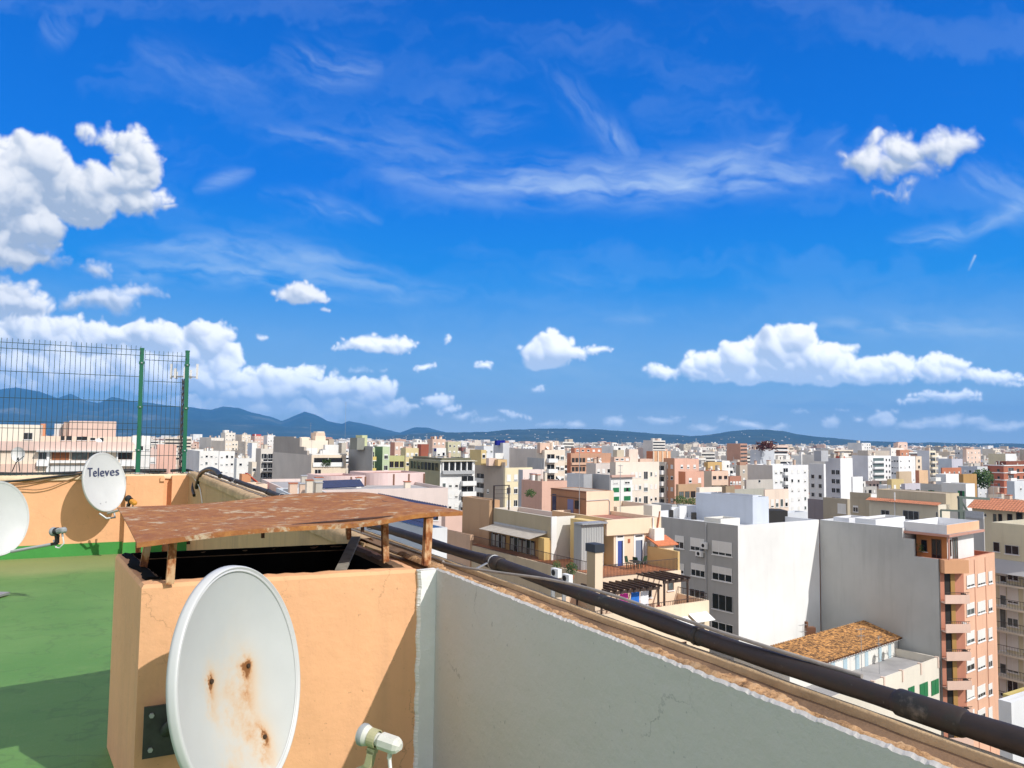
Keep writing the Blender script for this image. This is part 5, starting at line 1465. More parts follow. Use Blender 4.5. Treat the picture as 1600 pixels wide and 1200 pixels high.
for (x0, y0, x1, y1, st) in ((986,916,998,936,'brown'), (1004,914,1018,934,'dark'), (1043,906,1052,922,'brown'), (970,922,976,930,'w')):
    t0, t1, z0, z1_ = hs_.right.rect(x0, y0, x1, y1); window(hs_.right, rt, t0, t1, z0, z1_, st)
mb = MB(); railing(mb, cL0+FD*.1+PD*.1, cL-FD*.1+PD*.1, zL-.2, .5, .18, M['wood']); mb.build('terrace_railing', rt)
mb = MB(); railing(mb, cL-FD*.1+PD*.1, cL-FD*.1+PD*6, zL-.2, .7, .18, M['wood']); mb.build('terrace_railing', rt)
for i, (x, c, lb) in enumerate(((1.6, (225,60,170), 'bright pink towel on the washing line under the dark pergola'), (2.7, (40,110,200), 'blue towel on the washing line under the dark pergola'), (3.6, (225,228,235), 'white sheet on the washing line under the dark pergola'))):
    mb = MB(); a = w0+FD*(x+.6)+PD*.5; n = 6
    rows = [[Vector((*(a+FD*(.8*k/n)+PD*(.04*math.sin(k*2+z_))), zp-.25-1.1*z_/4)) for k in range(n+1)] for z_ in range(5)]
    rows2 = [[p+Vector((*(PD*.01), 0)) for p in r] for r in rows]
    m_ = simple('towel_cloth', lin(c), .9); mb.grid(rows, m_); mb.grid([r[::-1] for r in rows2], m_); mb.build('towel', label=lb, cat='towel')
mb = MB(); a = w0+FD*5.4-PD*.2; mb.tube([(*a, zL-.7), (*a, zL-.5), (*a, zL+.0)], [.18, .26, .2], simple('red_plastic', (.6,.08,.03), .5), 12); mb.build('bucket', label='red tub on the lower terrace beside the pergola', cat='tub')
# chairs, table, plants on the sunny terrace
def garden_chair(P, az, label, col=M['greens']):
    t = thing('garden_chair', P, label, 'chair', 'chairs on the sunny terrace'); f = Vector((math.cos(az), math.sin(az), 0)); g = f.cross(ZV)
    cm = simple('dark_green_plastic', (.02,.06,.035), .5)
    mb = MB(); mb.box(P-f*.24-g*.25+ZV*.42, f*.48, g*.5, ZV*.04, cm); mb.build('seat', t)
    mb = MB(); rows = [[P-f*(.24+.1*k/4)+g*(.27*math.sin(a)*(1-.12*k/4))-f*(.05*math.cos(a))+ZV*(.46+.5*k/4) for a in [-1.5+.375*j for j in range(9)]] for k in range(5)]
    mb.grid(rows, cm); mb.grid([[p-f*.03 for p in r][::-1] for r in rows], cm); mb.build('backrest', t)
    for sx in (-.2, .2):
        for sy in (-.21, .21): mb = MB(); mb.bar(P+f*sx+g*sy, P+f*sx*.9+g*sy*.9+ZV*.42, .04, .04, cm, f); mb.build('leg', t)
for (px_, py_, az, lb) in ((984,888,-.6,'dark green garden chair nearest the blue door on the sunny terrace'), (996,888,.8,'dark green garden chair in front of the grey curtained door'), (1003,886,2.4,'garden chair facing away beside the small terrace table')):
    p = at_plane(px_, py_, Vector((0, 0, zT+.01)), ZV); garden_chair(p, az, lb)
p = at_plane(991, 890, Vector((0, 0, zT+.01)), ZV)
t = thing('garden_table', p, 'small round garden table between the terrace chairs', 'table'); mb = MB(); mb.tube([p+ZV*.68, p+ZV*.72], .42, M['dark'], 20); mb.build('table_top', t); mb = MB(); mb.tube([p, p+ZV*.68], .03, M['dark'], 8); mb.build('leg', t)
def bush(P, r, h, label, n=260, name='potted_plant', cat='plant', pot=True, group=None):
    t = thing(name, P, label, cat, group); rr = random.Random(int(P.x*100)+n)
    if pot: mb = MB(); mb.tube([P, P+ZV*.3], [.16, .22], simple('clay_pot', (.35,.13,.06), .8), 12); mb.build('pot', t)
    mb = MB()
    for i in range(n):
        a, c, s = rr.uniform(0, 6.28), rr.uniform(-1, 1), rr.random()**.4
        d = Vector((math.cos(a)*math.sqrt(1-c*c), math.sin(a)*math.sqrt(1-c*c), c)); q = P+ZV*(.3*pot+h*.5)+Vector((d.x*r*s, d.y*r*s, d.z*h*.5*s))
        e = Vector((rr.uniform(-1,1), rr.uniform(-1,1), rr.uniform(-.4,1))).normalized()*r*.35; g = e.orthogonal().normalized()*r*.12
        mb.face([q-g, q+e*.6, q+g], M['plantg']); 
    mb.build('foliage', t); return t
for (px_, py_, r, h, lb) in ((1052,880,.4,.9,'leafy potted plant against the ochre wall at the end of the terrace'), (870,898,.35,.8,'dark potted shrub behind the long terrace railing'), (893,905,.5,1.0,'larger dark potted shrub next to the corner flue')):
    bush(at_plane(px_, py_, Vector((0, 0, zT)), ZV), r, h, lb)
# air conditioners on the outer wall ledge
for (px_, py_, lb) in ((868,893,'white air conditioner under the terrace railing, higher of two'), (885,902,'white air conditioner under the terrace railing, lower of two')):
    p = at_depth(px_, py_, 58); t = thing('air_conditioner', p, lb, 'air conditioner', 'air conditioners under the terrace'); P3, F3 = Vector((*PD, 0)), Vector((*FD, 0))
    mb = MB(); mb.box(p-F3*.4-ZV*.3, F3*.35, P3*-.85, ZV*.6, M['whitep']); mb.build('casing', t)
    mb = MB(); c = p-F3*.41-P3*.3; mb.tube([c, c-F3*.02], .22, M['dark'], 14); mb.build('fan_grille', t)
    mb = MB(); mb.box(p-F3*.4-ZV*3, F3*.3, P3*-.1, ZV*2.69, M['galv']); mb.build('bracket', t)
antenna(at_plane(905, 812, Vector((0,0,zB-.5)), ZV), 7, 'tall thin aerial mast in front of the brown roof room', .3)
antenna(at_plane(969, 806, Vector((0,0,z5-.7)), ZV), 5, 'aerial mast on the red roof right of the brown roof room', 1.3)
# clothes drying frame on the left wing
p1, p2 = at_plane(771, 793, Vector((0,0,zB-.5)), ZV), at_plane(795, 793, Vector((0,0,zB-.5)), ZV); p1 = at_depth(771.5, 790, 78); p2 = at_depth(795, 790, 76)
h_ = at_depth(771.5, 759, 78).z - p1.z
mb = MB(); mb.tube([p1-ZV*2, p1+ZV*h_, p2+ZV*h_, p2-ZV*2], .09, M['grail'], 6)
for k in (.4, .8, 1.2): mb.tube([p1+ZV*(h_-k), p2+ZV*(h_-k)], .015, M['grail'], 5)
mb.build('drying_frame', label='dark steel frame strung with washing lines on the left wing roof', cat='drying frame')

# ---------------- small house with the old tiled roof, in the corner below
def tile_mat():
    m, nt, b = nodes('old_roof_tiles'); mp = posvec(nt, (1, 1, 1), -math.radians(32))
    wv = N(nt, 'ShaderNodeTexWave', wave_type='BANDS', bands_direction='X'); wv.inputs['Scale'].default_value = .9; wv.inputs['Distortion'].default_value = 1.2; nt.links.new(mp, wv.inputs['Vector'])
    n1 = noise(nt, 1.6, 8, .75, posvec(nt)); n2 = noise(nt, 1, 5, .7, posvec(nt, (1.2, 4.5, 3), -math.radians(32)))
    c = ramp(nt, n1.outputs['Fac'], [(.34, (.14, .07, .03)), (.44, (.42, .21, .07)), (.56, (.62, .32, .11)), (.7, (.68, .35, .14))])
    c2 = mixc(nt, ramp(nt, n2.outputs['Fac'], [(.47, 0.0), (.56, .9)]).outputs['Color'], c.outputs['Color'], (.10, .055, .03))
    nt.links.new(c2, b.inputs['Base Color']); b.inputs['Roughness'].default_value = .9
    return m
M['tiles'] = tile_mat()
def tiled(mb, a, b, c, d, mat, pitch=.42, amp=.10, rows=14):
    """barrel-tile sheet; a-b is the eave, d-c the ridge"""
    a, b, c, d = map(Vector, (a, b, c, d)); n = max(4, int((b-a).length/pitch))*6
    nrm = (b-a).cross(d-a).normalized(); G = []
    for i in range(n+1):
        s = i/n; row = []
        for j in range(rows+1):
            for e in (0, .92):
                if j == rows and e: continue
                q = (j+e)/rows; p = (a*(1-s)+b*s)*(1-q)+(d*(1-s)+c*s)*q
                row.append(p + nrm*(amp*abs(math.sin(math.pi*s*n/6)) + (.04*(1-e))))
        G.append(row)
    mb.grid(G, mat, False)
E_R = at_plane(1411, 997, Vector((*E_, 0)), n3); kE = EYE-E_R.z
ev = V2((E_R.x, E_R.y)); el_ = V2(dn(1283, 1038, kE)); fdh = (ev-el_).normalized(); pdh = Vector((-fdh.y, fdh.x))
ev = ev - Vector((n3.x, n3.y))*-.05
evL = ev - fdh*21
apex = at_plane(1350, 970, Vector((*E_, 0)), n3)
rd = V2((apex.x, apex.y)); rl = rd - fdh*21
th_ = thing('tiled_house', (*el_, 0), 'low white house under an old mossy tiled roof, tucked beside the blank walls', 'house')
mb = MB(); zE = EYE-kE
w0_ = ev+pdh*.5-fdh*.1; w1_ = evL+pdh*.5
hull(mb, [w1_, w0_, w0_+pdh*6, w1_+pdh*6], zE-12, zE-.05, citywall((240,238,230)), M['roofgrey'], .02, .1); mb.build('walls', th_)
mb = MB(); tiled(mb, (*evL, zE), (*ev, zE), (*rd, apex.z), (*rl, apex.z), M['tiles'])
mb.face([(*evL, zE-.06), (*rl, apex.z-.1), (*rd, apex.z-.1), (*ev, zE-.06)], M['brownp']); mb.build('roof', th_)
mb = MB()
nn_ = 40
for i in range(nn_): q = evL+(ev-evL)*((i+.5)/nn_); mb.box((*(q+pdh*.02), zE-.16), (*(fdh*.12), 0), (*(pdh*.5), 0), (0, 0, .1), M['whitep'])
mb.build('eave_rafters', th_)
FH = Face(Vector((*w1_, 0)), Vector((*w0_, 0)), zE)
shm = simple('pale_blue_door_paint', lin((168,190,200)), .6)
for i, (x0, x1) in enumerate(((1298,1304), (1317,1323), (1336,1342), (1351,1356), (1372,1377), (1388,1392))):
    t0, t1 = FH.uv(x0, 1020)[0], FH.uv(x1, 1015)[0]; mb = MB(); FH.box(mb, t0, t1, zE-2.35, zE-.45, .003, .04, shm); mb.build('door', th_)
for (x, lb) in ((1366, 'round white dish on the house wall, nearer the aerial pole'), (1380, 'round white dish on the house wall, nearer the grey gable')):
    t0 = FH.uv(x, 1015)[0]; c = FH.pt(t0, zE-1.1, .5); t = thing('satellite_dish', c, lb, 'satellite dish', 'dishes on the tiled house')
    mb = MB(); n = (FH.n+FH.d*.6+ZV*.3).normalized(); a = n.orthogonal().normalized(); b_ = n.cross(a)
    mb.grid([[c+(a*math.cos(q)+b_*math.sin(q))*(.42*r/4)-n*(.1*(1-(r/4)**2)) for q in [math.pi*2*k/20 for k in range(20)]] for r in range(5)], M['blind'], True, closev=True); mb.build('reflector', t)
    mb = MB(); mb.tube([c-n*.1, FH.pt(t0, zE-1.2, 0)], .03, M['galv'], 6); mb.tube([c-ZV*.4, c+n*.5-ZV*.2], .02, M['galv'], 6); mb.build('arm', t)
# terrace and outer wall in front of the house
zF = zE-2.45
tw = ev - pdh*3.6
yq = Q1.y-.4; o1 = V2((at_depth(1467.5, 1027, yq).x, yq)); zO = at_depth(1467.5, 1027, yq).z
mb = MB(); q1, q0 = o1, o1-fdh*26
wq = citywall((238,228,208)); hd = (w0_-q1).dot(pdh) + .2
hull(mb, [q0, q1, q1+pdh*hd, q0+pdh*hd], 0, zO-.8, wq, M['roofgrey'], .01, .2); mb.build('front_block', th_)
mb = MB(); mb.box((*q0, zO-.798), (*(q1-q0), 0), (*(pdh*.2), 0), (0, 0, .8), wq); mb.box((*(q1-fdh*.2+pdh*.201), zO-.798), (*(fdh*.2), 0), (*(pdh*(hd-.3)), 0), (0, 0, .8), wq); mb.build('terrace_parapet', th_)
FO = Face(Vector((*q0, 0)), Vector((*q1, 0)), zO)
for x in (1365, 1381, 1410, 1439, 1466): t0 = FO.uv(x, 1050)[0]; mb = MB(); FO.box(mb, t0-.12, t0+.12, zO-1.0, zO+.1, -.3, .08, citywall((240,210,190))); mb.build('parapet_pier', th_)
for (x0, y0, x1, y1) in ((1455,1062,1466,1085), (1437,1067,1449,1090), (1419,1073,1428,1090)):
    t0, t1, z0, z1_ = FO.rect(x0, y0, x1, y1); window(FO, th_, t0, t1, z0, z1_, 'greens')
mb = MB(); t0 = FO.uv(1468, 1060)[0]; mb.tube([FO.pt(t0, zO-.3, .08), FO.pt(t0, zO-5, .08)], .05, M['grail'], 8); mb.build('downpipe', th_)
for (x, y, h, lb, a) in ((1346,1033,4.2,'aerial on the terrace before the tiled house, rising over the mossy roof',.2), (1374,1052,4.6,'dark forked aerial pole on the little terrace',1.0), (1255,1000,2.6,'spindly aerial at the left edge of the mossy roof against the white gable',.5), (1271,1040,3.4,'thin mast standing at the lower left of the mossy roof',1.4)):
    p = at_depth(x, y, 79.5 if x > 1300 else 82); antenna(p-ZV*1.0, h, lb, a, 5)
mb = MB(); p = at_depth(1260, 991, 84); mb.box(p-ZV*1.5, (1.0, 0, 0), (0, .6, 0), (0, 0, 2.2), M['brownp']); mb.tube([p+ZV*.7, p+ZV*1.3], .2, M['brownp'], 8); mb.build('chimney', th_)
# ---------------- apartment block at the right edge
b = Bld(1549, 1660, None, 826, 88, 'olive beige apartment block with long balconies and a drawn grey awning at the right edge', (214,204,176), th=32, maxd=60, deep=10, colL=(190,182,150))
f_ = b.left
for i in range(8):
    yb = 912+36*i; t0, t1, z0, z1_ = f_.rect(1556, yb-30, 1640, yb)
    z0 = f_.uv(1580, yb)[1]; t0 = f_.uv(1556, yb)[0]; t1 = f_.L-.3
    mb = MB(); f_.box(mb, t0, t1, z0-.22, z0, 0, 1.3, citywall((236,226,202))); 
    o = mb.build('balcony', b.root)
    mb = MB(); f_.box(mb, t0, t1, z0+.92, z0+.97, 1.22, 1.27, M['grail']); n = int((t1-t0)/.3)
    for k in range(n): f_.box(mb, t0+.3*k, t0+.3*k+.02, z0, z0+.92, 1.23, 1.25, M['grail'])
    q = mb.build('railing', b.root); q.parent = o
    ta, tb = f_.uv(1563, yb)[0], f_.uv(1573, yb)[0]; tc_, td = f_.uv(1574.5, yb)[0], f_.uv(1592, yb)[0]
    window(f_, b.root, ta, tb, z0+.05, z0+2.25, 'w'); window(f_, b.root, tc_, td, z0+.4, z0+2.2, rr.choice(('w', 'blind', 'w')))
    window(f_, b.root, f_.uv(1600, yb)[0], f_.uv(1620, yb)[0], z0+.4, z0+2.2, 'w')
mb = MB(); z0 = f_.uv(1580, 880)[1]; t0 = f_.uv(1556, 890)[0]; mb.box(f_.pt(t0, z0+.3, .1), f_.d*(f_.L-t0-.5), f_.n*1.7-ZV*1.4, ZV*.03, simple('grey_awning', (.42,.42,.42), .8)); mb.build('awning', b.root)
window(f_, b.root, f_.uv(1552, 850)[0], f_.uv(1562, 850)[0], f_.uv(1557, 862)[1], f_.uv(1557, 847)[1], 'dark'); window(f_, b.root, f_.uv(1570, 850)[0], f_.uv(1592, 850)[0], f_.uv(1580, 866)[1], f_.uv(1580, 852)[1], 'dark')
b = Bld(1567, 1590, 1625, 1090, 60, 'yellow ochre stair head low beside the peach flats', (214,190,90), cat='building', name='stair_house', deep=3)
b = Bld(1560, 1580, 1650, 1098, 52, 'white box roofed annex at the bottom of the street gap', (235,236,238), cat='building', name='annex', deep=6)
# ------------------------------------------------------------------ ground, hills
def ground_mat():
    m, nt, b = nodes('city_ground'); p = posvec(nt)
    n1 = noise(nt, .004, 8, .65, p); n2 = noise(nt, .03, 8, .7, p)
    c = ramp(nt, n1.outputs['Fac'], [(.35, (.05, .07, .03)), (.5, (.09, .085, .05)), (.6, (.04, .06, .025)), (.75, (.16, .13, .09))])
    c2 = mixc(nt, ramp(nt, n2.outputs['Fac'], [(.45, 0.0), (.6, .7)]).outputs['Color'], c.outputs['Color'], (.06, .06, .055))
    nt.links.new(c2, b.inputs['Base Color']); b.inputs['Roughness'].default_value = 1
    return m
M['ground'] = ground_mat()
mb = MB(); G = []
for i in range(41):
    a = math.radians(-60 + 3*i); G.append([Vector((math.sin(a)*r, math.cos(a)*r, 0)) for r in (0.5, 60, 200, 700, 2000, 5000, 9000, 16000, 30000, 60000)])
mb.grid(G[::-1], M['ground'], True)
mb.face([(-400, -400, -.3), (400, -400, -.3), (400, 30, -.3), (-400, 30, -.3)], M['ground'])
mb.build('ground', kind='structure')
def hill_mat(name, c1, c2, c3, sc):
    m, nt, b = nodes(name); p = posvec(nt)
    n1 = noise(nt, sc, 10, .7, p); n2 = noise(nt, sc*7, 8, .75, p)
    c = ramp(nt, n1.outputs['Fac'], [(.38, c1), (.55, c2), (.7, c3)])
    c2_ = mixc(nt, ramp(nt, n2.outputs['Fac'], [(.64, 0.0), (.72, .8)]).outputs['Color'], c.outputs['Color'], (.30, .27, .20))
    nt.links.new(c2_, b.inputs['Base Color']); b.inputs['Roughness'].default_value = 1
    return m
M['hill'] = hill_mat('wooded_hill', (.010, .030, .024), (.024, .052, .042), (.17, .17, .13), .0011)  # blue pushed into the colour for haze, pale patches for lit relief
M['hill2'] = hill_mat('low_wooded_hill', (.010, .030, .024), (.026, .052, .042), (.08, .085, .06), .002)  # colour pushed towards blue to help the haze
def ridge(prof, D, depth, name, mat, seed, rough=.12, foot=3, base_py=None):
    """a range of hills whose crest passes the listed photo points at distance D; real terrain with spurs"""
    xs = [p[0] for p in prof]; rr = np.random.RandomState(seed)
    n = 420; x0, x1 = xs[0], xs[-1]
    cols = []
    m = 46
    X = np.linspace(x0, x1, n); crest = np.interp(X, xs, [p[1] for p in prof])
    jit = (fbm(X/34, X*0+seed, seed, 5, .6)-.5)*3.2
    G = []
    for i in range(n):
        P = at_depth(X[i], crest[i]+jit[i], D); h = max(2.0, P.z)
        dirv = Vector((P.x, P.y, 0)).normalized()
        G.append((P, h, dirv))
    ii, jj = np.meshgrid(np.arange(n), np.arange(m), indexing='ij')
    sp = fbm(ii/16.0+jj/30.0, jj/11.0, seed+5, 6, .58, True)
    rows = []
    for i in range(n):
        P, h, dv = G[i]; row = []
        for j in range(m):
            s = j/(m-1)             # 0 front foot ... 1 back
            q = s/.62
            if q <= 1:
                prof_ = (q**1.45)
                z = h*prof_*(1 + (sp[i, j]-.6)*rough*4*(1-q)*min(1, q*3))
                z = min(z, h*(.35+.65*q) if q < .97 else h)
            else: z = h*max(0, 1-(q-1)*1.4)
            row.append(Vector((P.x, P.y, 0)) + dv*((q-1)*depth) + Vector((0, 0, z if j else -5)))
        rows.append(row)
    mb = MB(); mb.grid(rows[::-1], mat, True); mb.build(name, kind='structure'); return rows
ridge([(-260,640),(-120,618),(0,608),(25,605),(60,612),(90,622),(110,615),(135,626),(155,630),(175,620),(215,628),(240,630),(270,634),(300,636),(330,640),(350,634),(372,636),(395,644),(420,650),(440,658),(455,652),(476,643),(492,647),(512,657),(535,662),(545,657),(575,664),(600,670),(625,676),(648,668),(668,668),(690,674),(720,680),(760,690)], 15000, 5200, 'mountains', M['hill'], 4, .16)
ridge([(-260,652),(0,645),(60,650),(140,648),(210,656),(290,654),(350,660),(420,664),(520,672),(600,681),(680,689)], 11500, 2800, 'foothills', M['hill'], 14, .2)
low_rows = ridge([(560,688),(620,680),(680,676),(720,675),(770,674),(800,671),(840,670),(880,670),(930,670),(960,673),(1000,676),(1040,679),(1080,681),(1110,679),(1140,675),(1165,672),(1200,671),(1225,673),(1245,678),(1275,682),(1310,685),(1350,689),(1400,691),(1480,692),(1560,693),(1640,694),(1800,696)], 9000, 2600, 'low_hills', M['hill2'], 24, .14)

# ------------------------------------------------------------------ district buildings, traced one by one
W = (244,242,236); CR = (244,228,204); PK = (238,206,186); GY = (176,176,174); TN = (198,180,158); SA = (234,194,168); OR = (212,154,116); BG = (216,200,170); YL = (236,214,150)
GR_W = 2; 
def B(*a, **k):
    g = k.pop('g', []); t = k.pop('t', []); bands = k.pop('bands', []); balc = k.pop('balc', [])
    b = Bld(*a, **k)
    for q in g:
        kw = dict(q[3]) if len(q) > 3 else {}
        b.grid(q[0], q[1], q[2], **kw)
    for q in t: b.tpx(*q[:5], **(q[5] if len(q) > 5 else {}))
    for q in bands: b.bands(*q)
    for q in balc: b.balc(*q[:4], **(q[4] if len(q) > 4 else {}))
    return b
sm = dict(w_=1.0, h=1.2)

# left, seen through the mesh fence
a = B(None, -70, 211, 693, 118, 'long cream and pink apartment block seen through the green mesh fence', (250,228,200), th=26, deep=14, maxd=60, rim=.9, roof='roofred', cap=(236,200,180))
f_ = a.right
def fbx(x0, y0, x1, y1, o0, o1, mat, nm):
    t0, t1, z0, z1_ = f_.rect(x0, y0, x1, y1); mb = MB(); f_.box(mb, t0, t1, z0, z1_, o0, o1, mat); mb.build(nm, a.root); return t0, t1, z0, z1_
fbx(-60, 690, 208, 704, .0, .5, citywall((236,200,184)), 'pink_parapet')
fbx(58, 703.5, 208, 706, .0, 1.3, M['whitep'], 'roof_slab')
for q in ((81,706,108,719), (112,706,137,719), (138,706,155,719), (184,705,207,718)):
    t0, t1, z0, z1_ = f_.rect(*q); window(f_, a.root, t0, t1, z0, z1_, 'brown'); 
t0, t1, z0, z1_ = f_.rect(82,706,108,719); mb = MB(); f_.box(mb, t0, t1, z0, z1_, .06, .09, simple('orange_brown_blind', (.30,.10,.03), .7)); mb.build('blind', a.root)
t0, t1, z0, z1_ = f_.rect(60,706,73,718); window(f_, a.root, t0, t1, z0, z1_, 'dark')
for q in ((58,719,76,728), (79,720,185,723), (187,719,212,728)): fbx(*q, .4, .9, M['whitep'], 'balcony_parapet')
fbx(73, 706, 78, 740, .05, .4, M['whitep'], 'pier'); fbx(181, 706, 184, 740, .05, .4, M['whitep'], 'pier')
fbx(79, 727, 180, 740, .05, .3, citywall((232,232,230)), 'lower_wall'); fbx(-60, 725, 56, 740, .05, .3, citywall((240,200,176)), 'lower_wall')
c, r, _, l = a.P; U = (r-c).normalized(); Vv = (l-c).normalized()
def rbox(xa, xb, yt, back, depth, col, h0=-.9, wins=(), nm='roof_room'):
    b0 = c+Vv*back; t0 = column_hit(b0, U, xa, 690); t1 = column_hit(b0, U, xb, 690)
    p = b0+U*t0; zt_ = at_depth((xa+xb)/2, yt, (b0+U*(t0+t1)/2).y).z
    mb = MB(); hull(mb, [p, b0+U*t1, b0+U*t1+Vv*depth, p+Vv*depth], a.z1+h0, zt_, citywall(col), M['roofred'], .15, .12); mb.build(nm, a.root)
    fr_ = Face(Vector((*p, 0)), Vector((*(b0+U*t1), 0)), zt_)
    for q in wins:
        s0, s1, z0, z1_ = fr_.rect(*q[:4]); window(fr_, a.root, s0, s1, z0, z1_, q[4])
rbox(-60, 61, 663, .8, 6, (252,238,214), wins=((37,676,51,687,'dark'),))
rbox(62, 205, 682, 3.5, 6, (248,222,196), wins=((104,681,112,688,'brown'),(120,682,128,688,'dark'),(128,682,136,688,'brown'),(141,684,149,688,'dark'),(156,684,162,690,'dark'),(95,681,101,688,'brown')))
rbox(107, 180, 658, 5, 7, (240,204,184), 1.0); rbox(98, 107, 659, 5.5, 6, (206,176,156), 1.0)
rbox(84, 97, 662, 7, 3, (232,232,228), 1.0)
rbox(62, 70, 662, 6, 1.2, (232,150,96), .5, nm='chimney')
t = thing('satellite_dish', at_depth(28, 711, 100), 'far white dish on a dark tripod beyond the fence, before the pink block', 'satellite dish')
mb = MB(); cc_ = at_depth(28, 710, 100); mb.grid([[cc_+Vector((math.cos(q)*.9*k/5, 0, math.sin(q)*.95*k/5))+Vector((0, .25*(1-(k/5)**2), 0)) for q in [math.pi*2*j/24 for j in range(24)]] for k in range(6)], M['blind'], True, closev=True); mb.build('reflector', t)
mb = MB(); mb.tube([cc_+Vector((0,.1,-.4)), cc_+Vector((-.7,.1,-2.2))], .06, M['black'], 6); mb.tube([cc_+Vector((0,.1,-.4)), cc_+Vector((.3,.1,-2.2))], .06, M['black'], 6); mb.tube([cc_+Vector((0,0,-.9)), cc_+Vector((1.3,-.9,-.2))], .05, M['black'], 6); mb.build('tripod', t)
B(None, 206, 236, 681, 150, 'white house with an orange tiled cap behind the left green post', W, th=26, deep=9, g=[('R',3,3,sm)])
q0_ = at_depth(201, 681, 151); 
b = B(None, 246, 276, 695, 175, 'small pink flat roofed block between the two green posts', (240,184,160), th=26, deep=9)
B(None, 212, 245, 702, 160, 'pale pink block with dark balconies just right of the left green post', (240,206,190), th=26, deep=9, g=[('R',3,2,sm)])
# white lattice mast with panel antennas
bp = at_depth(283, 742, 40); tp = at_depth(288, 592, 40)
t = thing('antenna_mast', Vector((bp.x, bp.y, bp.z-14)), 'slim dark mast topped with white panel antennas beside the right green post', 'phone mast')
H = tp.z-(bp.z-14); o = Vector((bp.x, bp.y, bp.z-14)); tilt = (tp-bp)
mb = MB(); topv = Vector((tp.x, tp.y, tp.z)); botv = Vector((bp.x, bp.y, bp.z-14)); 
for a_ in (0, 2.09, 4.19):
    e = Vector((math.cos(a_), math.sin(a_), 0))*.11; mb.tube([botv+e, topv+e], .03, M['grail'] if a_ else M['whitep'], 6)
n_ = 60
for i in range(n_):
    for a_ in (0, 2.09, 4.19):
        e = Vector((math.cos(a_), math.sin(a_), 0))*.11; e2 = Vector((math.cos(a_+2.09), math.sin(a_+2.09), 0))*.11
        mb.bar(botv+(topv-botv)*(i/n_)+e, botv+(topv-botv)*((i+1)/n_)+e2, .025, .025, M['grail'])
mb.tube([botv+Vector((.16,-.1,0)), topv+Vector((.16,-.1,0))], .035, M['black'], 6)
mb.build('lattice_pole', t)
mb = MB(); mb.bar(topv+Vector((-.62,0,.1)), topv+Vector((.62,0,.1)), .05, .05, M['galv']); mb.bar(topv+Vector((-.5,-.4,.1)), topv+Vector((.5,-.4,.1)), .05, .05, M['galv']); mb.bar(topv+Vector((-.62,0,.1)), topv+Vector((-.4,-.4,.1)), .04, .04, M['galv']); mb.bar(topv+Vector((.62,0,.1)), topv+Vector((.4,-.4,.1)), .04, .04, M['galv']); mb.build('head_frame', t)
for dx, dy, h in ((-.66,0,.85), (.66,0,.85), (-.28,-.42,.55), (.2,-.42,.6), (0,.2,.6), (-.42,.1,.4), (.42,-.2,.5)):
    mb = MB(); mb.box(topv+Vector((dx-.06,dy-.05,.0)), (.09,0,0), (0,.08,0), (0,0,h*.9), M['blind']); mb.build('panel_antenna', t)

# 290 .. 430
B(291, 312, 342, 704.5, 330, 'white block with a blank grey side just right of the corner post', W, colL=(188,186,184), maxd=40, g=[('R',4,3,sm)])
B(342, 343, 367, 705, 318, 'taller white block with paired windows beside the grey sided one', W, maxd=40, g=[('R',3,5,sm)])
B(366, 370, 395, 716, 290, 'white low block with a green terrace hedge on its roof', W, g=[('R',2,2,sm)])
B(387, 394, 402, 692, 350, 'narrow white tower with a bluish shaded side', W, colL=(176,186,200))
B(400, 408, 428, 701, 250, 'stepped block with glazed terraces against the huge blank wall', (236,226,212), colL=(200,186,170), g=[('R',2,5,dict(w_=2.2,h=1.6,style='dark'))], balc=[('R',411,427,3,dict(drop=4.0,solid=False))])
B(388, 394, 401, 722, 240, 'thin cream block with dark side windows', CR, g=[('R',1,5,sm)])
B(330, 352, 372, 689, 520, 'cream apartment slab under the mountain foot left of the white tower', CR, g=[('R',4,5,sm)])
B(372, 384, 404, 690, 500, 'light stone coloured flats stepping down beside the cream slab', (232,214,190), g=[('R',3,5,sm),('L',2,5,sm)])
B(345, 352, 368, 676, 640, 'pale tower block with a lift house, tallest in the far left cluster', (240,230,214), g=[('R',3,6,sm)], t=[(348,351,358,672,W)])
B(312, 330, 350, 684, 620, 'wide pale block below the mountains with many small windows', (238,228,212), g=[('R',5,4,sm)])
B(368, 378, 392, 679, 660, 'cream block with a stepped roofline in the far left cluster', (240,224,200), g=[('R',3,5,sm)])
B(392, 398, 412, 681, 700, 'pinkish block with a bright red roof strip', (236,196,176), g=[('R',3,4,sm)], t=[(394,397,408,678.5,(214,60,40))])
B(412, 418, 430, 680, 720, 'white far block directly left of the big blank wall', W, g=[('R',3,4,sm)])
# small house with red sloping roof
b = B(372, 386, 418, 757, 120, 'cream terrace with a low wall in front of the red sloped roof', (246,214,180), deep=6)
b = B(374, 378, 392, 741, 128, 'ochre stair house with a bright orange red sloping roof', (226,150,90), deep=5, rim=.02, roof='roofred')
c, r, _, l = b.P; U = r-c; Vv = l-c; z_ = b.z1
mb = MB(); red = simple('orange_red_roof', (.62,.07,.02), .7, 0, .15, 2)
e0 = Vector((*(c+U*.6), z_+.05)); mb.box(e0, Vector((*(U.normalized()*3.6), -3.0)), Vector((*(Vv*.9), 0)), ZV*.15, red); mb.build('sloped_roof', b.root)
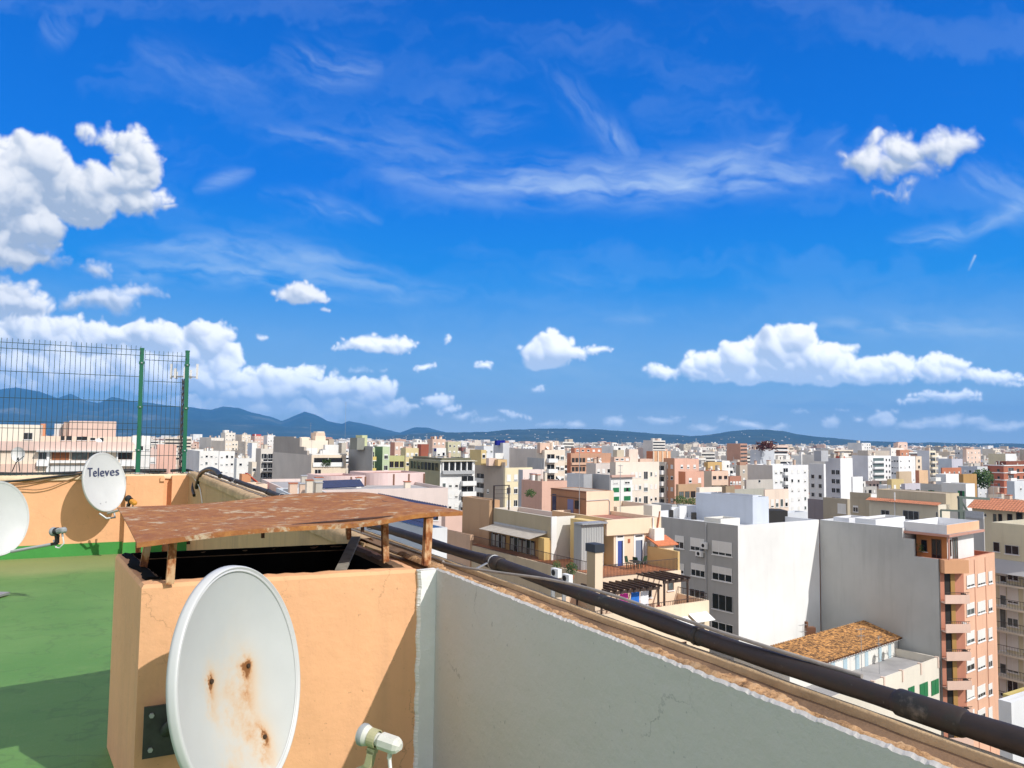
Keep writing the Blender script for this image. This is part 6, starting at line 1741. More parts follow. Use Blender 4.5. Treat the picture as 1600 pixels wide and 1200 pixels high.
# huge blank wall building
b = B(426, 487, 541, 711, 208, 'big apartment block with a huge blank grey brown side wall and planted balconies', (248,226,196), colL=(190,178,166), maxd=60, rim=1.1,
      g=[('R',3,4,dict(x0=503,x1=532,drop=5.8,w_=1.6,h=1.4,style='blind'))], balc=[('R',492,503,4,dict(drop=6.0,mat=citywall((246,214,178)))), ('R',490,536,1,dict(drop=2.9,out_=.3))],
      t=[(478,488,541,709,W,dict(v0=.04)), (470,476,496,700,W,dict(v0=.3)), (489,493,509,681,(250,220,190),dict(v0=.35,wins=2)), (505,508,529,695,W,dict(v0=.25)), (486,494,508,676,(240,206,176),dict(v0=.5)), (490,496,507,674,CR,dict(v0=.6)), (508,514,522,686,TN,dict(v0=.6)),(468,470,484,683,CR,dict(v0=.6))])
f_ = b.left
c = b.P[0]; Vv = (b.P[3]-c).normalized(); wlc = citywall((190,178,166)); Un = (b.P[1]-c).normalized()
# the blank wall steps up to the rear
for xa, xb, yt in ((427, 459, 682), (459, 468, 684.5), (468, 475, 698), (475, 480, 704)):
    t0, t1 = f_.uv(xa, 700)[0], f_.uv(xb, 700)[0]; z_ = f_.uv((xa+xb)/2, yt)[1]
    mb = MB(); mb.box(f_.pt(t0, b.z1-.3, -.003), f_.d*(t1-t0), -f_.n*.6, ZV*(z_-b.z1+.3), wlc); mb.build('stepped_wall', b.root)
mb = MB()
mb.box(f_.pt(f_.uv(427,700)[0], b.z1-.2, -.62), f_.d*(f_.uv(465,700)[0]-f_.uv(427,700)[0]), -f_.n*8, ZV*(f_.uv(440,686)[1]-b.z1), citywall(CR)); mb.build('upper_flat', b.root)
t0, t1 = b.right.uv(503,715)[0], b.right.uv(516,715)[0]
mb = MB(); rr2 = random.Random(4)
for k in range(260):
    q = b.right.pt(rr2.uniform(t0, t1), b.z1-2.0+rr2.uniform(-.8,.7), .2+rr2.random()*.3); e = Vector((rr2.uniform(-1,1), rr2.uniform(-1,1), rr2.uniform(-1,1)))*.5; mb.face([q, q+e, q+e.cross(ZV)*.6], M['plantg'])
mb.build('balcony_plants', label='green plants on the upper balcony of the block with the huge blank wall', cat='balcony plants', kind='thing')
b = B(528, 534, 541, 692, 240, 'narrow tower carrying a tall aerial between the blank walls', (206,196,180), deep=6)
antenna(at_depth(539, 690, 238), 12, 'tall dark aerial lattice rising above the city, left of centre', .2, 9)
antenna(at_depth(485, 683, 250), 4.5, 'small aerial on the cream block left of the tall lattice', .9, 5)
# green and yellow group
b = B(545, 582, 583, 697.5, 205, 'blank grey walled block next to the green block', GY, maxd=50, t=[(547,558,570,684,(150,152,140),dict(v0=.3)), (556,566,574,680,(214,220,160),dict(v0=.4))])
b = B(585, 598, 609, 698, 212, 'pale green block with a dark green shaded side and yellow balconies', (196,216,168), colL=(104,140,96), g=[('R',1,4,dict(w_=1.1,h=1.3,drop=2))])
B(574, 575, 586, 700, 208, 'thin light green stair block with glazed bays', (196,214,160), deep=6, g=[('R',1,4,dict(w_=1.6,h=1.6,style='dark'))], balc=[('R',580,586,3,dict(mat=citywall((236,206,80))))])
B(606, 608, 632, 712, 222, 'olive yellow flats with brown framed balconies', (198,196,120), g=[('R',3,3,dict(w_=1.8,h=1.7,style='brown'))])
B(626, 634, 654, 700, 260, 'yellow flats with a pink roof terrace', YL, g=[('R',3,4,sm)], t=[(630,634,646,698,SA)])
B(610, 617, 630, 691, 300, 'salmon blank sided block behind the yellow flats', SA, colL=(222,150,120), g=[('R',2,3,sm)])
b = B(639, 688, 742, 719.5, 196, 'white apartment block with wrap round balconies and an olive side wall', (248,248,246), colL=(136,132,102), maxd=60, rim=.4,
      g=[('R',3,8,dict(x0=690,x1=719,drop=5.6,storey=2.62,w_=.9,h=1.1))], t=[(645,690,736,715.5,(120,118,92),dict(v0=.06))])
b.balc('R', 721, 741, 7, drop=6.1, storey=2.62, out_=1.3)
f_ = b.right; mb = MB(); f_.box(mb, .6, f_.L-.8, b.z1-2.5, b.z1-.25, .003, .02, M['glass']); 
for k in range(6): t_ = .6+(f_.L-1.4)*k/5; f_.box(mb, t_-.15, t_+.15, b.z1-2.5, b.z1-.25, .021, .5, M['whitep'])
f_.box(mb, -.2, f_.L+.2, b.z1-.25, b.z1-.05, .0, 1.0, citywall((200,190,160))); f_.box(mb, .4, f_.L-.6, b.z1-3.4, b.z1-2.55, .02, .9, M['alu']); mb.build('penthouse_gallery', b.root)
f_ = b.left; t0, t1 = f_.uv(642, 725)[0], f_.uv(686, 725)[0]; mb = MB(); f_.box(mb, t0, t1, b.z1-2.6, b.z1-.7, .003, .02, M['glass'])
for k in range(9): t_ = t0+(t1-t0)*k/8; f_.box(mb, t_-.12, t_+.12, b.z1-2.6, b.z1-.7, .021, .15, citywall((160,156,120)))
mb.build('gallery_windows', b.root)
# pink rounded blocks and the long low roof
def drum(xa, xb, yt, yb, Y, label):
    p0, p1 = at_depth(xa, yt, Y), at_depth(xb, yt, Y+ (xb-xa)/1230*Y*.62); z0 = at_depth(xa, yb, Y).z-3
    u = Vector((p1.x-p0.x, p1.y-p0.y)); L = u.length; u = u/L; v = Vector((-u.y, u.x)); r_ = 4.0; c0 = V2(p0)+u*r_*.0
    P = []
    cc = c0+u*r_+v*r_
    for k in range(9): a_ = math.pi+math.pi/2*k/8; P.append(cc+u*math.cos(a_)*r_+v*math.sin(a_)*r_)
    P += [c0+u*L, c0+u*L+v*9, c0+v*9]
    t = thing('roof_block', (*c0, z0), label, 'roof block'); mb = MB()
    hull(mb, P, z0, p0.z, citywall((238,206,200)), M['roofred'], .3, .25); mb.build('walls', t)
    fr_ = Face(Vector((*(c0+u*r_), 0)), Vector((*(c0+u*L), 0)), p0.z)
    for s in (.02, .48, .95): mb = MB(); fr_.box(mb, fr_.L*s, fr_.L*s+.25, z0, p0.z-.2, .0, .1, M['brownp']); mb.build('expansion_joint', t)
drum(511, 571, 744, 763, 128, 'pink rounded roof block nearer the blank wall')
drum(579, 664, 739.5, 765, 132, 'longer pink rounded roof block with dark joints before the olive wall')
b = B(None, 448, 700, 766, 112, 'long low pink grey hall with a row of pale shutters under the rounded blocks', (236,214,204), th=24, deep=30, maxd=60, rim=.5, g=[('R',9,1,dict(x0=600,x1=688,drop=3.0,w_=2.0,h=1.9,style='blind')), ('R',6,1,dict(x0=600,x1=688,drop=7.5,w_=1.8,h=1.5,style='blind'))])
for i, (x, y, w_) in enumerate(((487, 764, 7), (508, 763.5, 6))):
    p = at_plane(x, y, Vector((0,0,b.z1-.2)), ZV); mb = MB(); mb.box(p, (w_*.9, w_*.45, .2), (-1.2, 2.4, .9), (0, 0, .1), M['navy']); mb.build('solar_panel', label=('dark blue solar panels on the low hall roof nearer the blank wall', 'dark blue solar panels on the low hall roof beside the first pink rounded block')[i], cat='solar panels')
B(None, 452, 516, 772, 98, 'light grey low roof with a white front rail below the solar panels', (206,214,222), th=24, deep=12, roof='roofwhite')
# strip right under the hood: blue tiled roof, white rail, pink walls
b = B(560, 664, 699, 826, 62, 'white walled lean to with a navy ribbed roof just beyond the fat pipe', (236,238,240), th=30, deep=8, maxd=20, rim=.01, colL=(180,188,198), roof='navy', name='lean_to', cat='lean to')
c, r, _, l = b.P
mb = MB(); tiled(mb, (*(l+(c-l)*.02), b.z1+.05), (*c, b.z1+.05), (*r, b.z1+1.6), (*(r+l-c), b.z1+1.6), simple('navy_roof_tile', (.02,.035,.11), .6, 0, .3, 3), .5, .1, 6); mb.build('ribbed_roof', b.root)
b = B(690, 696, 738, 800, 96, 'pink rendered block with a red terrace edge beside the cream terraced building', (240,196,176), th=30, deep=12)
b = B(690, 735, 740, 836, 78, 'peach low wall block under the left wing of the terraced building', (222,178,140), th=34, deep=8)
# 742 .. 880
b = B(741, 789, 790, 722.5, 205, 'tall tan party wall block with few windows next to the white balconies', (204,188,172), maxd=60, g=[('L',3,8,dict(x0=742,x1=768,drop=4.8,storey=2.62,w_=1.0,h=1.1,style='w',skip=.15))], t=[(752,778,792,718,(232,190,120),dict(v0=.1)), (734,752,760,703,(226,196,120),dict(v0=.4,wins=1)), (762,764,776,716,PK,dict(v0=.2))])
b.balc('L', 745, 757, 4, drop=5.6, storey=2.62, out_=.5)
b = B(787, 789.5, 832, 731, 186, 'cream yellow flats behind the drying frame', (246,228,180), th=34, maxd=40, g=[('R',2,4,dict(x0=790,x1=812,w_=1.1,h=1.5))])
b = B(810, 817, 850, 734, 168, 'pale pink house with one blue grey window and a slate side', (246,224,214), colL=(150,154,160), th=34, deep=10, maxd=20)
b.win('R', [(826,742,832,750)], 'w')
b = B(815, 847, 886, 752, 158, 'salmon terrace house with a palm below the pale pink house', (240,186,160), th=34, deep=8, colL=(228,176,150), rim=.5)
bush(at_depth(829, 777, 152), 1.1, 1.5, 'round green shrub on the salmon terrace', 300, 'shrub', 'shrub', False)
b = B(771, 786, 796, 692, 300, 'pale grey tower capped with a royal blue tank', (210,212,216), deep=9, maxd=22)
b.tpx(773, 776, 789, 688, (10,30,150), name='blue_tank', v0=.3)
B(796, 851, 853, 702, 245, 'long blank stone grey party wall in the middle distance', (186,176,168), maxd=70, colL=(180,168,158))
b = B(838, 851, 883, 703, 228, 'cream block with deep white balconies behind the roof room', (244,224,200), g=[('R',2,5,dict(x0=868,x1=882,w_=1.3,h=1.3))], t=[(841,844,862,692,SA), (856,859,864,690,(246,216,190))])
b.balc('R', 854, 867, 5, drop=3.4, out_=1.4); 
B(824, 850, 851, 716, 215, 'light grey blank wall beside the deep white balconies', (196,198,200), maxd=30)
B(771, 774, 787, 708, 262, 'small white block with a red door under the blue tank tower', W, g=[('R',2,2,sm)])
B(676, 682, 697, 700, 290, 'white block with a royal blue awning left of centre', W, g=[('R',2,3,sm)], t=[(679,681,694,701,(20,30,140),dict(v0=.02))])
B(652, 658, 670, 694, 330, 'brick red blank house among pale blocks', (176,90,60), colL=(160,80,54))
B(668, 676, 696, 686, 380, 'orange salmon block with a raised tower', SA, g=[('R',3,4,sm)], t=[(673,676,683,682,OR)])
B(696, 700, 720, 690, 400, 'pale olive block with an awning among the centre roofs', (206,200,160), g=[('R',3,4,sm)])
B(720, 728, 742, 701, 300, 'light terrace block with maroon stair house', (232,220,210), g=[('R',3,3,sm)], t=[(716,722,728,699,(150,90,84))])
B(742, 756, 772, 697, 330, 'pale bluish white block left of the blue tank tower', (226,230,234), g=[('R',2,3,sm)])
# 880 .. 1090
b = B(886, 892, 955, 708, 262, 'wide orange brick apartment block with deep brown loggias', OR, colL=(190,110,70), g=[('R',4,5,dict(x0=893,x1=915,w_=3.0,h=1.7,style='open')), ('R',4,5,dict(x0=917,x1=940,w_=1.2,h=1.2))], t=[(892,898,940,700,(226,140,96),dict(v0=.3,wins=5))])
f_ = b.right
for r_ in range(5): mb = MB(); f_.box(mb, .1, f_.L-.1, b.z1-3.9-3*r_, b.z1-3.1-3*r_, 0, .5, citywall((236,186,150))); mb.build('loggia_band', b.root)
B(916, 931, 955, 724, 225, 'pale stuccoed terrace house before the orange block', (228,214,204), g=[('R',3,3,sm)], t=[(933,936,944,731,W)])
B(886, 912, 925, 741, 190, 'grey blank roofed block directly behind the brown roof room', (178,180,184), colL=(168,172,178), t=[(915,917,925,741,W)])
B(926, 952, 954, 742, 188, 'second grey blank block behind the roof room', (176,178,182), maxd=30)
b = B(952, 954.5, 988, 743, 176, 'white house with bright green shutters under a pink cornice', (248,248,244), deep=10, g=[])
for (x0,y0,x1,y1) in ((958,750,966,756),(976,750,984,756),(958,762,967,769),(975,762,985,768),(958,776,967,783),(975,775,985,782)):
    b.win('R', [(x0,y0,x1,y1)], 'greens' if y0 > 758 else 'w')
f_ = b.right; mb = MB(); f_.box(mb, -.3, f_.L+.3, b.z1-.4, b.z1+.1, 0, .7, citywall((226,180,160))); mb.build('cornice', b.root)
b = B(953, 962, 1030, 722, 196, 'tall cream apartment block with a central column of glazed bays', (250,234,214), colL=(226,206,184), maxd=60, g=[('R',3,6,dict(x0=985,x1=1003,w_=.8,h=1.3,storey=3.1,drop=2.6)), ('R',1,6,dict(x0=1005,x1=1013,w_=2.2,h=2.0,storey=3.1,drop=2.4,style='w')), ('R',2,6,dict(x0=1014,x1=1028,w_=.7,h=1.1,storey=3.1,drop=2.6))], t=[(958,960,984,714,SA,dict(v0=.3,wins=3)), (982,983,997,702,(246,220,200),dict(v0=.3)), (960,964,975,703,BG,dict(v0=.6)), (996,1000,1020,717,SA,dict(v0=.25))])
b = B(1024, 1040, 1044, 722, 214, 'shadowy pale slot block with stacked dark balconies', (214,206,192), colL=(196,186,168), balc=[('L',1026,1038,6,dict(drop=3.2,solid=True))])
b = B(1010, 1020, 1048, 705, 300, 'burnt orange windowless tower with pale pilasters', (240,176,120), colL=(204,112,56)); f_ = b.right
for k in range(4): mb = MB(); f_.box(mb, f_.L*k/4, f_.L*k/4+.5, 8, b.z1, 0, .3, citywall((250,226,196))); mb.build('pilaster', b.root)
b = B(1038, 1054, 1092, 717, 212, 'big salmon pink apartment block right of the cream one', (243,186,158), colL=(214,150,104), maxd=50, g=[('R',3,5,dict(x0=1060,x1=1090,skip=.35,w_=.9,h=1.0)), ('L',2,6,dict(w_=.9,h=1.0))], t=[(1037,1054,1058,716.5,(196,100,50),dict(v0=.02))])
b = B(1060, 1071, 1100, 737, 200, 'salmon lower block with an orange brown shaded flank', (240,176,146), colL=(204,118,66), maxd=30, g=[('R',2,2,sm)])
b = B(1056, 1060, 1096, 757, 180, 'sandy block with glazed brown loggias', (206,164,120), deep=9, g=[('R',4,3,dict(w_=2.0,h=1.5,style='brown'))])
b = B(1088, 1093, 1128, 762, 150, 'cream terrace wall with a row of brown louvres', (250,232,212), deep=8, g=[('R',5,1,dict(w_=1.4,h=.9,drop=.9,style='brown'))])
b = B(1112, 1134, 1148, 760, 165, 'olive brown terrace roof with pergola posts', (176,150,116), deep=8)
b = B(1090, 1112, 1138, 736, 255, 'peach block with a red edged flat roof', (246,206,176), colL=(190,174,150), g=[('R',3,2,dict(w_=1.5,h=1.1,style='brown'))], cap=(206,96,70))
B(1100, 1106, 1128, 722, 300, 'ochre yellow house behind the peach roofs', (222,178,96), g=[('R',2,2,sm)])
b = B(1120, 1128, 1140, 720, 320, 'white house with round headed windows and a blue grey side', W, colL=(150,164,180), g=[('R',2,3,sm)])
B(1138, 1140, 1158, 744, 240, 'small terracotta roofed cottage with a row of white windows', (196,130,100), g=[('R',4,1,dict(w_=.9,h=1.0,style='w'))], roof='roofred')
b = B(1150, 1156, 1168, 727, 290, 'tan house with brown roof terrace beside the stone wall', (204,186,164), g=[('R',1,4,sm)], t=[(1152,1156,1166,722,(190,140,110))])
b = B(1168, 1207, 1263, 727, 262, 'white apartment block with a blank stone coloured gable and stacked balconies', (248,248,250), colL=(180,172,162), maxd=50, g=[('R',2,6,dict(x0=1208,x1=1224,w_=1.2,h=1.3,storey=3.1)), ('R',3,6,dict(x0=1232,x1=1262,w_=1.0,h=1.2,storey=3.1))])
b.balc('R', 1223, 1231, 6, drop=3.2, storey=3.1, out_=1.0)
b = B(1163, 1166, 1208, 750, 215, 'light concrete coloured roof house with a single dark window', (204,196,186), deep=12, maxd=30); b.win('R', [(1185,750,1188,754)], 'dark')
b = B(1140, 1145, 1196, 765, 195, 'grey olive low terrace house behind the bluish roof box', (186,184,170), deep=10, g=[('R',3,1,sm)])
b = B(1193, 1195, 1232, 765, 150, 'cream pilastered house with a red cornice', (248,222,200), deep=8, cap=(190,70,56), g=[('R',5,2,dict(w_=.8,h=1.5,drop=1.9)),])
b = B(1172, 1188, 1210, 703, 400, 'pale blue grey tower carrying a rust brown roof frame', (206,212,220), maxd=40, g=[('L',1,4,dict(w_=.8,h=1))])
p = at_depth(1196, 702, 396); t = thing('roof_frame', p-ZV*.5, 'rust brown jumble of framework on top of the pale tower', 'roof frame')
mb = MB(); rq = random.Random(8)
for k in range(70): q = p+Vector((rq.uniform(-4,4.5), rq.uniform(-2,2), rq.uniform(-.5,4.2))); e = Vector((rq.uniform(-1,1), rq.uniform(-1,1), rq.uniform(-.6,.6)))*2.2; mb.bar(q, q+e, .35, .35, simple('rust_brown', (.09,.025,.02), .9) if k == 0 else mb.mats[0])
for k in range(12): q = p+Vector((rq.uniform(-4,4), rq.uniform(-2,2), rq.uniform(-.3,2.6))); mb.box(q, (1.6,0,0), (0,1.2,0), (0,0,1.1), mb.mats[0])
mb.build('framework', t)
# 1230 .. 1600
b = B(1264, 1287, 1290, 725, 214, 'slender grey white tower with pairs of dark windows, the nearer slab', (250,250,252), colL=(192,192,194), g=[('L',2,8,dict(drop=3.0,storey=2.45,w_=1.0,h=1.1,style='dark'))], maxd=30)
b = B(1290, 1313, 1332, 716, 226, 'grey white tower with brown blinds and a bare bright side, set behind the slender slab', (252,252,252), colL=(190,190,194), maxd=40, g=[('L',2,7,dict(x0=1298,x1=1312,drop=3.4,storey=2.6,w_=1.6,h=1.3,style='dark'))], t=[(1306,1311,1320,713,(206,70,40),dict(v0=.3)), (1272,1283,1294,704,(188,190,196),dict(v0=.5))])
B(1330, 1332, 1348, 745, 210, 'bright white lower wing of the grey white tower', (252,252,252), deep=8)
b = B(1331, 1356, 1392, 712, 400, 'tall white block of eight floors with banded balconies and a blank grey side', (248,248,248), colL=(178,178,182), maxd=70, g=[('R',2,8,dict(x0=1356,x1=1363,w_=1.1,h=1.4)), ('R',2,8,dict(x0=1382,x1=1392,w_=1.2,h=1.3,style='dark'))], t=[(1340,1356,1390,704,(200,186,170),dict(v0=.2))])
f_ = b.right
for r_ in range(8):
    ta, tb = f_.uv(1364,720)[0], f_.uv(1381,720)[0]; mb = MB(); f_.box(mb, ta, tb, b.z1-3.4-3.0*r_, b.z1-1.2-3.0*r_, .003, .02, simple('smoked_glass', (.10,.14,.14), .3) if r_ == 0 else sg); sg = mb.mats[0]
    f_.box(mb, ta-.2, tb+.2, b.z1-3.7-3.0*r_, b.z1-2.7-3.0*r_, .021, 1.2, M['whitep']); mb.build('balcony_band', b.root)
B(1376, 1392, 1412, 700, 470, 'cream tower topped with aerials, highest on the right hand skyline', (244,236,226), maxd=40, g=[('R',4,6,sm),('L',2,6,sm)], t=[(1396,1403,1418,692,(236,200,180),dict(v0=.3,wins=2)), (1400,1404,1417,690.5,(228,190,170),dict(v0=.5))])
B(1400, 1406, 1420, 703, 440, 'orange brown upper block beside the aerial topped tower', (214,140,96), g=[('R',2,2,sm)])
B(1392, 1404, 1430, 713, 380, 'broad white block with small square windows', (248,248,248), colL=(236,236,236), g=[('R',4,6,sm),('L',3,6,sm)])
B(1428, 1431, 1440, 713, 390, 'narrow cream strip of flats with red balconies', (244,220,190), g=[('R',1,6,dict(w_=1.6,h=1.4,style='brown'))])
b = B(1433, 1452, 1462, 704, 400, 'grey sided block with cream balconies down its sunny edge', (246,230,200), colL=(188,190,196), maxd=50); b.balc('R', 1453, 1461, 7, drop=3.2, out_=1.2, mat=citywall((244,226,190)))
B(1492, 1504, 1512, 703, 520, 'pale block at the foot of the flat horizon with a blue grey side', (226,226,226), g=[('L',3,4,sm)])
B(1504, 1510, 1532, 702, 500, 'mixed pink and white stepped flats on the right skyline', (242,208,184), g=[('R',4,7,sm)], t=[(1506,1509,1520,701,OR)])
b = B(1466, 1487, 1504, 717, 380, 'grey shed roofed hall with a lilac end wall', (200,200,214), colL=(150,160,172))
B(1470, 1472, 1502, 731, 320, 'orange brick house row with small gables', (206,120,76), g=[('R',4,1,sm)], roof='roofred')
B(1497, 1527, 1543, 729, 330, 'blue grey apartment block with many small balconies', (214,218,224), colL=(150,160,172), maxd=60, g=[('L',4,7,sm),('R',2,6,sm)])
b = B(1544, 1571, 1588, 709, 430, 'sandy blank block with a white ribbed end below the skyline', (240,240,240), colL=(196,184,148), maxd=50)
b = B(1536, 1568, 1640, 727, 330, 'big red brick apartment block with white floor bands at the right edge', (196,110,74), colL=(150,78,52), maxd=70, t=[(1556,1572,1640,721,(150,84,60),dict(v0=.2))])
for k in ('L', 'R'):
    f_ = b.face(k)
    for r_ in range(7): mb = MB(); f_.box(mb, 0, f_.L, b.z1-.3-3.0*r_, b.z1-.0-3.0*r_ if r_ else b.z1+.1, 0, .25, M['whitep']); mb.build('floor_band', b.root)
b.grid('R', 6, 6, x0=1585, x1=1640, w_=2.0, h=1.7, style='open'); b.balc('R', 1574, 1583, 5, drop=3.3)
b.grid('L', 2, 5, w_=1.0, h=1.2, style='brown')
B(1573, 1585, 1640, 752, 240, 'bluish white low block before the red brick one', (224,228,234), colL=(196,204,214), g=[('R',3,1,sm)])
bush(at_depth(1536, 764, 280), 3.6, 7, 'dark green tree clump beside the red brick block', 700, 'tree', 'tree', False)
B(1498, 1505, 1526, 741, 250, 'ochre brown roof house with a yellow crest', (200,150,70), g=[], deep=8)
b = B(1462, 1478, 1498, 741, 215, 'white stair houses in a row behind the green shuttered house', (250,248,244), colL=(206,208,212), t=[(1455,1462,1470,746,W,dict(v0=.1))])
B(1400, 1405, 1424, 737, 260, 'tan square roof house above the olive row', (214,186,150), colL=(190,160,120), deep=8)
B(1430, 1436, 1450, 735, 280, 'small terracotta and cream house pair', (236,190,140), colL=(196,120,80), deep=8)
b = B(1386, 1393, 1412, 749, 225, 'mustard yellow stair house with square windows', (222,194,120), colL=(206,180,120), g=[('L',1,2,sm),('R',2,2,sm)], deep=8)
b = B(1408, 1414, 1440, 756, 200, 'lilac grey terrace house with two dark windows', (206,200,212), deep=8, g=[('R',2,1,dict(w_=1.6,h=1.2,drop=1.4,style='dark'))])
b = B(1438, 1471, 1472, 757, 150, 'weathered grey house with one dark green shutter', (206,202,194), maxd=30, g=[]); b.win('L', [(1451,766,1460,778)], 'greens')
b = B(1471, 1509, 1523, 756, 142, 'whitewashed house with a green window and a steel bracket', (250,250,248), colL=(214,212,206), maxd=30); b.win('L', [(1497,767,1507,775)], 'greens')
# the long tan row in front
b = B(1358, 1466, 1484, 789, 124, 'long cream row with terracotta eaves and dark square windows behind the white wing', (232,220,196), colL=(206,194,166), maxd=60, deep=8, rim=.1)
b.win('L', [(1377,797,1390,811), (1411,798,1436,812)], 'dark'); b.win('L', [(1463,800,1465.5,815)], 'dark')
f_ = b.left; mb = MB(); tiled(mb, f_.pt(-.3, b.z1-.1, .7), f_.pt(f_.L+.3, b.z1-.1, .7), f_.pt(f_.L+.3, b.z1+.3, -.4), f_.pt(-.3, b.z1+.3, -.4), M['otile'] if 'otile' in M else simple('terracotta_eave_tile', (.5,.2,.11), .85, 0, .25, 3), .4, .07, 3); M['otile'] = mb.mats[0]; mb.build('tiled_eave', b.root)
c, r, q, l = b.P; Vv = (l-c).normalized(); U = (r-c).normalized()
mb = MB(); hull(mb, [c+U*2.2-Vv*.0, c+U*6+Vv*0, c+U*6+Vv*f_.L, c+U*2.2+Vv*f_.L], b.z1-1, b.z1+1.7, citywall((214,194,158)), M['rooftan'], .1, .15); mb.build('set_back_storey', b.root)
t0 = f_.uv(1398, 800)[0]; mb = MB(); f_.box(mb, t0, t0+.15, b.z1-6, b.z1+1.5, 0, .12, M['whitep']); mb.build('downpipe', b.root)
b = B(1328, 1360, 1361, 771, 150, 'tan flat roofed house left of the long cream row', (196,180,150), maxd=30, roof='rooftan'); b.win('L', [(1333,790,1341,800)], 'w')
b = B(1286, 1324, 1328, 780, 155, 'low brown terrace house with a white metal door at the foot of the grey tower', (190,176,150), maxd=30, deep=6); b.win('L', [(1309,787,1322,802)], 'blind')
b = B(1262, 1286, 1288, 781, 165, 'lilac grey roof with a red tiled slope left of the slender slab', (150,140,146), roof='roofred', maxd=20, deep=6)
b = B(1519, 1620, 1640, 800, 128, 'cream villa with a red barrel tiled verandah roof', (238,224,196), colL=(226,212,180), maxd=60, deep=10, rim=.1)
f_ = b.left; mb = MB(); tiled(mb, f_.pt(-.5, b.z1-.2, 1.0), f_.pt(f_.L, b.z1-.2, 1.0), f_.pt(f_.L, b.z1+1.5, -2.4), f_.pt(-.5, b.z1+1.5, -2.4), M['otile'], .5, .1, 6); mb.build('tiled_roof', b.root)
b.win('L', [(1552,803,1557,820), (1560,803,1566,820), (1574,803,1582,820), (1588,801,1598,818)], 'brown'); b.win('L', [(1527,802,1531,806), (1537,803,1541,807)], 'dark')
b = B(1520, 1556, 1600, 783, 160, 'cream stair houses above the villa roof', (244,228,206), maxd=20, deep=6)
b = B(1508, 1537, 1538, 811, 112, 'small grey metal garden shed with a pitched roof', (206,204,200), maxd=10, deep=3, cat='shed', name='shed', rim=.02)
c, r, q, l = b.P; m1, m2 = (c+r)/2, (l+q)/2; mb = MB(); mb.face([(*c, b.z1+.02), (*m1, b.z1+1), (*m2, b.z1+1), (*l, b.z1+.02)][::-1], M['galv']); mb.face([(*r, b.z1+.02), (*q, b.z1+.02), (*m2, b.z1+1), (*m1, b.z1+1)], M['galv']); mb.face([(*c, b.z1), (*r, b.z1), (*m1, b.z1+1)], M['whitep']); mb.build('pitched_roof', b.root)
# steel frame on the roofs
p = at_depth(1501, 812, 118); mb = MB(); zt_ = at_depth(1500, 777, 118).z
mb.bar(p, Vector((p.x, p.y, zt_)), .5, .5, simple('green_grey_steel', (.11,.14,.12), .6)); g2 = mb.mats[0]
mb.bar(Vector((p.x-.3, p.y, zt_)), Vector((p.x+5.2, p.y+1.5, zt_-.3)), .4, .35, g2); mb.bar(Vector((p.x, p.y, zt_-.2)), Vector((p.x+1.8, p.y+.3, zt_-3)), .2, .2, g2)
p2 = at_depth(1470, 797, 116); mb.bar(p2, p2+Vector((3.4, 0, -.1)), .25, .25, g2); mb.bar(p2, p2-ZV*2, .2, .2, g2); mb.bar(p2+Vector((3.4,0,0)), p2+Vector((3.4,0,-2)), .2, .2, g2)
mb.build('steel_gantry', label='grey green steel gantry on the roofs before the whitewashed house', cat='gantry', loc=(p.x, p.y, p.z))
B(1186, 1206, 1262, 803, 110, 'long low white parapet roof behind the blank white gable', (214,220,228), deep=14, maxd=30, roof='roofwhite')
B(1018, 1050, 1062, 789, 132, 'pale grey arched roof hut behind the terraced building', (206,206,204), deep=8, maxd=16)
B(1058, 1082, 1090, 790, 125, 'white roof terrace with planters left of the bluish roof box', (232,234,236), deep=10, maxd=16)
bush(at_depth(1063, 790, 128), 1.1, 1.6, 'dark planter bush on the white roof terrace, nearer the hut', 240, 'shrub', 'shrub', False)
bush(at_depth(1080, 790, 128), 1.0, 1.3, 'smaller planter bush on the white roof terrace, nearer the bluish box', 240, 'shrub', 'shrub', False)

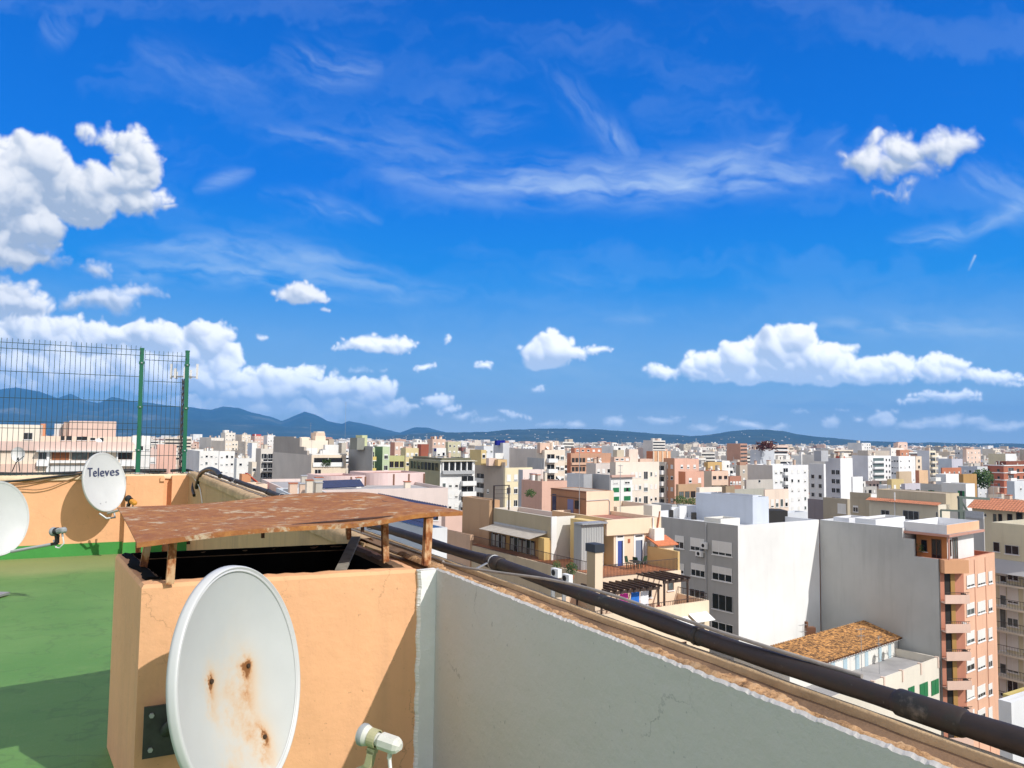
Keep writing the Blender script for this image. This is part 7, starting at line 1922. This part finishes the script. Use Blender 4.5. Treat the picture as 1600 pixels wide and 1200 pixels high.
rc = random.Random(77)
for b in ALLB:
    if b.tl < 4 or b.tr < 4 or b.Y < 90: continue
    c, r, q_, l = b.P; U = (r-c).normalized(); Vv = (l-c).normalized(); zr_ = b.z1-.85
    for i in range(rc.choice((2, 3, 4, 5))):
        p = c+U*rc.uniform(.6, b.tr-1.2)+Vv*rc.uniform(.6, min(b.tl, 14)-1.2); s_w = rc.uniform(.5, 1.1); h = rc.uniform(1.5, 2.6)
        mb = MB(); mb.box((*p, zr_), (*(U*s_w), 0), (*(Vv*s_w*rc.uniform(.7, 1.6)), 0), (0, 0, h), citywall(rc.choice(((240,238,232), (226,190,160), (206,196,180), (236,220,196)))))
        mb.box((*(p-U*.1-Vv*.1), zr_+h+.01), (*(U*(s_w+.2)), 0), (*(Vv*(s_w+.2)), 0), (0, 0, .12), M['brick'] if rc.random() < .4 else M['alu']); mb.build('chimney', b.root)
    for i in range(rc.choice((0, 1, 1, 2))):
        p = c+U*rc.uniform(.5, b.tr-.5)+Vv*rc.uniform(.5, min(b.tl, 12)-.5); h = rc.uniform(2.8, 5); k = max(1, b.Y/190)
        P3 = Vector((*p, zr_)); mb = MB(); mb.tube([P3, P3+ZV*h], .035*k, M['galv'], 5)
        a_ = rc.uniform(0, 3); d = Vector((math.cos(a_), math.sin(a_), 0))
        for lv in (h, h-.5): mb.bar(P3+ZV*lv-d*.6, P3+ZV*lv+d*.6, .04*k, .04*k, M['galv'])
        mb.build('aerial', b.root)
    if rc.random() < .3:
        p = c+U*rc.uniform(.8, b.tr-.8)+Vv*.9; P3 = Vector((*p, b.z1+.5)); n_ = (SUNV+Vector((0,0,.1))).normalized(); a_ = n_.orthogonal().normalized(); b_ = n_.cross(a_)
        mb = MB(); mb.grid([[P3+(a_*math.cos(q)+b_*math.sin(q))*(.5*k/3)+n_*(.12*(k/3)**2) for q in [math.pi*2*j/14 for j in range(14)]] for k in range(4)], M['whitep'], True, closev=True); mb.tube([P3, P3-ZV*1.4], .04, M['galv'], 5); mb.build('dish', b.root)

# ------------------------------------------------------------------ the city beyond: individual blocks, then the distant mass
PAL = [(245,243,238),(242,236,224),(244,228,204),(238,222,200),(236,212,188),(240,206,186),(226,206,180),(214,200,176),(238,200,176),(226,178,146),(208,200,190),(192,188,182),(248,248,248),(236,230,220),(226,204,174),(206,150,120)]
NAMES = ['white','off white','cream','pale cream','peach','pink','beige','sand coloured','salmon','orange','stone grey','grey','bright white','ivory','ochre','brick coloured']
rf = random.Random(21)
prot = []
def okspot(px, py, Y):
    return True
count = 0
cells = []
y = 300.0
while y < 980:
    step = 30 + (y-300)*.02
    x = -y*.66
    while x < y*.70:
        jx, jy = rf.uniform(-5, 5), rf.uniform(-6, 6)
        X, Yv = x+jx, y+jy; x += rf.uniform(26, 38)
        px, py = to_px(Vector((X, Yv, 20)))
        if px < 215 and Yv < 420: continue
        if not (-20 < px < 1640): continue
        cells.append((X, Yv, px))
    y += step
rf.shuffle(cells)
# tops kept a little below the neighbours drawn from the photo, nearer ones lower
cells.sort(key=lambda c: c[1])
far_rest = []
for (X, Yv, px) in cells:
    if Yv < 420 and 420 < px < 560: continue
    h = rf.choice((13, 15, 16, 18, 19, 21, 22, 24)) + (Yv-300)*.008
    if Yv < 420: h = min(h, 16 + (Yv-300)*.03)
    if rf.random() < .10 and Yv > 520: h += rf.uniform(5, 10)
    far_rest.append((X, Yv, px, h))
keep = [c for c in far_rest if rf.random() < .95][:175]
mass = [c for c in far_rest if c not in keep]
made = {}
for (X, Yv, px, h) in keep:
    ci = rf.choice((0,0,0,1,1,2,2,3,3,4,5,6,7,8,9,10,11,12,12,13,13,14,15)); col = PAL[ci]
    th = 32 + rf.choice((0, 0, 0, -6, 8)); F_, P_ = dirs(th); w_, d_ = rf.uniform(13, 26), rf.uniform(12, 20)
    c = Vector((X, Yv)); mb = MB()
    roof = rf.choice(('roofgrey','roofred','rooftan','roofwhite','roofgrey'))
    far_building(mb, [c, c+F_*w_, c+F_*w_+P_*d_, c+P_*d_], h, col, rf, roof)
    zone = 'beyond the peach wall and fence' if px < 300 else 'below the mountains left of the huge blank wall' if px < 430 else 'between the huge blank wall and the olive one' if px < 690 else 'behind the drying frame and the roof room' if px < 960 else 'behind the cream and salmon blocks in the middle' if px < 1170 else 'around the slender grey white towers' if px < 1400 else 'before the red brick block on the skyline side'
    dist = 'nearer' if Yv < 480 else 'mid distance' if Yv < 680 else 'distant'
    lab = f"{dist} {NAMES[ci]} {'slab' if w_ > 20 else 'block'} {zone}"
    mb.build('apartment_block', label=lab, cat='apartment block', group='apartment blocks ' + zone + ', ' + dist + ' ' + NAMES[ci] + (' slab' if w_ > 20 else ''), loc=(X, Yv, 0))
# the farther city as one mass
mb = MB(); rm = random.Random(33)
ccol = [citywall(PAL[i_]) for i_ in (0,0,0,1,1,2,2,3,3,4,5,6,7,8,9,10,11,12,12,13,13,14,15)]
def lump(X, Yv, h, big=1.0):
    F_, P_ = dirs(32+rm.choice((0, 0, -8, 12, 25))); w_, d_ = rm.uniform(10, 26)*big, rm.uniform(10, 18)*big
    c = Vector((X, Yv)); P = [c, c+F_*w_, c+F_*w_+P_*d_, c+P_*d_]; m_ = rm.choice(ccol)
    for i in range(4):
        a, b_ = P[i], P[(i+1) % 4]
        if i in (0, 3, 1): mb.face([(a.x, a.y, 0), (b_.x, b_.y, 0), (b_.x, b_.y, h), (a.x, a.y, h)], m_)
    mb.face([(q.x, q.y, h-.3) for q in P], M[rm.choice(('roofgrey','roofred','rooftan','roofwhite'))])
    if h > 9 and Yv < 2300:
        f1 = Face(Vector((*P[0], 0)), Vector((*P[1], 0)), h); st = rm.random()
        for r_ in range(int((h-4)/3)):
            z = h-1.5-3*r_
            if st < .35: mb.face([f1.pt(.5, z-1.3, .04), f1.pt(f1.L-.5, z-1.3, .04), f1.pt(f1.L-.5, z, .04), f1.pt(.5, z, .04)], M['glass'])
            else:
                n = int(f1.L/(3.4 if Yv < 1500 else 5))
                for k in range(n):
                    if rm.random() < .2: continue
                    t = f1.L*(k+.5)/n; mb.face([f1.pt(t-.6, z-1.3, .04), f1.pt(t+.6, z-1.3, .04), f1.pt(t+.6, z, .04), f1.pt(t-.6, z, .04)], M['glass'])
    for j_ in range(rm.choice((1, 2, 3, 4)) if Yv < 2400 else rm.choice((0, 1))):
        q = c+F_*rm.uniform(1, w_*.6)+P_*rm.uniform(1, d_*.5); s = rm.uniform(1.2, 5.5); mb.box((q.x, q.y, h-.3), (*(F_*s), 0), (*(P_*s*.8), 0), (0, 0, rm.uniform(1.2, 3.6)), rm.choice(ccol))
for (X, Yv, px, h) in mass: lump(X, Yv, h)
for i in range(6200):
    r_ = 930 + (4600-930)*(rm.random()**.8); a = math.radians(rm.uniform(-36, 36.5)); X, Yv = r_*math.sin(a), r_*math.cos(a)
    edge = 4400 - 1500*max(0, min(1, (math.degrees(a)+2)/16)) + 900*max(0, min(1, (math.degrees(a)-18)/10))
    if Yv > edge: 
        if rm.random() < .8: continue
    dens = fbm(np.array([X/420.]), np.array([Yv/420.]), 9, 3)[0]
    if dens < .36: continue
    h = rm.choice((9, 12, 14, 16, 18, 20, 22)) * (1 if Yv < 2500 else .85) + (8 if rm.random() < .05 else 0)
    if rm.random() < .02: h += 10
    lump(X, Yv, h, 1 + (Yv-900)/3500)
mb.build('distant_city', kind='stuff', label='distant mass of pale city blocks reaching the foot of the hills', cat='distant city', loc=(0, 2000, 0))
# scattered houses and sheds on plain and slopes
mb = MB()
for i in range(1500):
    r_ = rm.uniform(3600, 7600); a = math.radians(rm.uniform(-37, 37)); X, Yv = r_*math.sin(a), r_*math.cos(a); s = rm.uniform(8, 24)
    w_ = s*(rm.uniform(2, 5) if rm.random() < .08 else 1)
    mb.box((X, Yv, 0), (w_, rm.uniform(-3, 3), 0), (0, s, 0), (0, 0, rm.uniform(4, 9)), rm.choice((M['whitep'], M['whitep'], ccol[2], ccol[4], ccol[8])))
for i in range(150):
    a_ = rm.randrange(10, 410); j_ = int(rm.triangular(3, 26, 8 if rm.random() < .5 else 16)); q = low_rows[a_][j_]; s = rm.uniform(6, 13)
    w_ = s*(rm.uniform(2, 4) if rm.random() < .15 else 1)
    mb.box((q.x, q.y-12, q.z-2), (w_, 0, 0), (0, s, 0), (0, 0, rm.uniform(5, 9)), rm.choice((ccol[11], ccol[9], ccol[4])))
mb.build('plain_houses', kind='stuff', label='scattered pale houses and sheds on the plain before the hills', cat='far houses', loc=(0, 5000, 0))
# dark tree belts of the plain
mb = MB()
for i in range(2600):
    r_ = rm.uniform(2600, 8200); a = math.radians(rm.uniform(-37, 37)); X, Yv = r_*math.sin(a), r_*math.cos(a); h = rm.uniform(5, 11); w_ = rm.uniform(14, 60)
    n = 7; pts = [Vector((X+w_*(k/n-.5), Yv+rm.uniform(-6, 6), h*(.55+.45*rm.random())*math.sin(math.pi*(k+.5)/(n+1)))) for k in range(n+1)]
    for k in range(n):
        p, q = pts[k], pts[k+1]; mb.face([(p.x, p.y, 0), (q.x, q.y, 0), q, p], M['treebelt'] if 'treebelt' in M else simple('far_tree_green', (.025,.045,.015), 1)); M['treebelt'] = mb.mats[0]
        mb.face([p, q, (q.x, q.y+14, q.z*.9), (p.x, p.y+14, p.z*.9)], M['treebelt'])
mb.build('far_woods', kind='stuff', label='dark belts of trees across the plain before the hills', cat='woods', loc=(0, 5000, 0))

# ------------------------------------------------------------------ the air between here and the hills
hm = bpy.data.materials.new('haze'); hm.use_nodes = True; nt = hm.node_tree; nt.nodes.clear()
o_ = N(nt, 'ShaderNodeOutputMaterial'); pv = N(nt, 'ShaderNodeVolumePrincipled')
pv.inputs['Color'].default_value = HAZECOL; pv.inputs['Density'].default_value = HAZE; pv.inputs['Anisotropy'].default_value = .0
nt.links.new(pv.outputs[0], o_.inputs['Volume'])
hm.cycles.homogeneous_volume = True
mb = MB(); mb.box((-19000, -700, -7), (38000, 0, 0), (0, 21500, 0), (0, 0, 1000), hm); mb.build('haze', kind='stuff', loc=(0, 0, -7))
